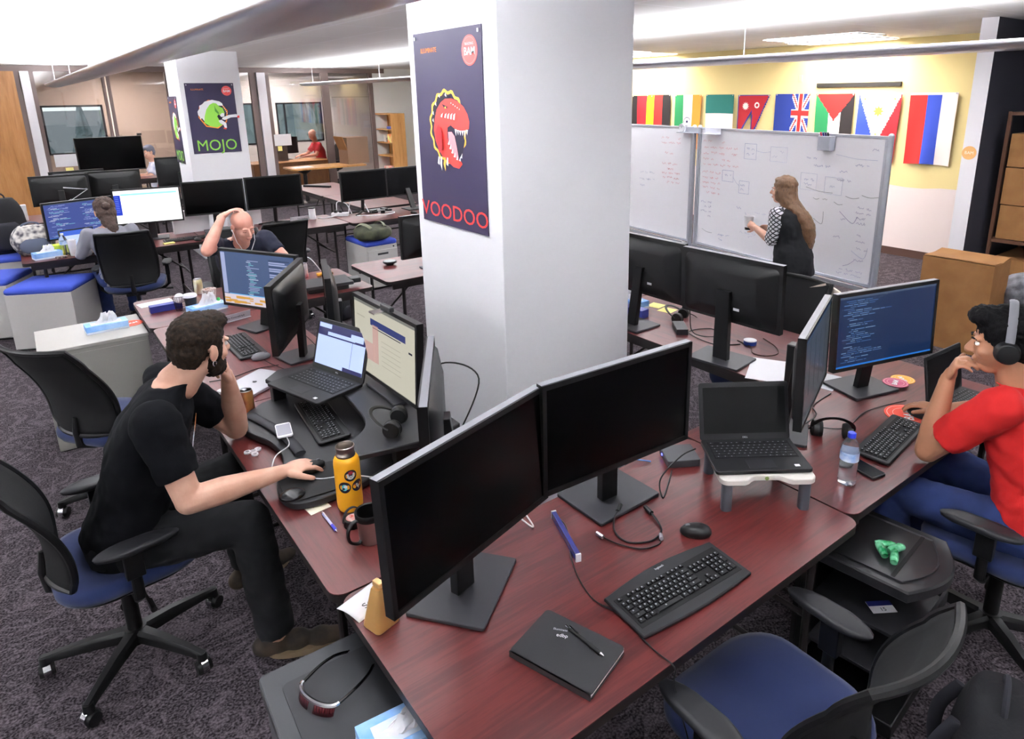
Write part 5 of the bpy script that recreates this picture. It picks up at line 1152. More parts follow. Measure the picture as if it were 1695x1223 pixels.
# ================================================================== posters on the columns
PN = mat('poster_navy', '#352f4c', 0.45); PR = mat('poster_red', '#e8433f', 0.5); PY = mat('poster_yellow', '#f2b84a', 0.5); PWh = mat('poster_white', '#eef0f4', 0.5)
PG = mat('poster_green', '#8ed04e', 0.5); PO = mat('poster_orange', '#f08a2e', 0.5); PK = mat('poster_dark', '#1f1a33', 0.5); PP = mat('poster_pink', '#ef8f98', 0.5); PB = mat('badge_coral', '#ee5a58', 0.5)
PRd = mat('poster_deep_red', '#a82a34', 0.5); PGd = mat('poster_deep_green', '#4f9a3c', 0.5); PGy = mat('poster_grey', '#c3c6d2', 0.5)
def poster(name, label, pos, right, w, h, word, wcol, design):
    t = thing(name, label, 'poster', pos, 0.0, 'dark posters with big coloured words')
    F = flatM((0, 0, 0), right, (0, 0, 1))
    MB(F).box((0, 0, 0.002), (w, h, 0.004)).build('panel', PN, t, smooth=0)
    lift = [0.0045]
    def P(pts, m, nm, dz=None):
        lift[0] += 0.0003; z = dz or lift[0]
        mb = MB(F)
        cx = sum(p[0] for p in pts)/len(pts); cy = sum(p[1] for p in pts)/len(pts)
        me = bpy.data.meshes.new(nm)
        mb.v = []; mb.add([(p[0], p[1], z) for p in pts], [tuple(range(len(pts)))])
        return mb.build(nm, m, t, smooth=0)
    ws = h*(0.118 if len(word) > 4 else 0.225); text('word', word, ws, wcol, F @ Matrix.Translation((0, -h*(0.43 if len(word) > 4 else 0.395), 0.0045)), t, 0.0004, wide=w*0.93/(len(word)*ws*(0.70 if len(word) > 4 else 0.73)), bold=0.0)
    text('small_word', 'ILLUMINATE', h*0.034, PO, F @ Matrix.Translation((-w*0.26, h*0.41, 0.0045)), t, 0.0003, wide=0.9)
    b = MB(F).cyl((w*0.34, h*0.39, 0.004), (w*0.34, h*0.39, 0.0052), w*0.105, n=40).build('badge', PB, t, smooth=0)
    text('badge_lettering', 'BAM', w*0.075, PWh, F @ Matrix.Translation((w*0.34, h*0.385, 0.0054)), b, 0.0002, bold=0.0008)
    text('badge_lettering', 'BUILDING', w*0.026, PWh, F @ Matrix.Translation((w*0.34, h*0.42, 0.0054)), b, 0.0002)
    rg = MB(F); rg.rings([[(w*0.34+w*0.092*k*math.cos(2*PI*i/40), h*0.39+w*0.092*k*math.sin(2*PI*i/40), 0.0054) for i in range(40)] for k in (1, 0.97)], caps=False); rg.build('badge_ring', PP, b, smooth=0)
    for s in (-1, 1): MB(F).box((s*w*0.465, h*0.475, 0.006), (0.012, 0.016, 0.006)).build('clip', M['silver'], t, smooth=0)
    design(P, w, h); return t
def dino(P, w, h):
    D = lambda px, py: ((px-229)/362*w, (600-py)/1080*h)
    n = 72; c = (-0.012, 0.022); R = 0.150
    P([(c[0]+(R*1.12+0.007*math.cos(i*2*PI/n*15))*math.cos(2*PI*i/n), c[1]+(R*1.13+0.007*math.cos(i*2*PI/n*15))*math.sin(2*PI*i/n)) for i in range(n)], PY, 'scalloped_ring')
    P([(c[0]+(R*1.02+0.006*math.cos(i*2*PI/n*15))*math.cos(2*PI*i/n), c[1]+(R*1.03+0.006*math.cos(i*2*PI/n*15))*math.sin(2*PI*i/n)) for i in range(n)], PK, 'ring_field')
    P([D(*q) for q in ((150, 650), (143, 590), (152, 530), (165, 480), (190, 440), (215, 420), (250, 418), (285, 435), (312, 462), (330, 500), (338, 540), (334, 578), (300, 590), (265, 584), (240, 562), (222, 575), (218, 610), (222, 655), (238, 705), (262, 738), (286, 752), (294, 770), (275, 797), (245, 792), (222, 772), (190, 745), (165, 700))], PR, 'head')
    P([D(*q) for q in ((228, 580), (262, 590), (300, 600), (312, 640), (300, 700), (285, 745), (262, 730), (240, 695), (225, 640))], PK, 'mouth')
    P([D(*q) for q in ((224, 600), (244, 598), (258, 620), (268, 680), (276, 742), (262, 738), (240, 700), (226, 650))], PP, 'tongue')
    for i, (x, y) in enumerate(((266, 582), (278, 586), (290, 588), (302, 588), (314, 586), (326, 582))): P([D(x-5, y), D(x+6, y), D(x+1, y+(38 if i in (0, 4) else 28))], PWh, 'tooth')
    for i, (x, y) in enumerate(((226, 668), (234, 692), (244, 714), (256, 734), (270, 748), (284, 752), (293, 735))): P([D(x-5, y), D(x+5, y+3), D(x+6, y-26)], PWh, 'tooth')
    P([D(*q) for q in ((200, 447), (232, 462), (230, 472), (212, 468))], PK, 'brow'); P([D(*q) for q in ((216, 462), (224, 462), (224, 472), (216, 472))], PY, 'eye')
    for i, x in enumerate((196, 216, 232, 248, 264)): P([D(x, 505), D(x+10, 496), D(x+4, 522+3*i), D(x-4, 518+3*i)], PWh, 'stripe')
    for i in range(5): P([D(252+i*11, 440+i*8), D(256+i*11, 440+i*8), D(256+i*11, 446+i*8), D(252+i*11, 446+i*8)], PWh, 'spot')
    for (x, y) in ((152, 500), (150, 540), (170, 450), (192, 405), (228, 400)): P([D(x-4, y), D(x+3, y-14), D(x+5, y+10)], PWh, 'fleck')
    for i, x in enumerate((172, 186, 206, 222)): P([D(x, 740), D(x+7, 742), D(x+4, 820 if i in (1, 2) else 790), D(x-6, 780)], (PY if i == 2 else PWh), 'claw')
    P([D(*q) for q in ((165, 600), (182, 560), (200, 600), (196, 700), (180, 720), (168, 660))], PRd, 'neck_shade')
def horse(P, w, h):
    D = lambda px, py: ((px-(py-592)*0.147-515)/446*w*1.12, (592-py)/655*h*1.1+0.02)
    c = D(512, 570)
    for k, m in ((0.192, PO), (0.176, PK)): P([(c[0]+k*math.cos(PI/2+2*PI*i/8+0.2), c[1]+k*math.sin(PI/2+2*PI*i/8+0.2)) for i in range(8)], m, 'octagon_ring')
    P([D(*q) for q in ((390, 575), (384, 545), (400, 520), (398, 495), (420, 485), (440, 462), (470, 455), (500, 448), (530, 455), (560, 462), (585, 480), (592, 500), (560, 498), (520, 490), (480, 500), (460, 540), (448, 590), (440, 625), (420, 600), (408, 612), (404, 590))], PWh, 'mane')
    P([D(*q) for q in ((440, 640), (442, 590), (455, 530), (480, 490), (510, 474), (535, 480), (560, 505), (590, 520), (606, 560), (600, 590), (580, 592), (556, 572), (545, 590), (560, 615), (590, 640), (588, 665), (545, 685), (490, 672))], PG, 'head')
    P([D(*q) for q in ((520, 490), (530, 520), (560, 560), (556, 572), (526, 545))], PGd, 'cheek_shade')
    P([D(*q) for q in ((585, 560), (604, 566), (604, 592), (580, 596), (566, 580))], PWh, 'muzzle')
    P([D(*q) for q in ((590, 600), (640, 580), (700, 574), (728, 584), (725, 600), (660, 602), (610, 622), (585, 615))], PWh, 'foreleg'); P([D(*q) for q in ((712, 590), (730, 586), (734, 606), (716, 608))], PR, 'hoof')
    P([D(*q) for q in ((556, 626), (580, 618), (622, 650), (628, 690), (612, 694), (598, 664), (570, 650))], PWh, 'foreleg'); P([D(*q) for q in ((598, 688), (626, 690), (622, 704), (600, 698))], PR, 'hoof')
    for i in range(5): P([D(592+i*8, 505+i*14), D(598+i*8, 505+i*14), D(597+i*8, 513+i*14), D(591+i*8, 513+i*14)], PWh, 'fleck')
poster('poster', 'tall dark poster with a red dinosaur head and the word VOODOO', (1.653, 2.845, 1.977), (0, -1, 0), 0.61, 0.907, 'VOODOO', PR, dino)
poster('poster', 'dark poster with a green horse and MOJO on the front of the far column', (2.235, 10.098, 1.888), (1, 0, 0), 0.605, 0.909, 'MOJO', PG, horse)
poster('poster', 'second horse poster seen steeply on the left face of the far column', (1.873, 10.70, 1.73), (0, -1, 0), 0.55, 0.90, 'MOJO', PG, horse)

# ================================================================== flags on the yellow wall
FC = dict(r=mat('flag_red', '#d9322f', 0.85), dr=mat('flag_crimson', '#b82a34', 0.85), y=mat('flag_yellow', '#f2d322', 0.85), k=mat('flag_black', '#2a2526', 0.85), g=mat('flag_green', '#2c8a55', 0.85), o=mat('flag_orange', '#f09236', 0.85),
          w=mat('flag_white', '#f4ebe6', 0.85), t=mat('flag_teal', '#2c7a72', 0.85), nb=mat('flag_navy', '#2a3f92', 0.85), b=mat('flag_blue', '#3a53c0', 0.85), n=mat('flag_dark_navy', '#202a5e', 0.85), sun=mat('flag_sun', '#efc84e', 0.85))
FK = list(FC)
def flag(yc, ztop, label, fn, w=0.56, h=0.88, seed=1, mask=None, marks=None):
    t = thing('flag', label, 'flag', (XR-0.03, yc, ztop), 0.0, 'cloth flags hung in a row on the yellow wall')
    NU, NV = 40, 60; mb = MB(); rnd = random.Random(seed); ph = rnd.random()*6; sk = rnd.uniform(-0.02, 0.02)
    def P(u, v): return (-0.010*math.sin(u*11+ph)*v - 0.012*v*math.sin(u*5+v*3+ph) - 0.004, (0.5-u)*w*(1-0.03*v) + sk*v, -h*v + 0.012*math.sin(PI*u)*v)
    vs = [P(i/NU, j/NV) for j in range(NV+1) for i in range(NU+1)]; W_ = NU+1
    fs = []; ms = []
    for j in range(NV):
        for i in range(NU):
            u, v = (i+0.5)/NU, (j+0.5)/NV
            if mask and not mask(u, v): continue
            fs.append((j*W_+i, j*W_+i+1, (j+1)*W_+i+1, (j+1)*W_+i)); ms.append(FK.index(fn(u, v)))
    mb.v = vs; mb.f = fs; mb.m = ms
    mb.build('cloth', list(FC.values()), t, smooth=80)
    for u in (0.04, 0.96): MB().cyl((-0.012, (0.5-u)*w, -0.012), (-0.002, (0.5-u)*w, -0.012), 0.008, n=10).build('push_pin', M['lgrey'], t)
    if marks:
        mk = MB()
        for (u, v, r, n_, col, rin) in marks:
            x, y, z = P(u, v); x -= 0.004
            if n_ == 0:
                mk.rings([[(x-0.001*q, y+r*k*math.cos(2*PI*i/28), z+r*k*math.sin(2*PI*i/28)) for i in range(28)] for q, k in ((0, 1), (0, rin))], FK.index(col), caps=False)
            else:
                pts = []
                for i in range(2*n_): q = r if i % 2 == 0 else r*rin; pts.append((x, y+q*math.cos(PI*i/n_+PI/2), z+q*math.sin(PI*i/n_+PI/2)))
                mk.add([(x, y, z)]+pts, [(0, 1+i, 1+(i+1) % (2*n_)) for i in range(2*n_)], FK.index(col))
        mk.build('emblem', list(FC.values()), t, smooth=0)
    return t
def vstripes(*c): return lambda u, v: c[min(int(u*len(c)), len(c)-1)]
flag(8.80, 2.085, 'dark red flag half hidden by the column, first of the row', lambda u, v: 'dr' if u > 0.25 else 'k', w=0.5, seed=1)
flag(8.415, 2.095, 'flag with yellow, red and black upright bands', vstripes('y', 'r', 'k'), seed=2)
flag(7.755, 2.09, 'flag with green, white and orange bands and a small wheel', vstripes('g', 'w', 'o'), seed=3, marks=[(0.5, 0.5, 0.075, 0, 'n', 0.86), (0.5, 0.5, 0.02, 0, 'n', 0.2)]+[(0.5, 0.5, 0.066, 12, 'n', 0.12)])
flag(7.105, 2.09, 'flag with a teal upper part over white', lambda u, v: 't' if v < 0.36 else 'w', w=0.55, h=0.80, seed=4)
def nep(u, v):
    e = 0.035
    ins = nepm(u, v); return 'dr' if (ins and nepm(u-e*0.8, v) and nepm(u+e, v) and nepm(u, v+e*2) and v > e*0.6) else 'nb'
def nepm(u, v):
    if not (0 <= u <= 1 and v >= 0): return False
    return v < 1-1.28*u if u < 0.47 else v < 1-(u-0.47)/0.53
flag(6.465, 2.08, 'red and blue two-pointed pennant flag with white emblems', nep, w=0.57, h=0.70, seed=5, mask=nepm, marks=[(0.26, 0.24, 0.065, 12, 'w', 0.6), (0.62, 0.22, 0.045, 0, 'w', 0.5)])
def nz(u, v):
    # union jack in the top right quarter, drawn for a flag hung with its hoist up
    U, V = (u-0.5)/0.5, v/0.62
    if 0 <= U <= 1 and 0 <= V <= 1:
        a, b_ = abs(U-0.5), abs(V-0.5); d1, d2 = abs(U-V), abs(U+V-1)
        if a < 0.075 or b_ < 0.06: return 'r'
        if a < 0.14 or b_ < 0.11: return 'w'
        if min(d1, d2) < 0.04: return 'r'
        if min(d1, d2) < 0.12: return 'w'
        return 'nb'
    return 'nb'
flag(5.81, 2.09, 'dark blue flag with a union cross in its upper right corner', nz, seed=6, marks=[(0.5, 0.78, 0.03, 5, 'r', 0.45), (0.3, 0.84, 0.03, 5, 'r', 0.45), (0.6, 0.92, 0.03, 5, 'r', 0.45)])
flag(5.155, 2.085, 'flag with a red triangle over green, white and black bands', lambda u, v: 'r' if v < 0.42*(1-abs(2*u-1)) + 0.0 else ('g' if u < 0.34 else 'w' if u < 0.67 else 'k'), seed=7)
flag(4.53, 2.085, 'blue and red flag with a white triangle and golden sun', lambda u, v: 'w' if v < 0.80*(1-abs(2*u-1)) else ('b' if u < 0.5 else 'dr'), seed=8, marks=[(0.5, 0.26, 0.075, 8, 'sun', 0.55), (0.5, 0.6, 0.022, 5, 'sun', 0.4), (0.15, 0.08, 0.022, 5, 'sun', 0.4), (0.85, 0.08, 0.022, 5, 'sun', 0.4)])
flag(3.87, 2.09, 'flag with red, blue and white upright bands, last of the row', lambda u, v: 'w' if v < 0.03 else ('r' if u < 0.37 else 'b' if u < 0.67 else 'w'), seed=9)
vb = tag(MB().box((0, 0, 0), (0.03, 1.16, 0.055)).build('wall_vent', mat('vent_dark', '#2f2d2a', 0.6), smooth=0), 'long dark slot vent on the yellow wall above the flags', 'vent', loc=(XR-0.016, 4.87, 2.20))
sw = tag(MB().box((0, 0, 0), (0.012, 0.05, 0.085)).build('wall_plate', mat('plate_beige', '#d8c79a', 0.6), smooth=0, bevel=0.003), 'small beige wall plate above the blue flag', 'wall plate', loc=(XR-0.007, 5.72, 2.30))
ps = thing('round_sticker', 'round tan sticker on the white end of the divider wall', 'sticker', (7.196, 2.678, 1.545))
MB().cyl((0, 0, 0), (-0.003, 0, 0), 0.063, n=36).build('disc', mat('sticker_tan', '#d8a468', 0.6), ps, smooth=0)
text('lettering', 'BAM', 0.04, mat('sticker_cream', '#f0dcc4', 0.6), flatM((-0.0035, 0, 0), (0, -1, 0), (0, 0, 1)), ps, 0.0003)

# ================================================================== mobile whiteboards
def whiteboard(pl, pr, label, marks):
    d = Vector((pr[0]-pl[0], pr[1]-pl[1], 0)); L = d.length; d.normalize()
    t = thing('mobile_whiteboard', label, 'whiteboard', ((pl[0]+pr[0])/2, (pl[1]+pr[1])/2, 0), math.atan2(d.y, d.x), 'mobile whiteboards')
    H0, H1 = 0.577, 1.777; al = mat('aluminium', '#b9bcc6', 0.35, 0.6)
    MB().box((0, 0, (H0+H1)/2), (L-0.03, 0.012, H1-H0)).build('board', mat('board_white', '#fbfaff', 0.3), t, smooth=0)
    f = MB()
    for z in (H0, H1): f.box((0, 0, z), (L, 0.026, 0.024))
    for s in (-1, 1): f.box((s*(L/2-0.03), 0, (H0+H1)/2), (0.02, 0.024, H1-H0))
    f.build('frame', al, t, smooth=0, bevel=0.003)
    for s in (-1, 1):
        MB().cyl((s*L/2, 0, 0.1), (s*L/2, 0, H1+0.01), 0.024, n=16).ell((s*L/2, 0, H1+0.01), 0.024).build('post', al, t)
        g = MB().box((s*L/2, 0, 0.09), (0.05, 0.55, 0.04))
        for q in (-1, 1): g.cyl((s*L/2-0.012, q*0.25, 0.035), (s*L/2+0.012, q*0.25, 0.035), 0.035, n=16)
        g.build('castor_foot', al, t, bevel=0.004)
    MB().box((0, -0.04, H0-0.03), (L-0.08, 0.08, 0.012)).box((0, -0.078, H0-0.018), (L-0.08, 0.006, 0.03)).build('pen_tray', al, t, smooth=0)
    ink = dict(r=mat('ink_red', '#d86a78', 0.6), b=mat('ink_blue', '#6a74b4', 0.6), k=mat('ink_black', '#3a3a44', 0.6), v=mat('ink_violet', '#7a6aa8', 0.6), f=mat('ink_faint', '#b4b8d4', 0.6))
    rnd = random.Random(4)
    def X(u, v): return ((u-0.5)*L, -0.0075, H1-(v*(H1-H0)))
    def word(mb, u, v, wd, hh, r):
        n = max(4, int(wd/0.006)); pts = []
        for i in range(n): pts.append((X(u, v)[0]+wd*i/n, -0.0072, X(u, v)[2]+rnd.uniform(-hh/2, hh/2)))
        mb.tube(pts, r, 4)
    for (kind, col, u0, v0, u1, v1, rows) in marks:
        mb = MB()
        if kind == 'text':
            for k in range(rows):
                v = v0+(v1-v0)*(k+0.5)/rows; u = u0+rnd.uniform(0, 0.01)
                while u < u1-0.01:
                    w_ = rnd.uniform(0.04, 0.10)
                    if rnd.random() < 0.85: word(mb, u, v+rnd.uniform(-0.004, 0.004), min(w_, (u1-u)*L), 0.022, 0.0011)
                    u += (w_+0.022)/L
        elif kind == 'box': mb.tube([X(u0, v0), X(u1, v0), X(u1, v1), X(u0, v1), X(u0, v0)], 0.0012, 4)
        elif kind == 'line': mb.tube(bez([X(u0, v0), X((u0+u1)/2, (v0+v1)/2+0.01), X(u1, v1)], 6), 0.0013, 4); 
        elif kind == 'arc': mb.tube(bez([X(u0, v0), X((u0+u1)/2+0.02, (v0+v1)/2+0.06), X(u1, v1)], 8), 0.0014, 4)
        if mb.v: mb.build('marker_writing', ink[col], t, smooth=0)
    return t
whiteboard((5.68, 4.67), (5.40, 2.57), 'mobile whiteboard right of the pair, full of diagrams, behind the standing woman', [
    ('text', 'r', 0.03, 0.08, 0.27, 0.32, 5), ('text', 'r', 0.03, 0.34, 0.16, 0.56, 5), ('box', 'b', 0.30, 0.10, 0.37, 0.22, 0), ('text', 'b', 0.31, 0.12, 0.36, 0.20, 2), ('line', 'f', 0.37, 0.15, 0.45, 0.15, 0), ('box', 'f', 0.45, 0.11, 0.54, 0.22, 0), ('text', 'f', 0.46, 0.13, 0.53, 0.20, 2),
    ('box', 'b', 0.17, 0.33, 0.24, 0.42, 0), ('text', 'b', 0.18, 0.35, 0.23, 0.41, 2), ('box', 'b', 0.28, 0.40, 0.34, 0.50, 0), ('text', 'b', 0.285, 0.42, 0.335, 0.48, 2), ('line', 'f', 0.24, 0.38, 0.28, 0.44, 0), ('text', 'b', 0.27, 0.60, 0.34, 0.68, 2), ('text', 'f', 0.38, 0.62, 0.48, 0.66, 1), ('text', 'v', 0.03, 0.60, 0.11, 0.76, 4), ('line', 'k', 0.05, 0.86, 0.12, 0.88, 0), ('text', 'b', 0.16, 0.86, 0.24, 0.94, 2), ('text', 'f', 0.30, 0.80, 0.40, 0.86, 2),
    ('text', 'b', 0.60, 0.07, 0.64, 0.12, 1), ('text', 'b', 0.64, 0.15, 0.70, 0.19, 1), ('text', 'b', 0.67, 0.20, 0.76, 0.24, 1), ('text', 'b', 0.76, 0.22, 0.84, 0.26, 1), ('text', 'b', 0.86, 0.16, 0.93, 0.22, 1), ('text', 'v', 0.79, 0.28, 0.88, 0.33, 1), ('text', 'v', 0.93, 0.06, 0.97, 0.11, 1), ('line', 'f', 0.78, 0.13, 0.96, 0.15, 0), ('box', 'f', 0.62, 0.28, 0.70, 0.40, 0), ('text', 'b', 0.63, 0.31, 0.69, 0.37, 2), ('box', 'f', 0.74, 0.29, 0.82, 0.41, 0), ('text', 'f', 0.76, 0.34, 0.80, 0.37, 1),
    ('text', 'k', 0.63, 0.435, 0.68, 0.455, 1), ('line', 'k', 0.69, 0.45, 0.72, 0.45, 0), ('text', 'k', 0.73, 0.44, 0.78, 0.47, 1), ('line', 'k', 0.79, 0.46, 0.83, 0.47, 0), ('line', 'k', 0.65, 0.38, 0.78, 0.40, 0), ('line', 'k', 0.84, 0.41, 0.90, 0.41, 0), ('line', 'k', 0.91, 0.39, 0.98, 0.39, 0), ('arc', 'k', 0.70, 0.60, 0.745, 0.54, 0), ('text', 'k', 0.66, 0.61, 0.68, 0.625, 1),
    ('text', 'v', 0.89, 0.46, 0.96, 0.60, 4), ('text', 'v', 0.82, 0.55, 0.86, 0.60, 1), ('arc', 'v', 0.82, 0.52, 0.90, 0.54, 0), ('text', 'v', 0.90, 0.64, 0.96, 0.78, 3), ('text', 'v', 0.80, 0.68, 0.84, 0.76, 2), ('arc', 'f', 0.89, 0.78, 0.96, 0.74, 0), ('text', 'v', 0.90, 0.82, 0.95, 0.86, 1), ('line', 'v', 0.86, 0.90, 0.91, 0.84, 0), ('text', 'v', 0.80, 0.91, 0.95, 0.97, 2), ('arc', 'v', 0.87, 0.99, 0.99, 0.95, 0)])
whiteboard((5.93, 7.02), (5.69, 4.75), 'mobile whiteboard left of the pair, partly hidden by the white column', [
    ('text', 'r', 0.78, 0.08, 0.93, 0.16, 2), ('text', 'r', 0.80, 0.20, 0.92, 0.26, 1), ('text', 'r', 0.79, 0.31, 0.92, 0.52, 5), ('text', 'f', 0.62, 0.4, 0.74, 0.6, 3)])
# things clipped over the board tops
def on_board(u, label, name, cat):
    p = Vector((5.68, 4.67, 0)).lerp(Vector((5.40, 2.57, 0)), u); return thing(name, label, cat, (p.x-0.02, p.y, 1.70), math.atan2(-2.10, -0.28))
h = on_board(0.74, 'grey marker holder with coloured pens on the top edge of the right whiteboard', 'marker_holder', 'pen holder')
MB().prism([(-0.06, -0.06), (0.06, -0.06), (0.07, 0.0), (0.05, 0.01), (-0.05, 0.01), (-0.07, 0)], -0.05, 0.07).build('pocket', mat('holder_grey', '#a8abb6', 0.4, 0.3), h, smooth=0, bevel=0.005)
for i, c_ in enumerate(('#c22f5a', '#2f3f9a', '#3a2f6a', '#2a2a33')): MB().cyl((-0.035+0.02*i, -0.03, 0.03), (-0.045+0.024*i, -0.05, 0.10), 0.008, n=10).build('marker', mat('mk'+c_[1:], c_, 0.4), h)
h = on_board(-0.055, 'clear shelf with a small white clock on top of the left whiteboard', 'board_clock', 'clock')
MB().box((0, -0.04, 0.03), (0.26, 0.09, 0.006)).box((0, -0.005, 0.055), (0.26, 0.006, 0.06)).build('shelf', mat('holder_grey', '#a8abb6', 0.4, 0.3), h, smooth=0)
MB().cyl((-0.09, -0.05, 0.075), (-0.09, -0.03, 0.078), 0.045, n=28).build('clock_body', M['lgrey'], h); MB().cyl((-0.09, -0.052, 0.075), (-0.09, -0.0505, 0.075), 0.038, n=28).build('clock_face', M['white'], h, smooth=0)
MB().box((-0.09, -0.053, 0.084), (0.003, 0.002, 0.022)).build('clock_hand', M['black'], h, smooth=0)
h = on_board(0.10, 'clear empty shelf clipped to the top of the right whiteboard', 'board_shelf', 'shelf')
MB().box((0, -0.04, 0.03), (0.22, 0.09, 0.005)).box((0, -0.005, 0.055), (0.22, 0.005, 0.06)).build('shelf', mat('holder_clear', '#cfd0da', 0.2, 0.0), h, smooth=0)

# ================================================================== boxes at the right, bookcase, office things
kraft = mat('cardboard', '#8a5f36', 0.8, col2='#976b40', cscale=6, bump=0.05, bscale=120)
bx = thing('cardboard_box', 'big flat cardboard carton standing in front of the white pier', 'box', (6.19, 2.20, 0), 0.02)
MB().box((0, 0, 0.385), (0.36, 0.54, 0.77)).build('carton', kraft, bx, smooth=0)
MB().box((-0.09, 0, 0.775), (0.17, 0.53, 0.006), R=Matrix.Rotation(0.06, 4, 'Y')).build('flap', kraft, bx, smooth=0); MB().box((0.09, 0.0, 0.775), (0.17, 0.53, 0.006), R=Matrix.Rotation(-0.10, 4, 'Y')).build('flap', kraft, bx, smooth=0)
sf = thing('metal_shelf', 'brown shelf unit beside the dark wall at the right edge', 'shelf', (7.98, 2.30, 0)); brn = mat('shelf_brown', '#5a3a2a', 0.6)
s_ = MB()
for z in (0.05, 0.685, 1.9): MB().box((0, 0, z), (0.9, 0.42, 0.03)).build('shelf_board', brn, sf, smooth=0)
for (x, y) in ((-0.44, -0.20), (0.44, -0.20), (-0.44, 0.20), (0.44, 0.20)): MB().box((x, y, 0.96), (0.03, 0.03, 1.92)).build('post', brn, sf, smooth=0)
for (z, hh, x, l) in ((0.70, 0.34, -0.06, 'plain brown carton at the bottom of the stack on the right shelf'), (1.04, 0.36, -0.08, 'brown carton with a white label on the right shelf'), (1.40, 0.32, -0.07, 'topmost brown carton on the right shelf'), (0.065, 0.45, -0.08, 'brown carton on the lower right shelf')):
    o = thing('cardboard_box', l, 'box', (7.98+x, 2.29, z)); MB().box((0, 0, hh/2), (0.70, 0.36, hh-0.01)).build('carton', kraft, o, smooth=0, bevel=0.003)
    if hh == 0.36: MB().box((-0.25, -0.1815, 0.24), (0.10, 0.002, 0.10)).build('paper_label', M['paper'], o, smooth=0)
    else: MB().box((0, -0.1815, hh*0.5), (0.68, 0.002, 0.035)).build('tape', mat('tape_tan', '#b98a55', 0.4), o, smooth=0)
fb = thing('desk_fan', 'grey bundle of equipment beside the carton at the right edge', 'equipment', (6.55, 1.95, 0)); fb.name = 'equipment_bundle'
MB().ell((0, -0.1, 0.48), (0.22, 0.2, 0.16)).build('fabric', mat('bundle_grey', '#4a4a50', 0.8, col2='#8a8a92', cscale=12), fb, smooth=80); MB().box((0, -0.1, 0.18), (0.35, 0.35, 0.36)).build('box', M['black'], fb, smooth=0)
# bookcase
bk = thing('bookcase', 'light wooden bookcase standing against the glass partition end', 'bookcase', (7.05, 14.87, 0))
g = MB(); g.box((0, -0.42, 0.88), (0.34, 0.03, 1.76)).box((0, 0.42, 0.88), (0.34, 0.03, 1.76)).box((0.16, 0, 0.88), (0.015, 0.84, 1.76)).box((0, 0, 1.745), (0.34, 0.84, 0.03))
g.build('carcass', M['beech'], bk, smooth=0)
for z in (0.08, 0.45, 0.80, 1.10, 1.40): MB().box((-0.005, 0, z), (0.32, 0.80, 0.022)).build('shelf_board', M['beech'], bk, smooth=0)
for (y, z, dx, dy, dz, c_, l, nm) in ((-0.2, 1.411, 0.12, 0.3, 0.06, '#4a55a0', 'blue folded bundle on the bookcase\'s upper shelf', 'bundle'), (-0.33, 1.411, 0.12, 0.10, 0.16, '#d8d8e6', 'white roll on the bookcase\'s upper shelf', 'roll'), (-0.22, 1.111, 0.16, 0.26, 0.19, '#d6e08c', 'yellow-green bag on the middle of the bookcase', 'bag'),
        (0.18, 1.111, 0.06, 0.06, 0.16, '#e8e6e2', 'white bottle on the bookcase', 'bottle'), (0.05, 1.111, 0.05, 0.05, 0.10, '#2a2a2c', 'dark jar on the bookcase', 'jar'), (-0.05, 0.461, 0.2, 0.4, 0.10, '#e6d8d0', 'white and red packets low on the bookcase', 'packets')):
    box_item(nm, 7.0, 14.87+y, z, dx, dy, dz, 0, l, nm, mat('bk'+c_[1:], c_, 0.7, col2='#e04a30' if nm in ('packets', 'bag') else None, cscale=9), 0.01)
# office behind the glass
dsk = thing('wooden_desk', 'light wooden desk of the man in the red shirt', 'desk', (5.0, 16.05, 0))
MB().box((0, 0, 0.725), (1.75, 0.8, 0.03)).build('desk_top', M['beech'], dsk, smooth=0, bevel=0.003); MB().box((-0.0, -0.36, 0.36), (1.7, 0.03, 0.70)).build('front_panel', M['beech'], dsk, smooth=0)
for s in (-1, 1): MB().box((s*0.85, 0, 0.36), (0.03, 0.76, 0.71)).build('side_panel', M['beech'], dsk, smooth=0)
rt_ = thing('pedestal_table', 'small light table on a dark column foot in front of the glass office', 'table', (5.25, 14.35, 0)); MB().prism(rrect(1.6, 0.75, 0.1, 5), 0.705, 0.735).build('tabletop', M['beech'], rt_); MB().cyl((-0.45, 0, 0.03), (-0.45, 0, 0.705), 0.04, n=14).cyl((-0.45, 0, 0), (-0.45, 0, 0.03), 0.25, 0.2, 24).cyl((-0.45, 0, 0.6), (-0.45, 0, 0.705), 0.05, 0.2, 20).build('pedestal_foot', M['black'], rt_)
box_item('paper_sheet', 4.75, 14.35, 0.736, 0.4, 0.3, 0.003, 0.1, 'white papers on the small light table', 'paper', M['paper'], 0)
cb = thing('cardboard_box', 'tall open brown carton on the small light table', 'box', (5.95, 14.45, 0.736), 0.1); MB().box((0, 0, 0.28), (0.5, 0.4, 0.56)).build('carton', mat('cardboard_dark', '#8a6f5c', 0.8), cb, smooth=0); MB().box((-0.30, 0, 0.44), (0.02, 0.38, 0.30), R=Matrix.Rotation(-0.35, 4, 'Y')).build('flap', kraft, cb, smooth=0)
box_item('paper_notice', 4.70, 15.24, 1.14, 0.36, 0.004, 0.24, 0, 'white notice taped on the glass of the office', 'notice', M['paper'], 0)
box_item('sticky_note', 4.62, 15.24, 1.03, 0.09, 0.004, 0.10, 0, 'small yellow note under the white notice', 'sticky note', mat('sticky_yellow', '#efe48c', 0.7), 0)
box_item('paper_notice', 0.78, 15.24, 0.98, 0.36, 0.004, 0.22, 0, 'white notice on the glass behind the dark television', 'notice', M['paper'], 0)
box_item('sticky_note', 0.80, 15.24, 0.86, 0.12, 0.004, 0.10, 0, 'small yellow note under the left white notice', 'sticky note', mat('sticky_yellow', '#efe48c', 0.7), 0)
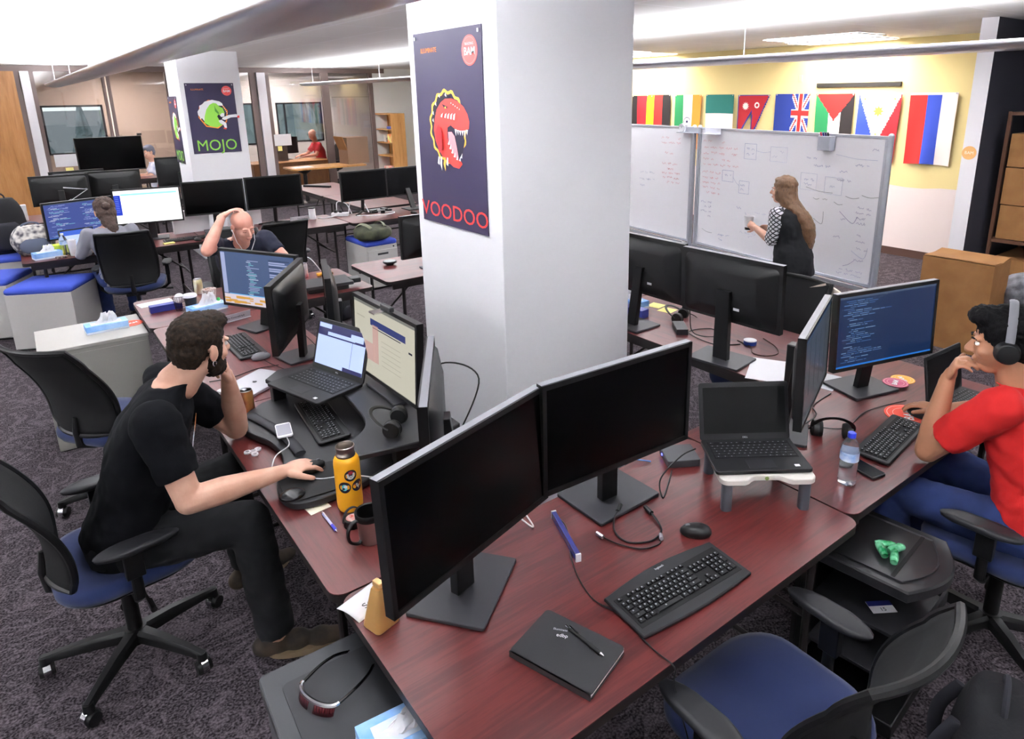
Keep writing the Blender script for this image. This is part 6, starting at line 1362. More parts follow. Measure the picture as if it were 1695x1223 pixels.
bw = thing('wall_board', 'whiteboard on the far wall of the glass office', 'whiteboard', (7.55, YO-0.03, 1.45)); MB().box((0, 0, 0), (1.25, 0.02, 1.35)).build('board', M['white'], bw, smooth=0); MB().box((0.625, -0.01, 0), (0.03, 0.03, 1.37)).box((0, -0.01, 0.68), (1.25, 0.03, 0.02)).build('frame', M['lgrey'], bw, smooth=0)
pr = box_item('printer', 4.85, 16.28, 0.741, 0.4, 0.35, 0.5, 0, 'grey machine behind the office monitor', 'printer', M['grey'], 0.01)
# trees outside
def tree(x, y, h, label, kind):
    t = thing('tree', label, 'tree', (x, y, -14), 0, 'trees outside the windows'); MB().cyl((0, 0, 0), (0, 0, h), 0.25, 0.05, 10).build('trunk', mat('bark', '#4a3c32', 0.9), t)
    m = MB(); rnd = random.Random(int(x*10)); n = 16
    if kind == 'fir':
        for k in range(9):
            z = h*(0.15+0.095*k); r = h*0.22*(1-k/9.5); m.rings([[(r*(1+0.25*rnd.uniform(-1, 1))*math.cos(2*PI*i/n), r*(1+0.25*rnd.uniform(-1, 1))*math.sin(2*PI*i/n), z-rnd.uniform(0, 0.2)) for i in range(n)], [(0.02*math.cos(2*PI*i/n), 0.02*math.sin(2*PI*i/n), z+h*0.17) for i in range(n)]])
    else:
        for k in range(26):
            a = rnd.uniform(0, 2*PI); r = rnd.uniform(0, h*0.3); m.ell((r*math.cos(a), r*math.sin(a), rnd.uniform(h*0.25, h*0.95)), h*rnd.uniform(0.07, 0.13), 9, 6)
    m.build('foliage', mat('leaf_'+kind, '#77827e' if kind == 'fir' else '#98a39c', 0.9, col2='#bcc4c0', cscale=1.2), t, smooth=0)
for i, (x, y, h) in enumerate(((-1.5, 62, 15.4), (1.6, 66, 16.2), (4.4, 60, 15.2), (7.0, 68, 16.3), (9.6, 63, 15.0))): tree(x, y, h, ('leftmost', 'second', 'tall middle', 'fourth', 'rightmost')[i]+' fir tree outside the left window', 'fir')
for i, (x, y, h) in enumerate(((12.0, 40, 16.5), (16.5, 44, 17.5), (21.0, 48, 18.0), (8.2, 40, 15.5))): tree(x, y, h, ('nearer', 'middle', 'right', 'left')[i]+' leafy tree outside the office window', 'leafy')
struct(MB().box((5, 700, -14.05), (2400, 1360, 0.1)).build('trim_1', mat('ground_outside', '#b9b6ae', 0.95), smooth=0))  # ground outside the windows, distance haze put into its pale colour

hb_ = thing('building', 'pale low roof outside below the left window', 'building', (3.4, 36, -14)); MB().box((0, 0, 4.6), (9, 8, 9.2)).build('wall', M['lgrey'], hb_, smooth=0)
MB().rings([[(-5.0, -4.5, 9.2), (5.0, -4.5, 9.2), (5.0, 4.5, 9.2), (-5.0, 4.5, 9.2)], [(-1.5, -0.5, 10.9), (4.4, -0.5, 10.9), (4.4, 0.5, 10.9), (-1.5, 0.5, 10.9)]]).build('roof', mat('roof_pale', '#b4c2d6', 0.8), hb_, smooth=0)

# ================================================================== people
SKA = mat('skin_light', '#d2a590', 0.5, bump=0.10, bscale=180, col2='#c4937d', cscale=12); SKB = mat('skin_pink', '#d6a391', 0.42, bump=0.08, bscale=180, col2='#c98d7c', cscale=9); SKC = mat('skin_tan', '#a67459', 0.5, bump=0.08, bscale=180)
EYEW = mat('eye_white', '#e9e6e4', 0.3); IRIS = mat('iris_dark', '#2c1d16', 0.2)
def blob(name, mb, m, parent, voxel=0.006, smooth=5, disp=None):
    o = mb.build(name, m, parent, smooth=0)
    r = o.modifiers.new('remesh', 'REMESH'); r.mode = 'VOXEL'; r.voxel_size = voxel; r.use_smooth_shade = True
    s = o.modifiers.new('smooth', 'SMOOTH'); s.factor = 0.6; s.iterations = smooth
    if disp:
        tx = bpy.data.textures.get('fold_%s' % disp[0]) or bpy.data.textures.new('fold_%s' % disp[0], 'CLOUDS'); tx.noise_scale = disp[0]; tx.noise_depth = 1
        d = o.modifiers.new('folds', 'DISPLACE'); d.texture = tx; d.strength = disp[1]; d.mid_level = 0.5; d.texture_coords = 'LOCAL'
    return o
def limb(mb, p0, p1, r0, r1, n=16, e0=True, e1=True):
    mb.cyl(p0, p1, r0, r1, n)
    if e0: mb.ell(p0, r0, 14, 10)
    if e1: mb.ell(p1, r1, 14, 10)
def frame(pos, fwd, upv):
    f = Vector(fwd).normalized(); u = Vector(upv); r = f.cross(u).normalized(); u = r.cross(f).normalized()
    p = Vector(pos); return Matrix(((r.x, f.x, u.x, p.x), (r.y, f.y, u.y, p.y), (r.z, f.z, u.z, p.z), (0, 0, 0, 1)))
def head_prims(mb, H, s=1.0, female=False):
    S = H @ Matrix.Scale(s, 4); k = mb.T; mb.T = k @ S
    mb.ell((0, -0.014, 0.036), (0.075, 0.094, 0.084), 28, 18); mb.ell((0, 0.030, -0.028), (0.060, 0.060, 0.080), 24, 16)
    mb.ell((0, 0.040, -0.088), (0.040 if not female else 0.034, 0.040, 0.030), 18, 12); mb.ell((0, 0.0, -0.07), (0.052, 0.055, 0.04), 18, 12)
    mb.cyl((0, 0.082, 0.012), (0, 0.110, -0.030), 0.009, 0.014, 10); mb.ell((0, 0.108, -0.032), (0.015, 0.013, 0.010), 12, 8)
    for q in (-1, 1):
        mb.ell((q*0.012, 0.094, -0.034), (0.008, 0.008, 0.007), 10, 8); mb.ell((q*0.036, 0.058, -0.030), (0.024, 0.024, 0.022), 14, 10)
        mb.ell((q*0.030, 0.079, 0.019), (0.022, 0.012, 0.0075), 12, 8)
        mb.ell((q*0.079, -0.004, -0.010), (0.007, 0.019, 0.032), 14, 10); mb.ell((q*0.084, -0.014, 0.002), (0.006, 0.010, 0.022), 12, 8)
    mb.ell((0, 0.0865, -0.060), (0.021, 0.010, 0.0050), 14, 8); mb.ell((0, 0.0845, -0.071), (0.018, 0.010, 0.0060), 14, 8)
    mb.T = k
def face_bits(H, parent, s=1.0, brow=None, closed=False):
    S = H @ Matrix.Scale(s, 4)
    for q in (-1, 1):
        if closed: MB(S).tube([(q*0.017, 0.0845, -0.001), (q*0.030, 0.0860, -0.004), (q*0.044, 0.0765, -0.001)], 0.0022, 6).build('eyelid', brow, parent, smooth=80)
        else:
            e = MB(S).ell((q*0.030, 0.0785, 0.001), (0.0125, 0.0085, 0.0080), 16, 10).build('eye', EYEW, parent, smooth=80)
            MB(S).ell((q*0.030, 0.0858, 0.001), (0.0055, 0.0025, 0.0055), 12, 8).build('iris', IRIS, e, smooth=80)
        if brow: MB(S).tube([(q*0.013, 0.0935, 0.019), (q*0.030, 0.0935, 0.023), (q*0.048, 0.080, 0.019)], [0.003, 0.0042, 0.002], 6).build('eyebrow', brow, parent, smooth=80)
    MB(S).tube([(-0.018, 0.0925, -0.0655), (0, 0.0975, -0.0655), (0.018, 0.0925, -0.0655)], 0.0022, 6).build('mouth', mat('lip', '#8f4c44', 0.5), parent, smooth=80)
def hand_prims(mb, wrist, d, nrm, curl=(0.25, 0.35, 0.3), side=1, thumb=0.6, spread=0.0, s=1.0, tcurl=0.25):
    """d: direction of fingers, nrm: back of the hand, side: +1 puts the thumb on d x nrm side"""
    d = Vector(d).normalized(); n = Vector(nrm); n = (n-d*n.dot(d)).normalized(); l = d.cross(n)*side; w = Vector(wrist)
    R = Matrix(((l.x, d.x, n.x), (l.y, d.y, n.y), (l.z, d.z, n.z))).to_4x4()
    mb.ell(w+d*0.048*s, (0.040*s, 0.050*s, 0.0145*s), 18, 12, R=R); mb.ell(w+d*0.070*s, (0.038*s, 0.024*s, 0.013*s), 18, 12, R=R)
    limb(mb, w-d*0.02*s, w+d*0.03*s, 0.026*s, 0.022*s)
    for i, (off, ln) in enumerate(((0.029, 0.070), (0.0105, 0.079), (-0.009, 0.074), (-0.027, 0.058))):
        p = w + d*(0.084-0.006*abs(i-1))*s + l*off*s; a = 0.0; dd = (d + l*(off/0.03)*spread).normalized(); r = 0.0092*s if i < 3 else 0.008*s
        for k, (f, c) in enumerate(((0.42, curl[0]), (0.32, curl[1]), (0.26, curl[2]))):
            a += c; v = dd*math.cos(a) - n*math.sin(a); q = p + v*ln*f*s
            limb(mb, p, q, r, r*0.92, 10); p = q; r *= 0.93
    p = w + d*0.022*s + l*0.030*s; v = (d*0.62 + l*thumb - n*0.15).normalized(); q = p+v*0.042*s; limb(mb, p, q, 0.014*s, 0.0115*s, 12)
    v2 = (v + d*0.5 - n*tcurl).normalized(); limb(mb, q, q+v2*0.034*s, 0.0112*s, 0.009*s, 12)
def torso_rings(mb, rows, grow=0.0):
    """rows: (centre, half width, half depth, right-vector, forward-vector)"""
    R = []; n = 28
    for c, a, b_, rv, fv in rows:
        c = Vector(c); rv = Vector(rv).normalized(); fv = Vector(fv).normalized()
        R.append([c + rv*(a+grow)*math.copysign(abs(math.cos(2*PI*i/n))**0.85, math.cos(2*PI*i/n)) + fv*(b_+grow)*math.copysign(abs(math.sin(2*PI*i/n))**0.9, math.sin(2*PI*i/n)) for i in range(n)])
    mb.rings(R)
def person(label, J, skin, shirt, pants, shoes, build_=1.0, sleeve=0.6, voxel=0.006, hands=None, waist=None, face=True, brow=None, headscale=1.0, collar=True, hs=1.0, shirt_fold=(0.07, 0.018), female=False, closed=False):
    root = Vector(J['root']); T = Matrix.Translation(-root); b = build_
    t = thing('person', label, 'person', root)
    g = lambda k: Vector(J[k])
    H = frame(J['head'], J['F'], J.get('U', (0, 0, 1)))
    pel, che, nb = g('pel'), g('che'), g('nb'); sl, sr = g('shL'), g('shR')
    rv = (sr-sl).normalized(); fvc = Vector((0, 0, 1)).cross(rv); hv = (g('hipR')-g('hipL')).normalized(); fvp = Vector((0, 0, 1)).cross(hv)
    mid = pel.lerp(che, 0.5); sc = (sl+sr)/2; fv = fvc
    W = (sr-sl).length/2
    rows = [(pel-Vector((0, 0, 0.10)), 0.135*b, 0.095*b, hv, fvp), (pel, 0.165*b, 0.115*b, hv, fvp), (mid, 0.148*b if not female else 0.125*b, 0.105*b, hv.lerp(rv, .5), fvp.lerp(fvc, .5)), (che, 0.172*b, 0.115*b, rv, fv),
            (che.lerp(sc, 0.62), W*0.96, 0.105*b, rv, fv), (sc+Vector((0, 0, 0.012)), W*0.80, 0.075*b, rv, fv), (sc.lerp(nb, 0.6)+Vector((0, 0, 0.02)), W*0.46, 0.055*b, rv, fv), (nb+Vector((0, 0, 0.01)), 0.055, 0.052, rv, fv)]
    body = MB(T); torso_rings(body, rows, -0.014)
    head_prims(body, H, headscale, female)
    hb = H @ Vector((0, -0.022, -0.055)); limb(body, nb - Vector((0, 0, 0.03)), hb, 0.062*b if not female else 0.048, 0.056 if not female else 0.042, 18)
    for s_, sh in (('L', sl), ('R', sr)):
        el, wr = g('el'+s_), g('wr'+s_)
        limb(body, sh, el, 0.050*b, 0.039*b); limb(body, el, el.lerp(wr, 0.35), 0.040*b, 0.041*b); limb(body, el.lerp(wr, 0.35), wr, 0.041*b, 0.0265)
        hd = (hands or {}).get(s_)
        if hd: hand_prims(body, wr, **hd)
        else: hand_prims(body, wr, wr-el, (0, 0, 1), side=1 if s_ == 'L' else -1, s=hs)
        hp, kn, an = g('hip'+s_), g('kn'+s_), g('an'+s_)
        limb(body, hp, kn, 0.070*b, 0.048*b); limb(body, kn, an, 0.047*b, 0.034*b)
    blob('body', body, skin, t, voxel, 3)
    if face: face_bits(T @ H, t, headscale, brow, closed)
    # shirt
    s = MB(T); torso_rings(s, [(r[0], r[1], r[2], r[3], r[4]) for r in rows[:-1]] + ([(nb+Vector((0, 0, -0.016)), 0.082, 0.074, rv, fv)] if collar else [(nb+Vector((0, 0, 0.0)), 0.07, 0.06, rv, fv)]), 0.004)
    for s_, sh in (('L', sl), ('R', sr)):
        el, wr = g('el'+s_), g('wr'+s_)
        if sleeve <= 1: e = sh.lerp(el, sleeve); limb(s, sh-Vector((0, 0, 0.008)), e, 0.069*b, 0.060*b, 18, True, False)
        else:
            limb(s, sh, el, 0.062*b, 0.050*b, 18); limb(s, el, el.lerp(wr, sleeve-1), 0.050*b, 0.036*b, 18, True, False)
    so = blob('shirt', s, shirt, t, max(voxel, 0.007), 14, shirt_fold)
    # trousers
    p = MB(T); torso_rings(p, [(pel-Vector((0, 0, 0.11)), 0.13*b, 0.10*b, hv, fvp), (pel, 0.165*b, 0.118*b, hv, fvp), (pel.lerp(che, 0.22), 0.150*b, 0.11*b, hv, fvp)], 0.0)
    for s_ in 'LR':
        hp, kn, an = g('hip'+s_), g('kn'+s_), g('an'+s_); limb(p, hp, kn, 0.092*b, 0.066*b, 18); limb(p, kn, an-(an-kn).normalized()*0.02, 0.066*b, 0.060*b, 18, True, False)
    blob('trousers', p, pants, t, max(voxel, 0.008), 4, (0.06, 0.014))
    for s_ in 'LR':
        an, toe = g('an'+s_), g('toe'+s_); d = (toe-an); d.z = 0; L = d.length; d.normalize(); l = Vector((-d.y, d.x, 0)); q = MB(T); z0 = an.z-0.085
        for u, w_, hgt in ((-0.045, 0.036, 0.05), (0.0, 0.040, 0.055), (0.07, 0.044, 0.045), (L*0.75, 0.048, 0.034), (L*0.97, 0.040, 0.028)):
            R = Matrix(((d.x, l.x, 0), (d.y, l.y, 0), (0, 0, 1))).to_4x4(); q.ell(Vector((an.x, an.y, z0+hgt*0.95)) + d*u, (0.055, w_, hgt), 16, 10, R=R)
        q.cyl((an.x, an.y, z0+0.04), (an.x, an.y, z0+0.10), 0.042, 0.040, 14)
        so_ = blob('shoe', q, shoes[0], t, 0.007, 10)
        if len(shoes) > 1:
            R2 = []; nn = 24
            for z in (z0-0.002, z0+0.022): R2.append([Vector((an.x, an.y, z)) + d*((L+0.03)/2*1.08*math.cos(2*PI*i/nn)+L*0.42) + l*0.049*math.sin(2*PI*i/nn) for i in range(nn)])
            MB(T).rings(R2).build('sole', shoes[1], so_, smooth=40)
    return t, T, H
def hairblob(name, ells, H, T, m, parent, s=1.0, voxel=0.006, disp=(0.02, 0.01)):
    mb = MB(T @ H @ Matrix.Scale(s, 4))
    for c, r in ells: mb.ell(c, r, 20, 14)
    return blob(name, mb, m, parent, voxel, 2, disp)
def strand_mat(name, c1, c2, scale=60):
    if name in _m: return _m[name]
    m = wood_mat(name, [(0.3, c1), (0.5, c2), (0.7, c1)], 'Z', 0.55, 12, 8); return m
HB = mat('hair_dark_brown', '#1d1613', 0.7, spec=0.2, col2='#33271f', cscale=70, bump=0.6, bscale=260)
HBk = mat('hair_black', '#08070a', 0.75, spec=0.2, bump=0.5, bscale=260)
SHORT = [((0, -0.022, 0.045), (0.082, 0.098, 0.084)), ((0, -0.052, -0.005), (0.076, 0.062, 0.062)), ((0, 0.040, 0.085), (0.062, 0.050, 0.036)), ((0, -0.05, -0.045), (0.060, 0.045, 0.035))]

# --- man in the dark t-shirt, chin on his left fist, right hand on the mouse
Pa, Ta, Ha = person('bearded man in a dark t-shirt resting his chin on his fist, hand on the mouse', dict(root=(0.1, 2.75, 0), pel=(0.085, 2.74, 0.58), che=(0.215, 2.68, 0.93), nb=(0.335, 2.63, 1.175),
    head=(0.425, 2.605, 1.275), F=(0.90, 0.40, -0.10), U=(0.1, -0.05, 1), shL=(0.32, 2.83, 1.095), shR=(0.225, 2.45, 1.10), elL=(0.555, 2.875, 0.79), elR=(0.275, 2.365, 0.815), wrL=(0.520, 2.715, 1.080), wrR=(0.585, 2.355, 0.812),
    hipL=(0.11, 2.84, 0.555), hipR=(0.11, 2.64, 0.555), knL=(0.50, 2.88, 0.60), knR=(0.47, 2.46, 0.60), anL=(0.52, 2.88, 0.115), anR=(0.50, 2.40, 0.10), toeL=(0.70, 2.93, 0.03), toeR=(0.70, 2.33, 0.03)),
    SKA, mat('tee_black', '#0c0d12', 0.95, bump=0.25, bscale=500, spec=0.2), mat('jeans_black', '#0e0f13', 0.9, bump=0.4, bscale=700), [mat('shoe_brown', '#4a3c30', 0.7, col2='#2c2620', cscale=14), mat('sole_tan', '#8c7a62', 0.7)],
    build_=1.18, sleeve=0.70, voxel=0.0048, brow=HB, hands=dict(L=dict(d=(-0.12, -0.30, 0.92), nrm=(0.85, -0.1, 0.25), curl=(1.35, 1.3, 0.8), side=-1, thumb=0.35, tcurl=0.3), R=dict(d=(0.98, 0.02, 0.02), nrm=(0, -0.1, 1), curl=(0.28, 0.42, 0.38), side=1, thumb=0.55, spread=0.10, s=1.06)))
hairblob('hair', [((0, -0.022, 0.047), (0.084, 0.098, 0.086)), ((0, -0.052, 0.0), (0.078, 0.064, 0.064)), ((0, 0.042, 0.092), (0.062, 0.050, 0.034)), ((0, -0.055, -0.040), (0.060, 0.045, 0.035)), ((0.068, 0.020, 0.005), (0.012, 0.018, 0.055)), ((-0.068, 0.020, 0.005), (0.012, 0.018, 0.055))], Ha, Ta, HB, Pa, disp=(0.012, 0.012))
hairblob('beard', [((0, 0.048, -0.088), (0.050, 0.050, 0.042)), ((0.052, 0.020, -0.062), (0.018, 0.032, 0.040)), ((-0.052, 0.020, -0.062), (0.018, 0.032, 0.040)), ((0, 0.084, -0.052), (0.026, 0.014, 0.008)), ((0, 0.072, -0.090), (0.034, 0.028, 0.028))], Ha, Ta, HB, Pa, voxel=0.005, disp=(0.01, 0.008))
MB(Ta @ Ha).tube([(0.083+0.001*math.sin(k), -0.004+0.007*math.cos(2*PI*k/14), -0.046+0.009*math.sin(2*PI*k/14)) for k in range(14)], 0.0014, 6, closed=True).build('earring', M['chrome'], Pa)
pm = mat('print_white', '#e6e8ec', 0.8)
pr_ = MB(Ta); rnd = random.Random(3)
fr_ = flatM((0.425, 2.60, 0.97), (-0.05, -1.0, -0.0), (0.25, -0.05, 1))
text('shirt_print', 'LEAN', 0.055, pm, Ta @ flatM((0.352, 2.605, 0.925), (0.24, 0.97, 0), (0.16, -0.04, 1)), Pa, 0.0006, bold=0.002)
text('shirt_print', 'DEV', 0.045, mat('print_orange', '#e08a4a', 0.8), Ta @ flatM((0.366, 2.603, 0.985), (0.24, 0.97, 0), (0.16, -0.04, 1)), Pa, 0.0006, bold=0.002)

# --- man in the red polo with headphones
Pb, Tb, Hb = person('man in a red polo shirt and black headphones holding his hand to his mouth', dict(root=(2.78, 0.66, 0), pel=(2.80, 0.62, 0.58), che=(2.79, 0.68, 0.90), nb=(2.72, 0.735, 1.135),
    head=(2.685, 0.795, 1.268), F=(-0.36, 0.92, -0.14), U=(-0.02, 0.05, 1), shL=(2.59, 0.74, 1.07), shR=(2.98, 0.68, 1.07), elL=(2.60, 0.955, 0.795), elR=(3.06, 0.90, 0.84), wrL=(2.652, 0.942, 1.085), wrR=(3.00, 1.075, 0.795),
    hipL=(2.70, 0.64, 0.555), hipR=(2.90, 0.62, 0.555), knL=(2.60, 1.06, 0.58), knR=(2.95, 1.06, 0.60), anL=(2.58, 1.02, 0.10), anR=(2.95, 1.05, 0.10), toeL=(2.56, 1.22, 0.03), toeR=(2.95, 1.26, 0.03)),
    SKC, mat('polo_red', '#c01a1c', 0.85, bump=0.3, bscale=600), mat('jeans_blue', '#1a2750', 0.9, bump=0.5, bscale=500, col2='#26376c', cscale=7), [mat('shoe_dark', '#26262a', 0.6), M['white']],
    build_=1.12, sleeve=0.72, voxel=0.005, brow=HBk, hands=dict(L=dict(d=(-0.05, -0.30, 0.95), nrm=(-0.35, 0.9, 0.2), curl=(0.9, 0.7, 0.4), side=-1, thumb=0.5, spread=0.12, tcurl=0.2), R=dict(d=(-0.05, 0.98, 0.0), nrm=(0, 0.05, 1), curl=(0.3, 0.4, 0.35), side=-1, thumb=0.5, spread=0.1)))
hairblob('hair', [((0, -0.022, 0.050), (0.086, 0.102, 0.090)), ((0, -0.055, -0.01), (0.078, 0.062, 0.068)), ((0, 0.052, 0.098), (0.062, 0.056, 0.036)), ((0.066, 0.010, 0.01), (0.016, 0.022, 0.05)), ((-0.066, 0.010, 0.01), (0.016, 0.022, 0.05))], Hb, Tb, HBk, Pb, disp=(0.012, 0.012))
hp = thing('headphones', 'black over-ear headphones worn by the man in the red polo', 'headphones', (2.78, 0.66, 0)); 
MB(Tb @ Hb).tube([(0.094*math.cos(PI*k/20), -0.012-0.02*math.sin(PI*k/20), 0.0+0.150*math.sin(PI*k/20)) for k in range(21)], 0.014, 8, flat=0.35).build('headband', M['grey'], hp)
for s in (-1, 1): MB(Tb @ Hb).cyl((s*0.082, -0.006, -0.012), (s*0.112, -0.010, -0.012), 0.042, 0.036, 24).build('ear_cup', M['black'], hp, bevel=0.004)

# --- bald man with his hand on his head
Pc, Tc, Hc = person('bald man in a navy t-shirt bowing over his work, hand on his head', dict(root=(1.35, 5.75, 0), pel=(1.37, 5.95, 0.58), che=(1.35, 5.80, 0.88), nb=(1.325, 5.66, 1.07),
    head=(1.325, 5.535, 1.185), F=(0.24, -0.88, -0.36), U=(0.0, -0.4, 1), shL=(1.535, 5.74, 1.03), shR=(1.14, 5.70, 1.045), elL=(1.64, 5.50, 0.84), elR=(1.03, 5.44, 1.05), wrL=(1.46, 5.33, 0.785), wrR=(1.19, 5.545, 1.275),
    hipL=(1.46, 5.93, 0.555), hipR=(1.27, 5.93, 0.555), knL=(1.50, 5.52, 0.58), knR=(1.22, 5.54, 0.58), anL=(1.50, 5.55, 0.10), anR=(1.20, 5.58, 0.10), toeL=(1.52, 5.36, 0.03), toeR=(1.18, 5.38, 0.03)),
    SKB, mat('tee_navy', '#1c1f31', 0.9, bump=0.3, bscale=500), mat('trousers_dark', '#1c1c24', 0.9), [mat('shoe_dark', '#26262a', 0.6)],
    build_=1.14, sleeve=0.55, voxel=0.005, brow=mat('brow_light', '#7d4f3c', 0.8), closed=True, hands=dict(R=dict(d=(0.85, -0.10, 0.50), nrm=(-0.35, 0.1, 0.95), curl=(0.30, 0.35, 0.3), side=-1, thumb=0.4), L=dict(d=(-0.8, -0.5, 0), nrm=(0, 0, 1), side=1)))
ep = thing('earphones', 'white wired earphones hanging from the bald man\'s ears', 'earphones', (1.35, 5.75, 0))
for s in (-1, 1):
    p = Hc @ Vector((s*0.085, 0.0, -0.015)); q = Hc @ Vector((s*0.06, 0.06, -0.13))
    MB(Tc).tube(bez([p, (p+q)/2+Vector((0, -0.01, -0.03)), q, Vector((1.33, 5.52, 0.92))], 6), 0.0028, 6).ell(p, 0.008).build('earphone', M['white'], ep)

# --- woman in the grey cardigan seen from behind
Pd, Td, Hd = person('woman in a grey cardigan seen from behind at the far left table', dict(root=(0.60, 7.25, 0), pel=(0.60, 7.21, 0.58), che=(0.59, 7.27, 0.86), nb=(0.585, 7.32, 1.03),
    head=(0.59, 7.38, 1.15), F=(-0.05, 0.95, -0.30), shL=(0.42, 7.27, 0.98), shR=(0.76, 7.27, 0.98), elL=(0.34, 7.30, 0.80), elR=(0.83, 7.32, 0.80), wrL=(0.42, 7.53, 0.775), wrR=(0.78, 7.56, 0.775),
    hipL=(0.51, 7.22, 0.555), hipR=(0.69, 7.22, 0.555), knL=(0.48, 7.62, 0.56), knR=(0.72, 7.62, 0.56), anL=(0.48, 7.62, 0.10), anR=(0.72, 7.62, 0.10), toeL=(0.48, 7.80, 0.03), toeR=(0.72, 7.80, 0.03)),
    SKA, mat('cardigan_grey', '#868590', 0.95, bump=0.4, bscale=300), mat('jeans_blue', '#26396e', 0.9), [mat('shoe_dark', '#26262a', 0.6)], build_=0.98, sleeve=1.9, voxel=0.007, brow=HB, female=True)
hairblob('hair', [((0, -0.024, 0.050), (0.090, 0.106, 0.092)), ((0, -0.06, -0.02), (0.084, 0.066, 0.08)), ((0, -0.085, -0.10), (0.062, 0.045, 0.07)), ((0.02, -0.11, -0.17), (0.045, 0.035, 0.06)), ((0, -0.13, 0.03), (0.035, 0.03, 0.035))], Hd, Td, mat('hair_brown', '#3a2a24', 0.6, col2='#54403a', cscale=60, bump=0.5, bscale=200), Pd, disp=(0.02, 0.012))

# --- standing woman with a paper cup
long_hair = mat('hair_long_brown', '#3e2a1f', 0.5, col2='#6b4b33', cscale=9, bump=0.5, bscale=160)
zig = bpy.data.materials.new('zigzag_blouse'); zig.use_nodes = True; _m['zig'] = zig
nt = zig.node_tree; b_ = nt.nodes['Principled BSDF']; b_.inputs['Roughness'].default_value = 0.8; tc = nt.nodes.new('ShaderNodeTexCoord'); mp = nt.nodes.new('ShaderNodeMapping'); mp.inputs['Rotation'].default_value = (0.785, 0.0, 0.785); mp.inputs['Scale'].default_value = (1, 1, 1)
br = nt.nodes.new('ShaderNodeTexBrick'); br.offset = 0.0; br.inputs['Scale'].default_value = 1.0; br.inputs['Brick Width'].default_value = 0.036; br.inputs['Row Height'].default_value = 0.036; br.inputs['Mortar Size'].default_value = 0.0055
br.inputs['Color1'].default_value = lin('#eceaf0'); br.inputs['Color2'].default_value = lin('#dcdae2'); br.inputs['Mortar'].default_value = lin('#25252e')
sx = nt.nodes.new('ShaderNodeSeparateXYZ'); cxn = nt.nodes.new('ShaderNodeCombineXYZ'); ad = nt.nodes.new('ShaderNodeMath'); sb = nt.nodes.new('ShaderNodeMath'); sb.operation = 'SUBTRACT'
nt.links.new(tc.outputs['Object'], sx.inputs[0]); nt.links.new(sx.outputs[1], ad.inputs[0]); nt.links.new(sx.outputs[2], ad.inputs[1]); nt.links.new(sx.outputs[1], sb.inputs[0]); nt.links.new(sx.outputs[2], sb.inputs[1])
nt.links.new(ad.outputs[0], cxn.inputs[0]); nt.links.new(sb.outputs[0], cxn.inputs[1]); nt.links.new(cxn.outputs[0], br.inputs[0]); nt.links.new(br.outputs[0], b_.inputs['Base Color'])
JE = dict(root=(4.06, 2.55, 0), pel=(4.08, 2.48, 0.93), che=(4.07, 2.51, 1.18), nb=(4.06, 2.54, 1.335),
    head=(4.06, 2.595, 1.455), F=(-0.30, 0.95, 0.02), shL=(3.935, 2.565, 1.275), shR=(4.13, 2.47, 1.265), elL=(3.925, 2.585, 1.035), elR=(4.16, 2.60, 1.03), wrL=(3.94, 2.755, 1.12), wrR=(4.14, 2.72, 1.08),
    hipL=(4.00, 2.50, 0.88), hipR=(4.15, 2.46, 0.88), knL=(4.00, 2.53, 0.49), knR=(4.15, 2.48, 0.49), anL=(4.0, 2.50, 0.10), anR=(4.15, 2.45, 0.10), toeL=(4.02, 2.66, 0.03), toeR=(4.2, 2.62, 0.03))
for k_, v_ in JE.items():        # she stands a little beyond the chair, about 1.5 m tall
    if k_ not in ('F', 'root'): JE[k_] = (4.86+(v_[0]-4.06)*0.94, 3.08+(v_[1]-2.55)*0.94, v_[2]*0.94)
JE['root'] = (4.86, 3.08, 0)
Pe, Te, He = person('woman with long brown hair standing at the whiteboard holding a paper cup', JE,
    SKA, zig, mat('trousers_black', '#131318', 0.9), [mat('shoe_dark', '#26262a', 0.6)], build_=0.88, sleeve=1.35, voxel=0.0055, brow=mat('hair_long_brown2', '#5a3d2c', 0.6), headscale=0.88, female=True, shirt_fold=(0.06, 0.008),
    hands=dict(L=dict(d=(0.05, 0.75, 0.25), nrm=(-0.95, 0.1, 0.1), curl=(0.55, 0.7, 0.5), side=-1, thumb=0.7, s=0.88), R=dict(d=(-0.3, 0.9, 0.2), nrm=(0.9, 0.2, 0.1), curl=(0.5, 0.6, 0.4), side=1, s=0.88)))
v = MB(Te); rvv = Vector((0.285, -0.12, 0)).normalized(); fvv = Vector((0, 0, 1)).cross(rvv)
torso_rings(v, [((4.86+(c[0]-4.06)*0.94, 3.08+(c[1]-2.55)*0.94, c[2]*0.94), a_, d_, rvv, fvv) for c, a_, d_ in (((4.085, 2.44, 0.74), 0.165, 0.13), ((4.08, 2.46, 0.92), 0.16, 0.125), ((4.075, 2.49, 1.06), 0.125, 0.11), ((4.07, 2.51, 1.18), 0.142, 0.118), ((4.062, 2.52, 1.27), 0.130, 0.10), ((4.06, 2.53, 1.325), 0.072, 0.07))])
blob('vest', v, mat('vest_black', '#101117', 0.8, bump=0.3, bscale=300), Pe, 0.007, 4, (0.06, 0.012))
hm = MB(Te @ He @ Matrix.Scale(0.90, 4))
for c_, r_ in (((0, -0.022, 0.048), (0.088, 0.104, 0.090)), ((0, 0.03, 0.085), (0.062, 0.05, 0.035)), ((-0.074, 0.005, -0.03), (0.020, 0.048, 0.07)), ((0.074, 0.005, -0.03), (0.020, 0.048, 0.07))): hm.ell(c_, r_, 20, 14)
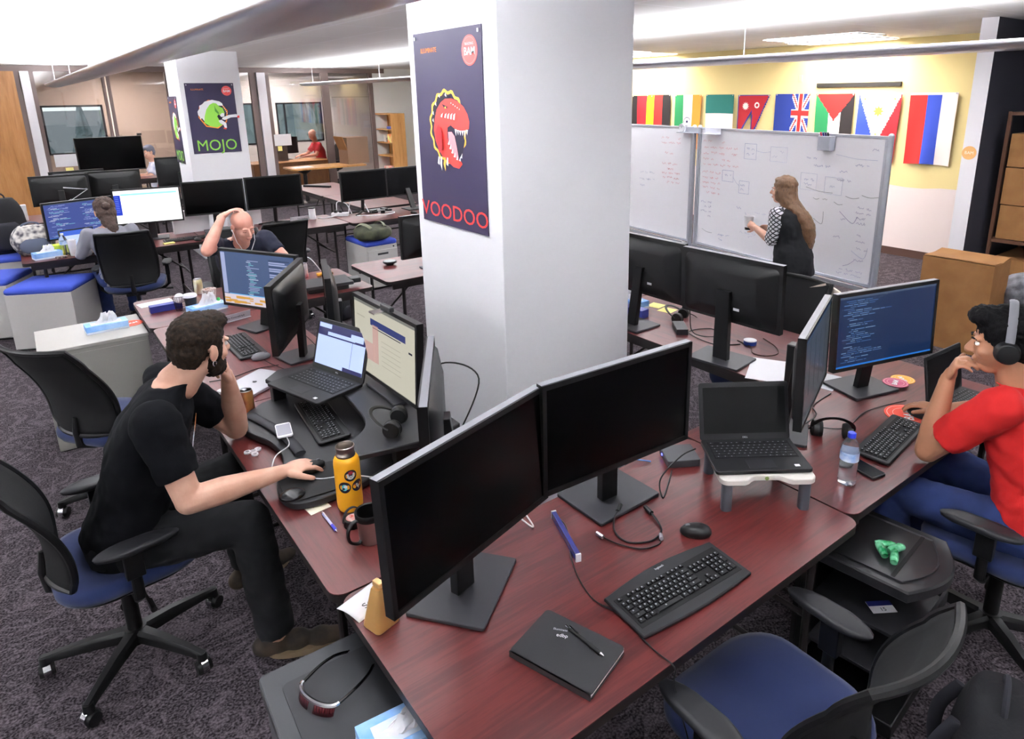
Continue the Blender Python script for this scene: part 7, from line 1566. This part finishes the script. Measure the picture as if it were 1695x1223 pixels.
hm.rings([[(c_[0]+a_*math.cos(2*PI*i_/26), c_[1]+b2*math.sin(2*PI*i_/26), c_[2]) for i_ in range(26)] for c_, a_, b2 in (((0, -0.03, 0.03), 0.088, 0.088), ((0, -0.04, -0.06), 0.104, 0.092), ((0, -0.095, -0.14), 0.116, 0.095), ((0.01, -0.175, -0.21), 0.108, 0.085), ((0.02, -0.225, -0.30), 0.104, 0.075), ((0.03, -0.245, -0.40), 0.092, 0.065), ((0.04, -0.25, -0.49), 0.072, 0.050), ((0.045, -0.245, -0.56), 0.040, 0.028))])
blob('hair', hm, strand_mat('hair_strands', '#3a281d', '#7d5a3e'), Pe, 0.006, 5, (0.035, 0.014))
cu_ = cup(4.79, 3.376, 1.02, 'white paper cup with a dark foot in the standing woman\'s hand', h=0.115, r=0.040); MB().lathe([(0.0285, 0), (0.0295, 0.001), (0.0315, 0.022), (0.031, 0.022)], 24).build('foot_band', M['black'], cu_)

# --- man in red in the glazed office, and the far seated person
Pf, Tf, Hf = person('bald man in a red t-shirt working in the glazed office', dict(root=(5.75, 16.4, 0), pel=(5.95, 16.40, 0.58), che=(5.88, 16.38, 0.92), nb=(5.80, 16.36, 1.12),
    head=(5.74, 16.35, 1.28), F=(-0.9, -0.25, -0.30), shL=(5.82, 16.18, 1.05), shR=(5.84, 16.55, 1.05), elL=(5.70, 16.10, 0.83), elR=(5.66, 16.6, 0.82), wrL=(5.46, 16.18, 0.80), wrR=(5.44, 16.5, 0.80),
    hipL=(5.93, 16.30, 0.555), hipR=(5.93, 16.5, 0.555), knL=(5.52, 16.28, 0.56), knR=(5.52, 16.52, 0.56), anL=(5.52, 16.28, 0.10), anR=(5.52, 16.5, 0.10), toeL=(5.34, 16.28, 0.03), toeR=(5.34, 16.5, 0.03)),
    SKB, mat('tee_red', '#c22a40', 0.85), mat('trousers_dark', '#1c1c24', 0.9), [mat('shoe_dark', '#26262a', 0.6)], build_=1.05, sleeve=0.7, voxel=0.01)
text('shirt_print', ')', 0.12, M['white'], Tf @ flatM((5.80, 16.255, 1.0), (1, 0.05, 0), (0, -0.1, 1)), Pf, 0.004, bold=0.004)
Pg, Tg, Hg = person('person in grey top and tan trousers leaning back beyond the far monitors', dict(root=(1.88, 13.7, 0), pel=(1.93, 13.75, 0.58), che=(1.99, 13.80, 0.90), nb=(1.96, 13.80, 1.10),
    head=(1.91, 13.78, 1.25), F=(-0.8, -0.4, -0.2), shL=(1.95, 13.62, 1.03), shR=(1.99, 13.98, 1.03), elL=(1.83, 13.5, 0.83), elR=(1.88, 14.05, 0.82), wrL=(1.63, 13.5, 0.86), wrR=(1.68, 13.95, 0.85),
    hipL=(1.89, 13.65, 0.555), hipR=(1.89, 13.85, 0.555), knL=(1.49, 13.52, 0.72), knR=(1.49, 13.72, 0.60), anL=(1.53, 13.40, 0.30), anR=(1.45, 13.70, 0.10), toeL=(1.35, 13.35, 0.24), toeR=(1.27, 13.68, 0.03)),
    SKA, mat('top_bluegrey', '#8f97b4', 0.9, col2='#d4cdd0', cscale=6), mat('trousers_tan', '#8d7a66', 0.9), [mat('shoe_dark', '#26262a', 0.6)], build_=1.05, sleeve=0.7, voxel=0.01)
hairblob('hair', SHORT, Hg, Tg, mat('hair_grey', '#6a6a78', 0.7), Pg, voxel=0.009)
chair((1.97, 13.78, 0), PI/2+0.2, 'task chair of the person in tan trousers', base_rot=0.3)
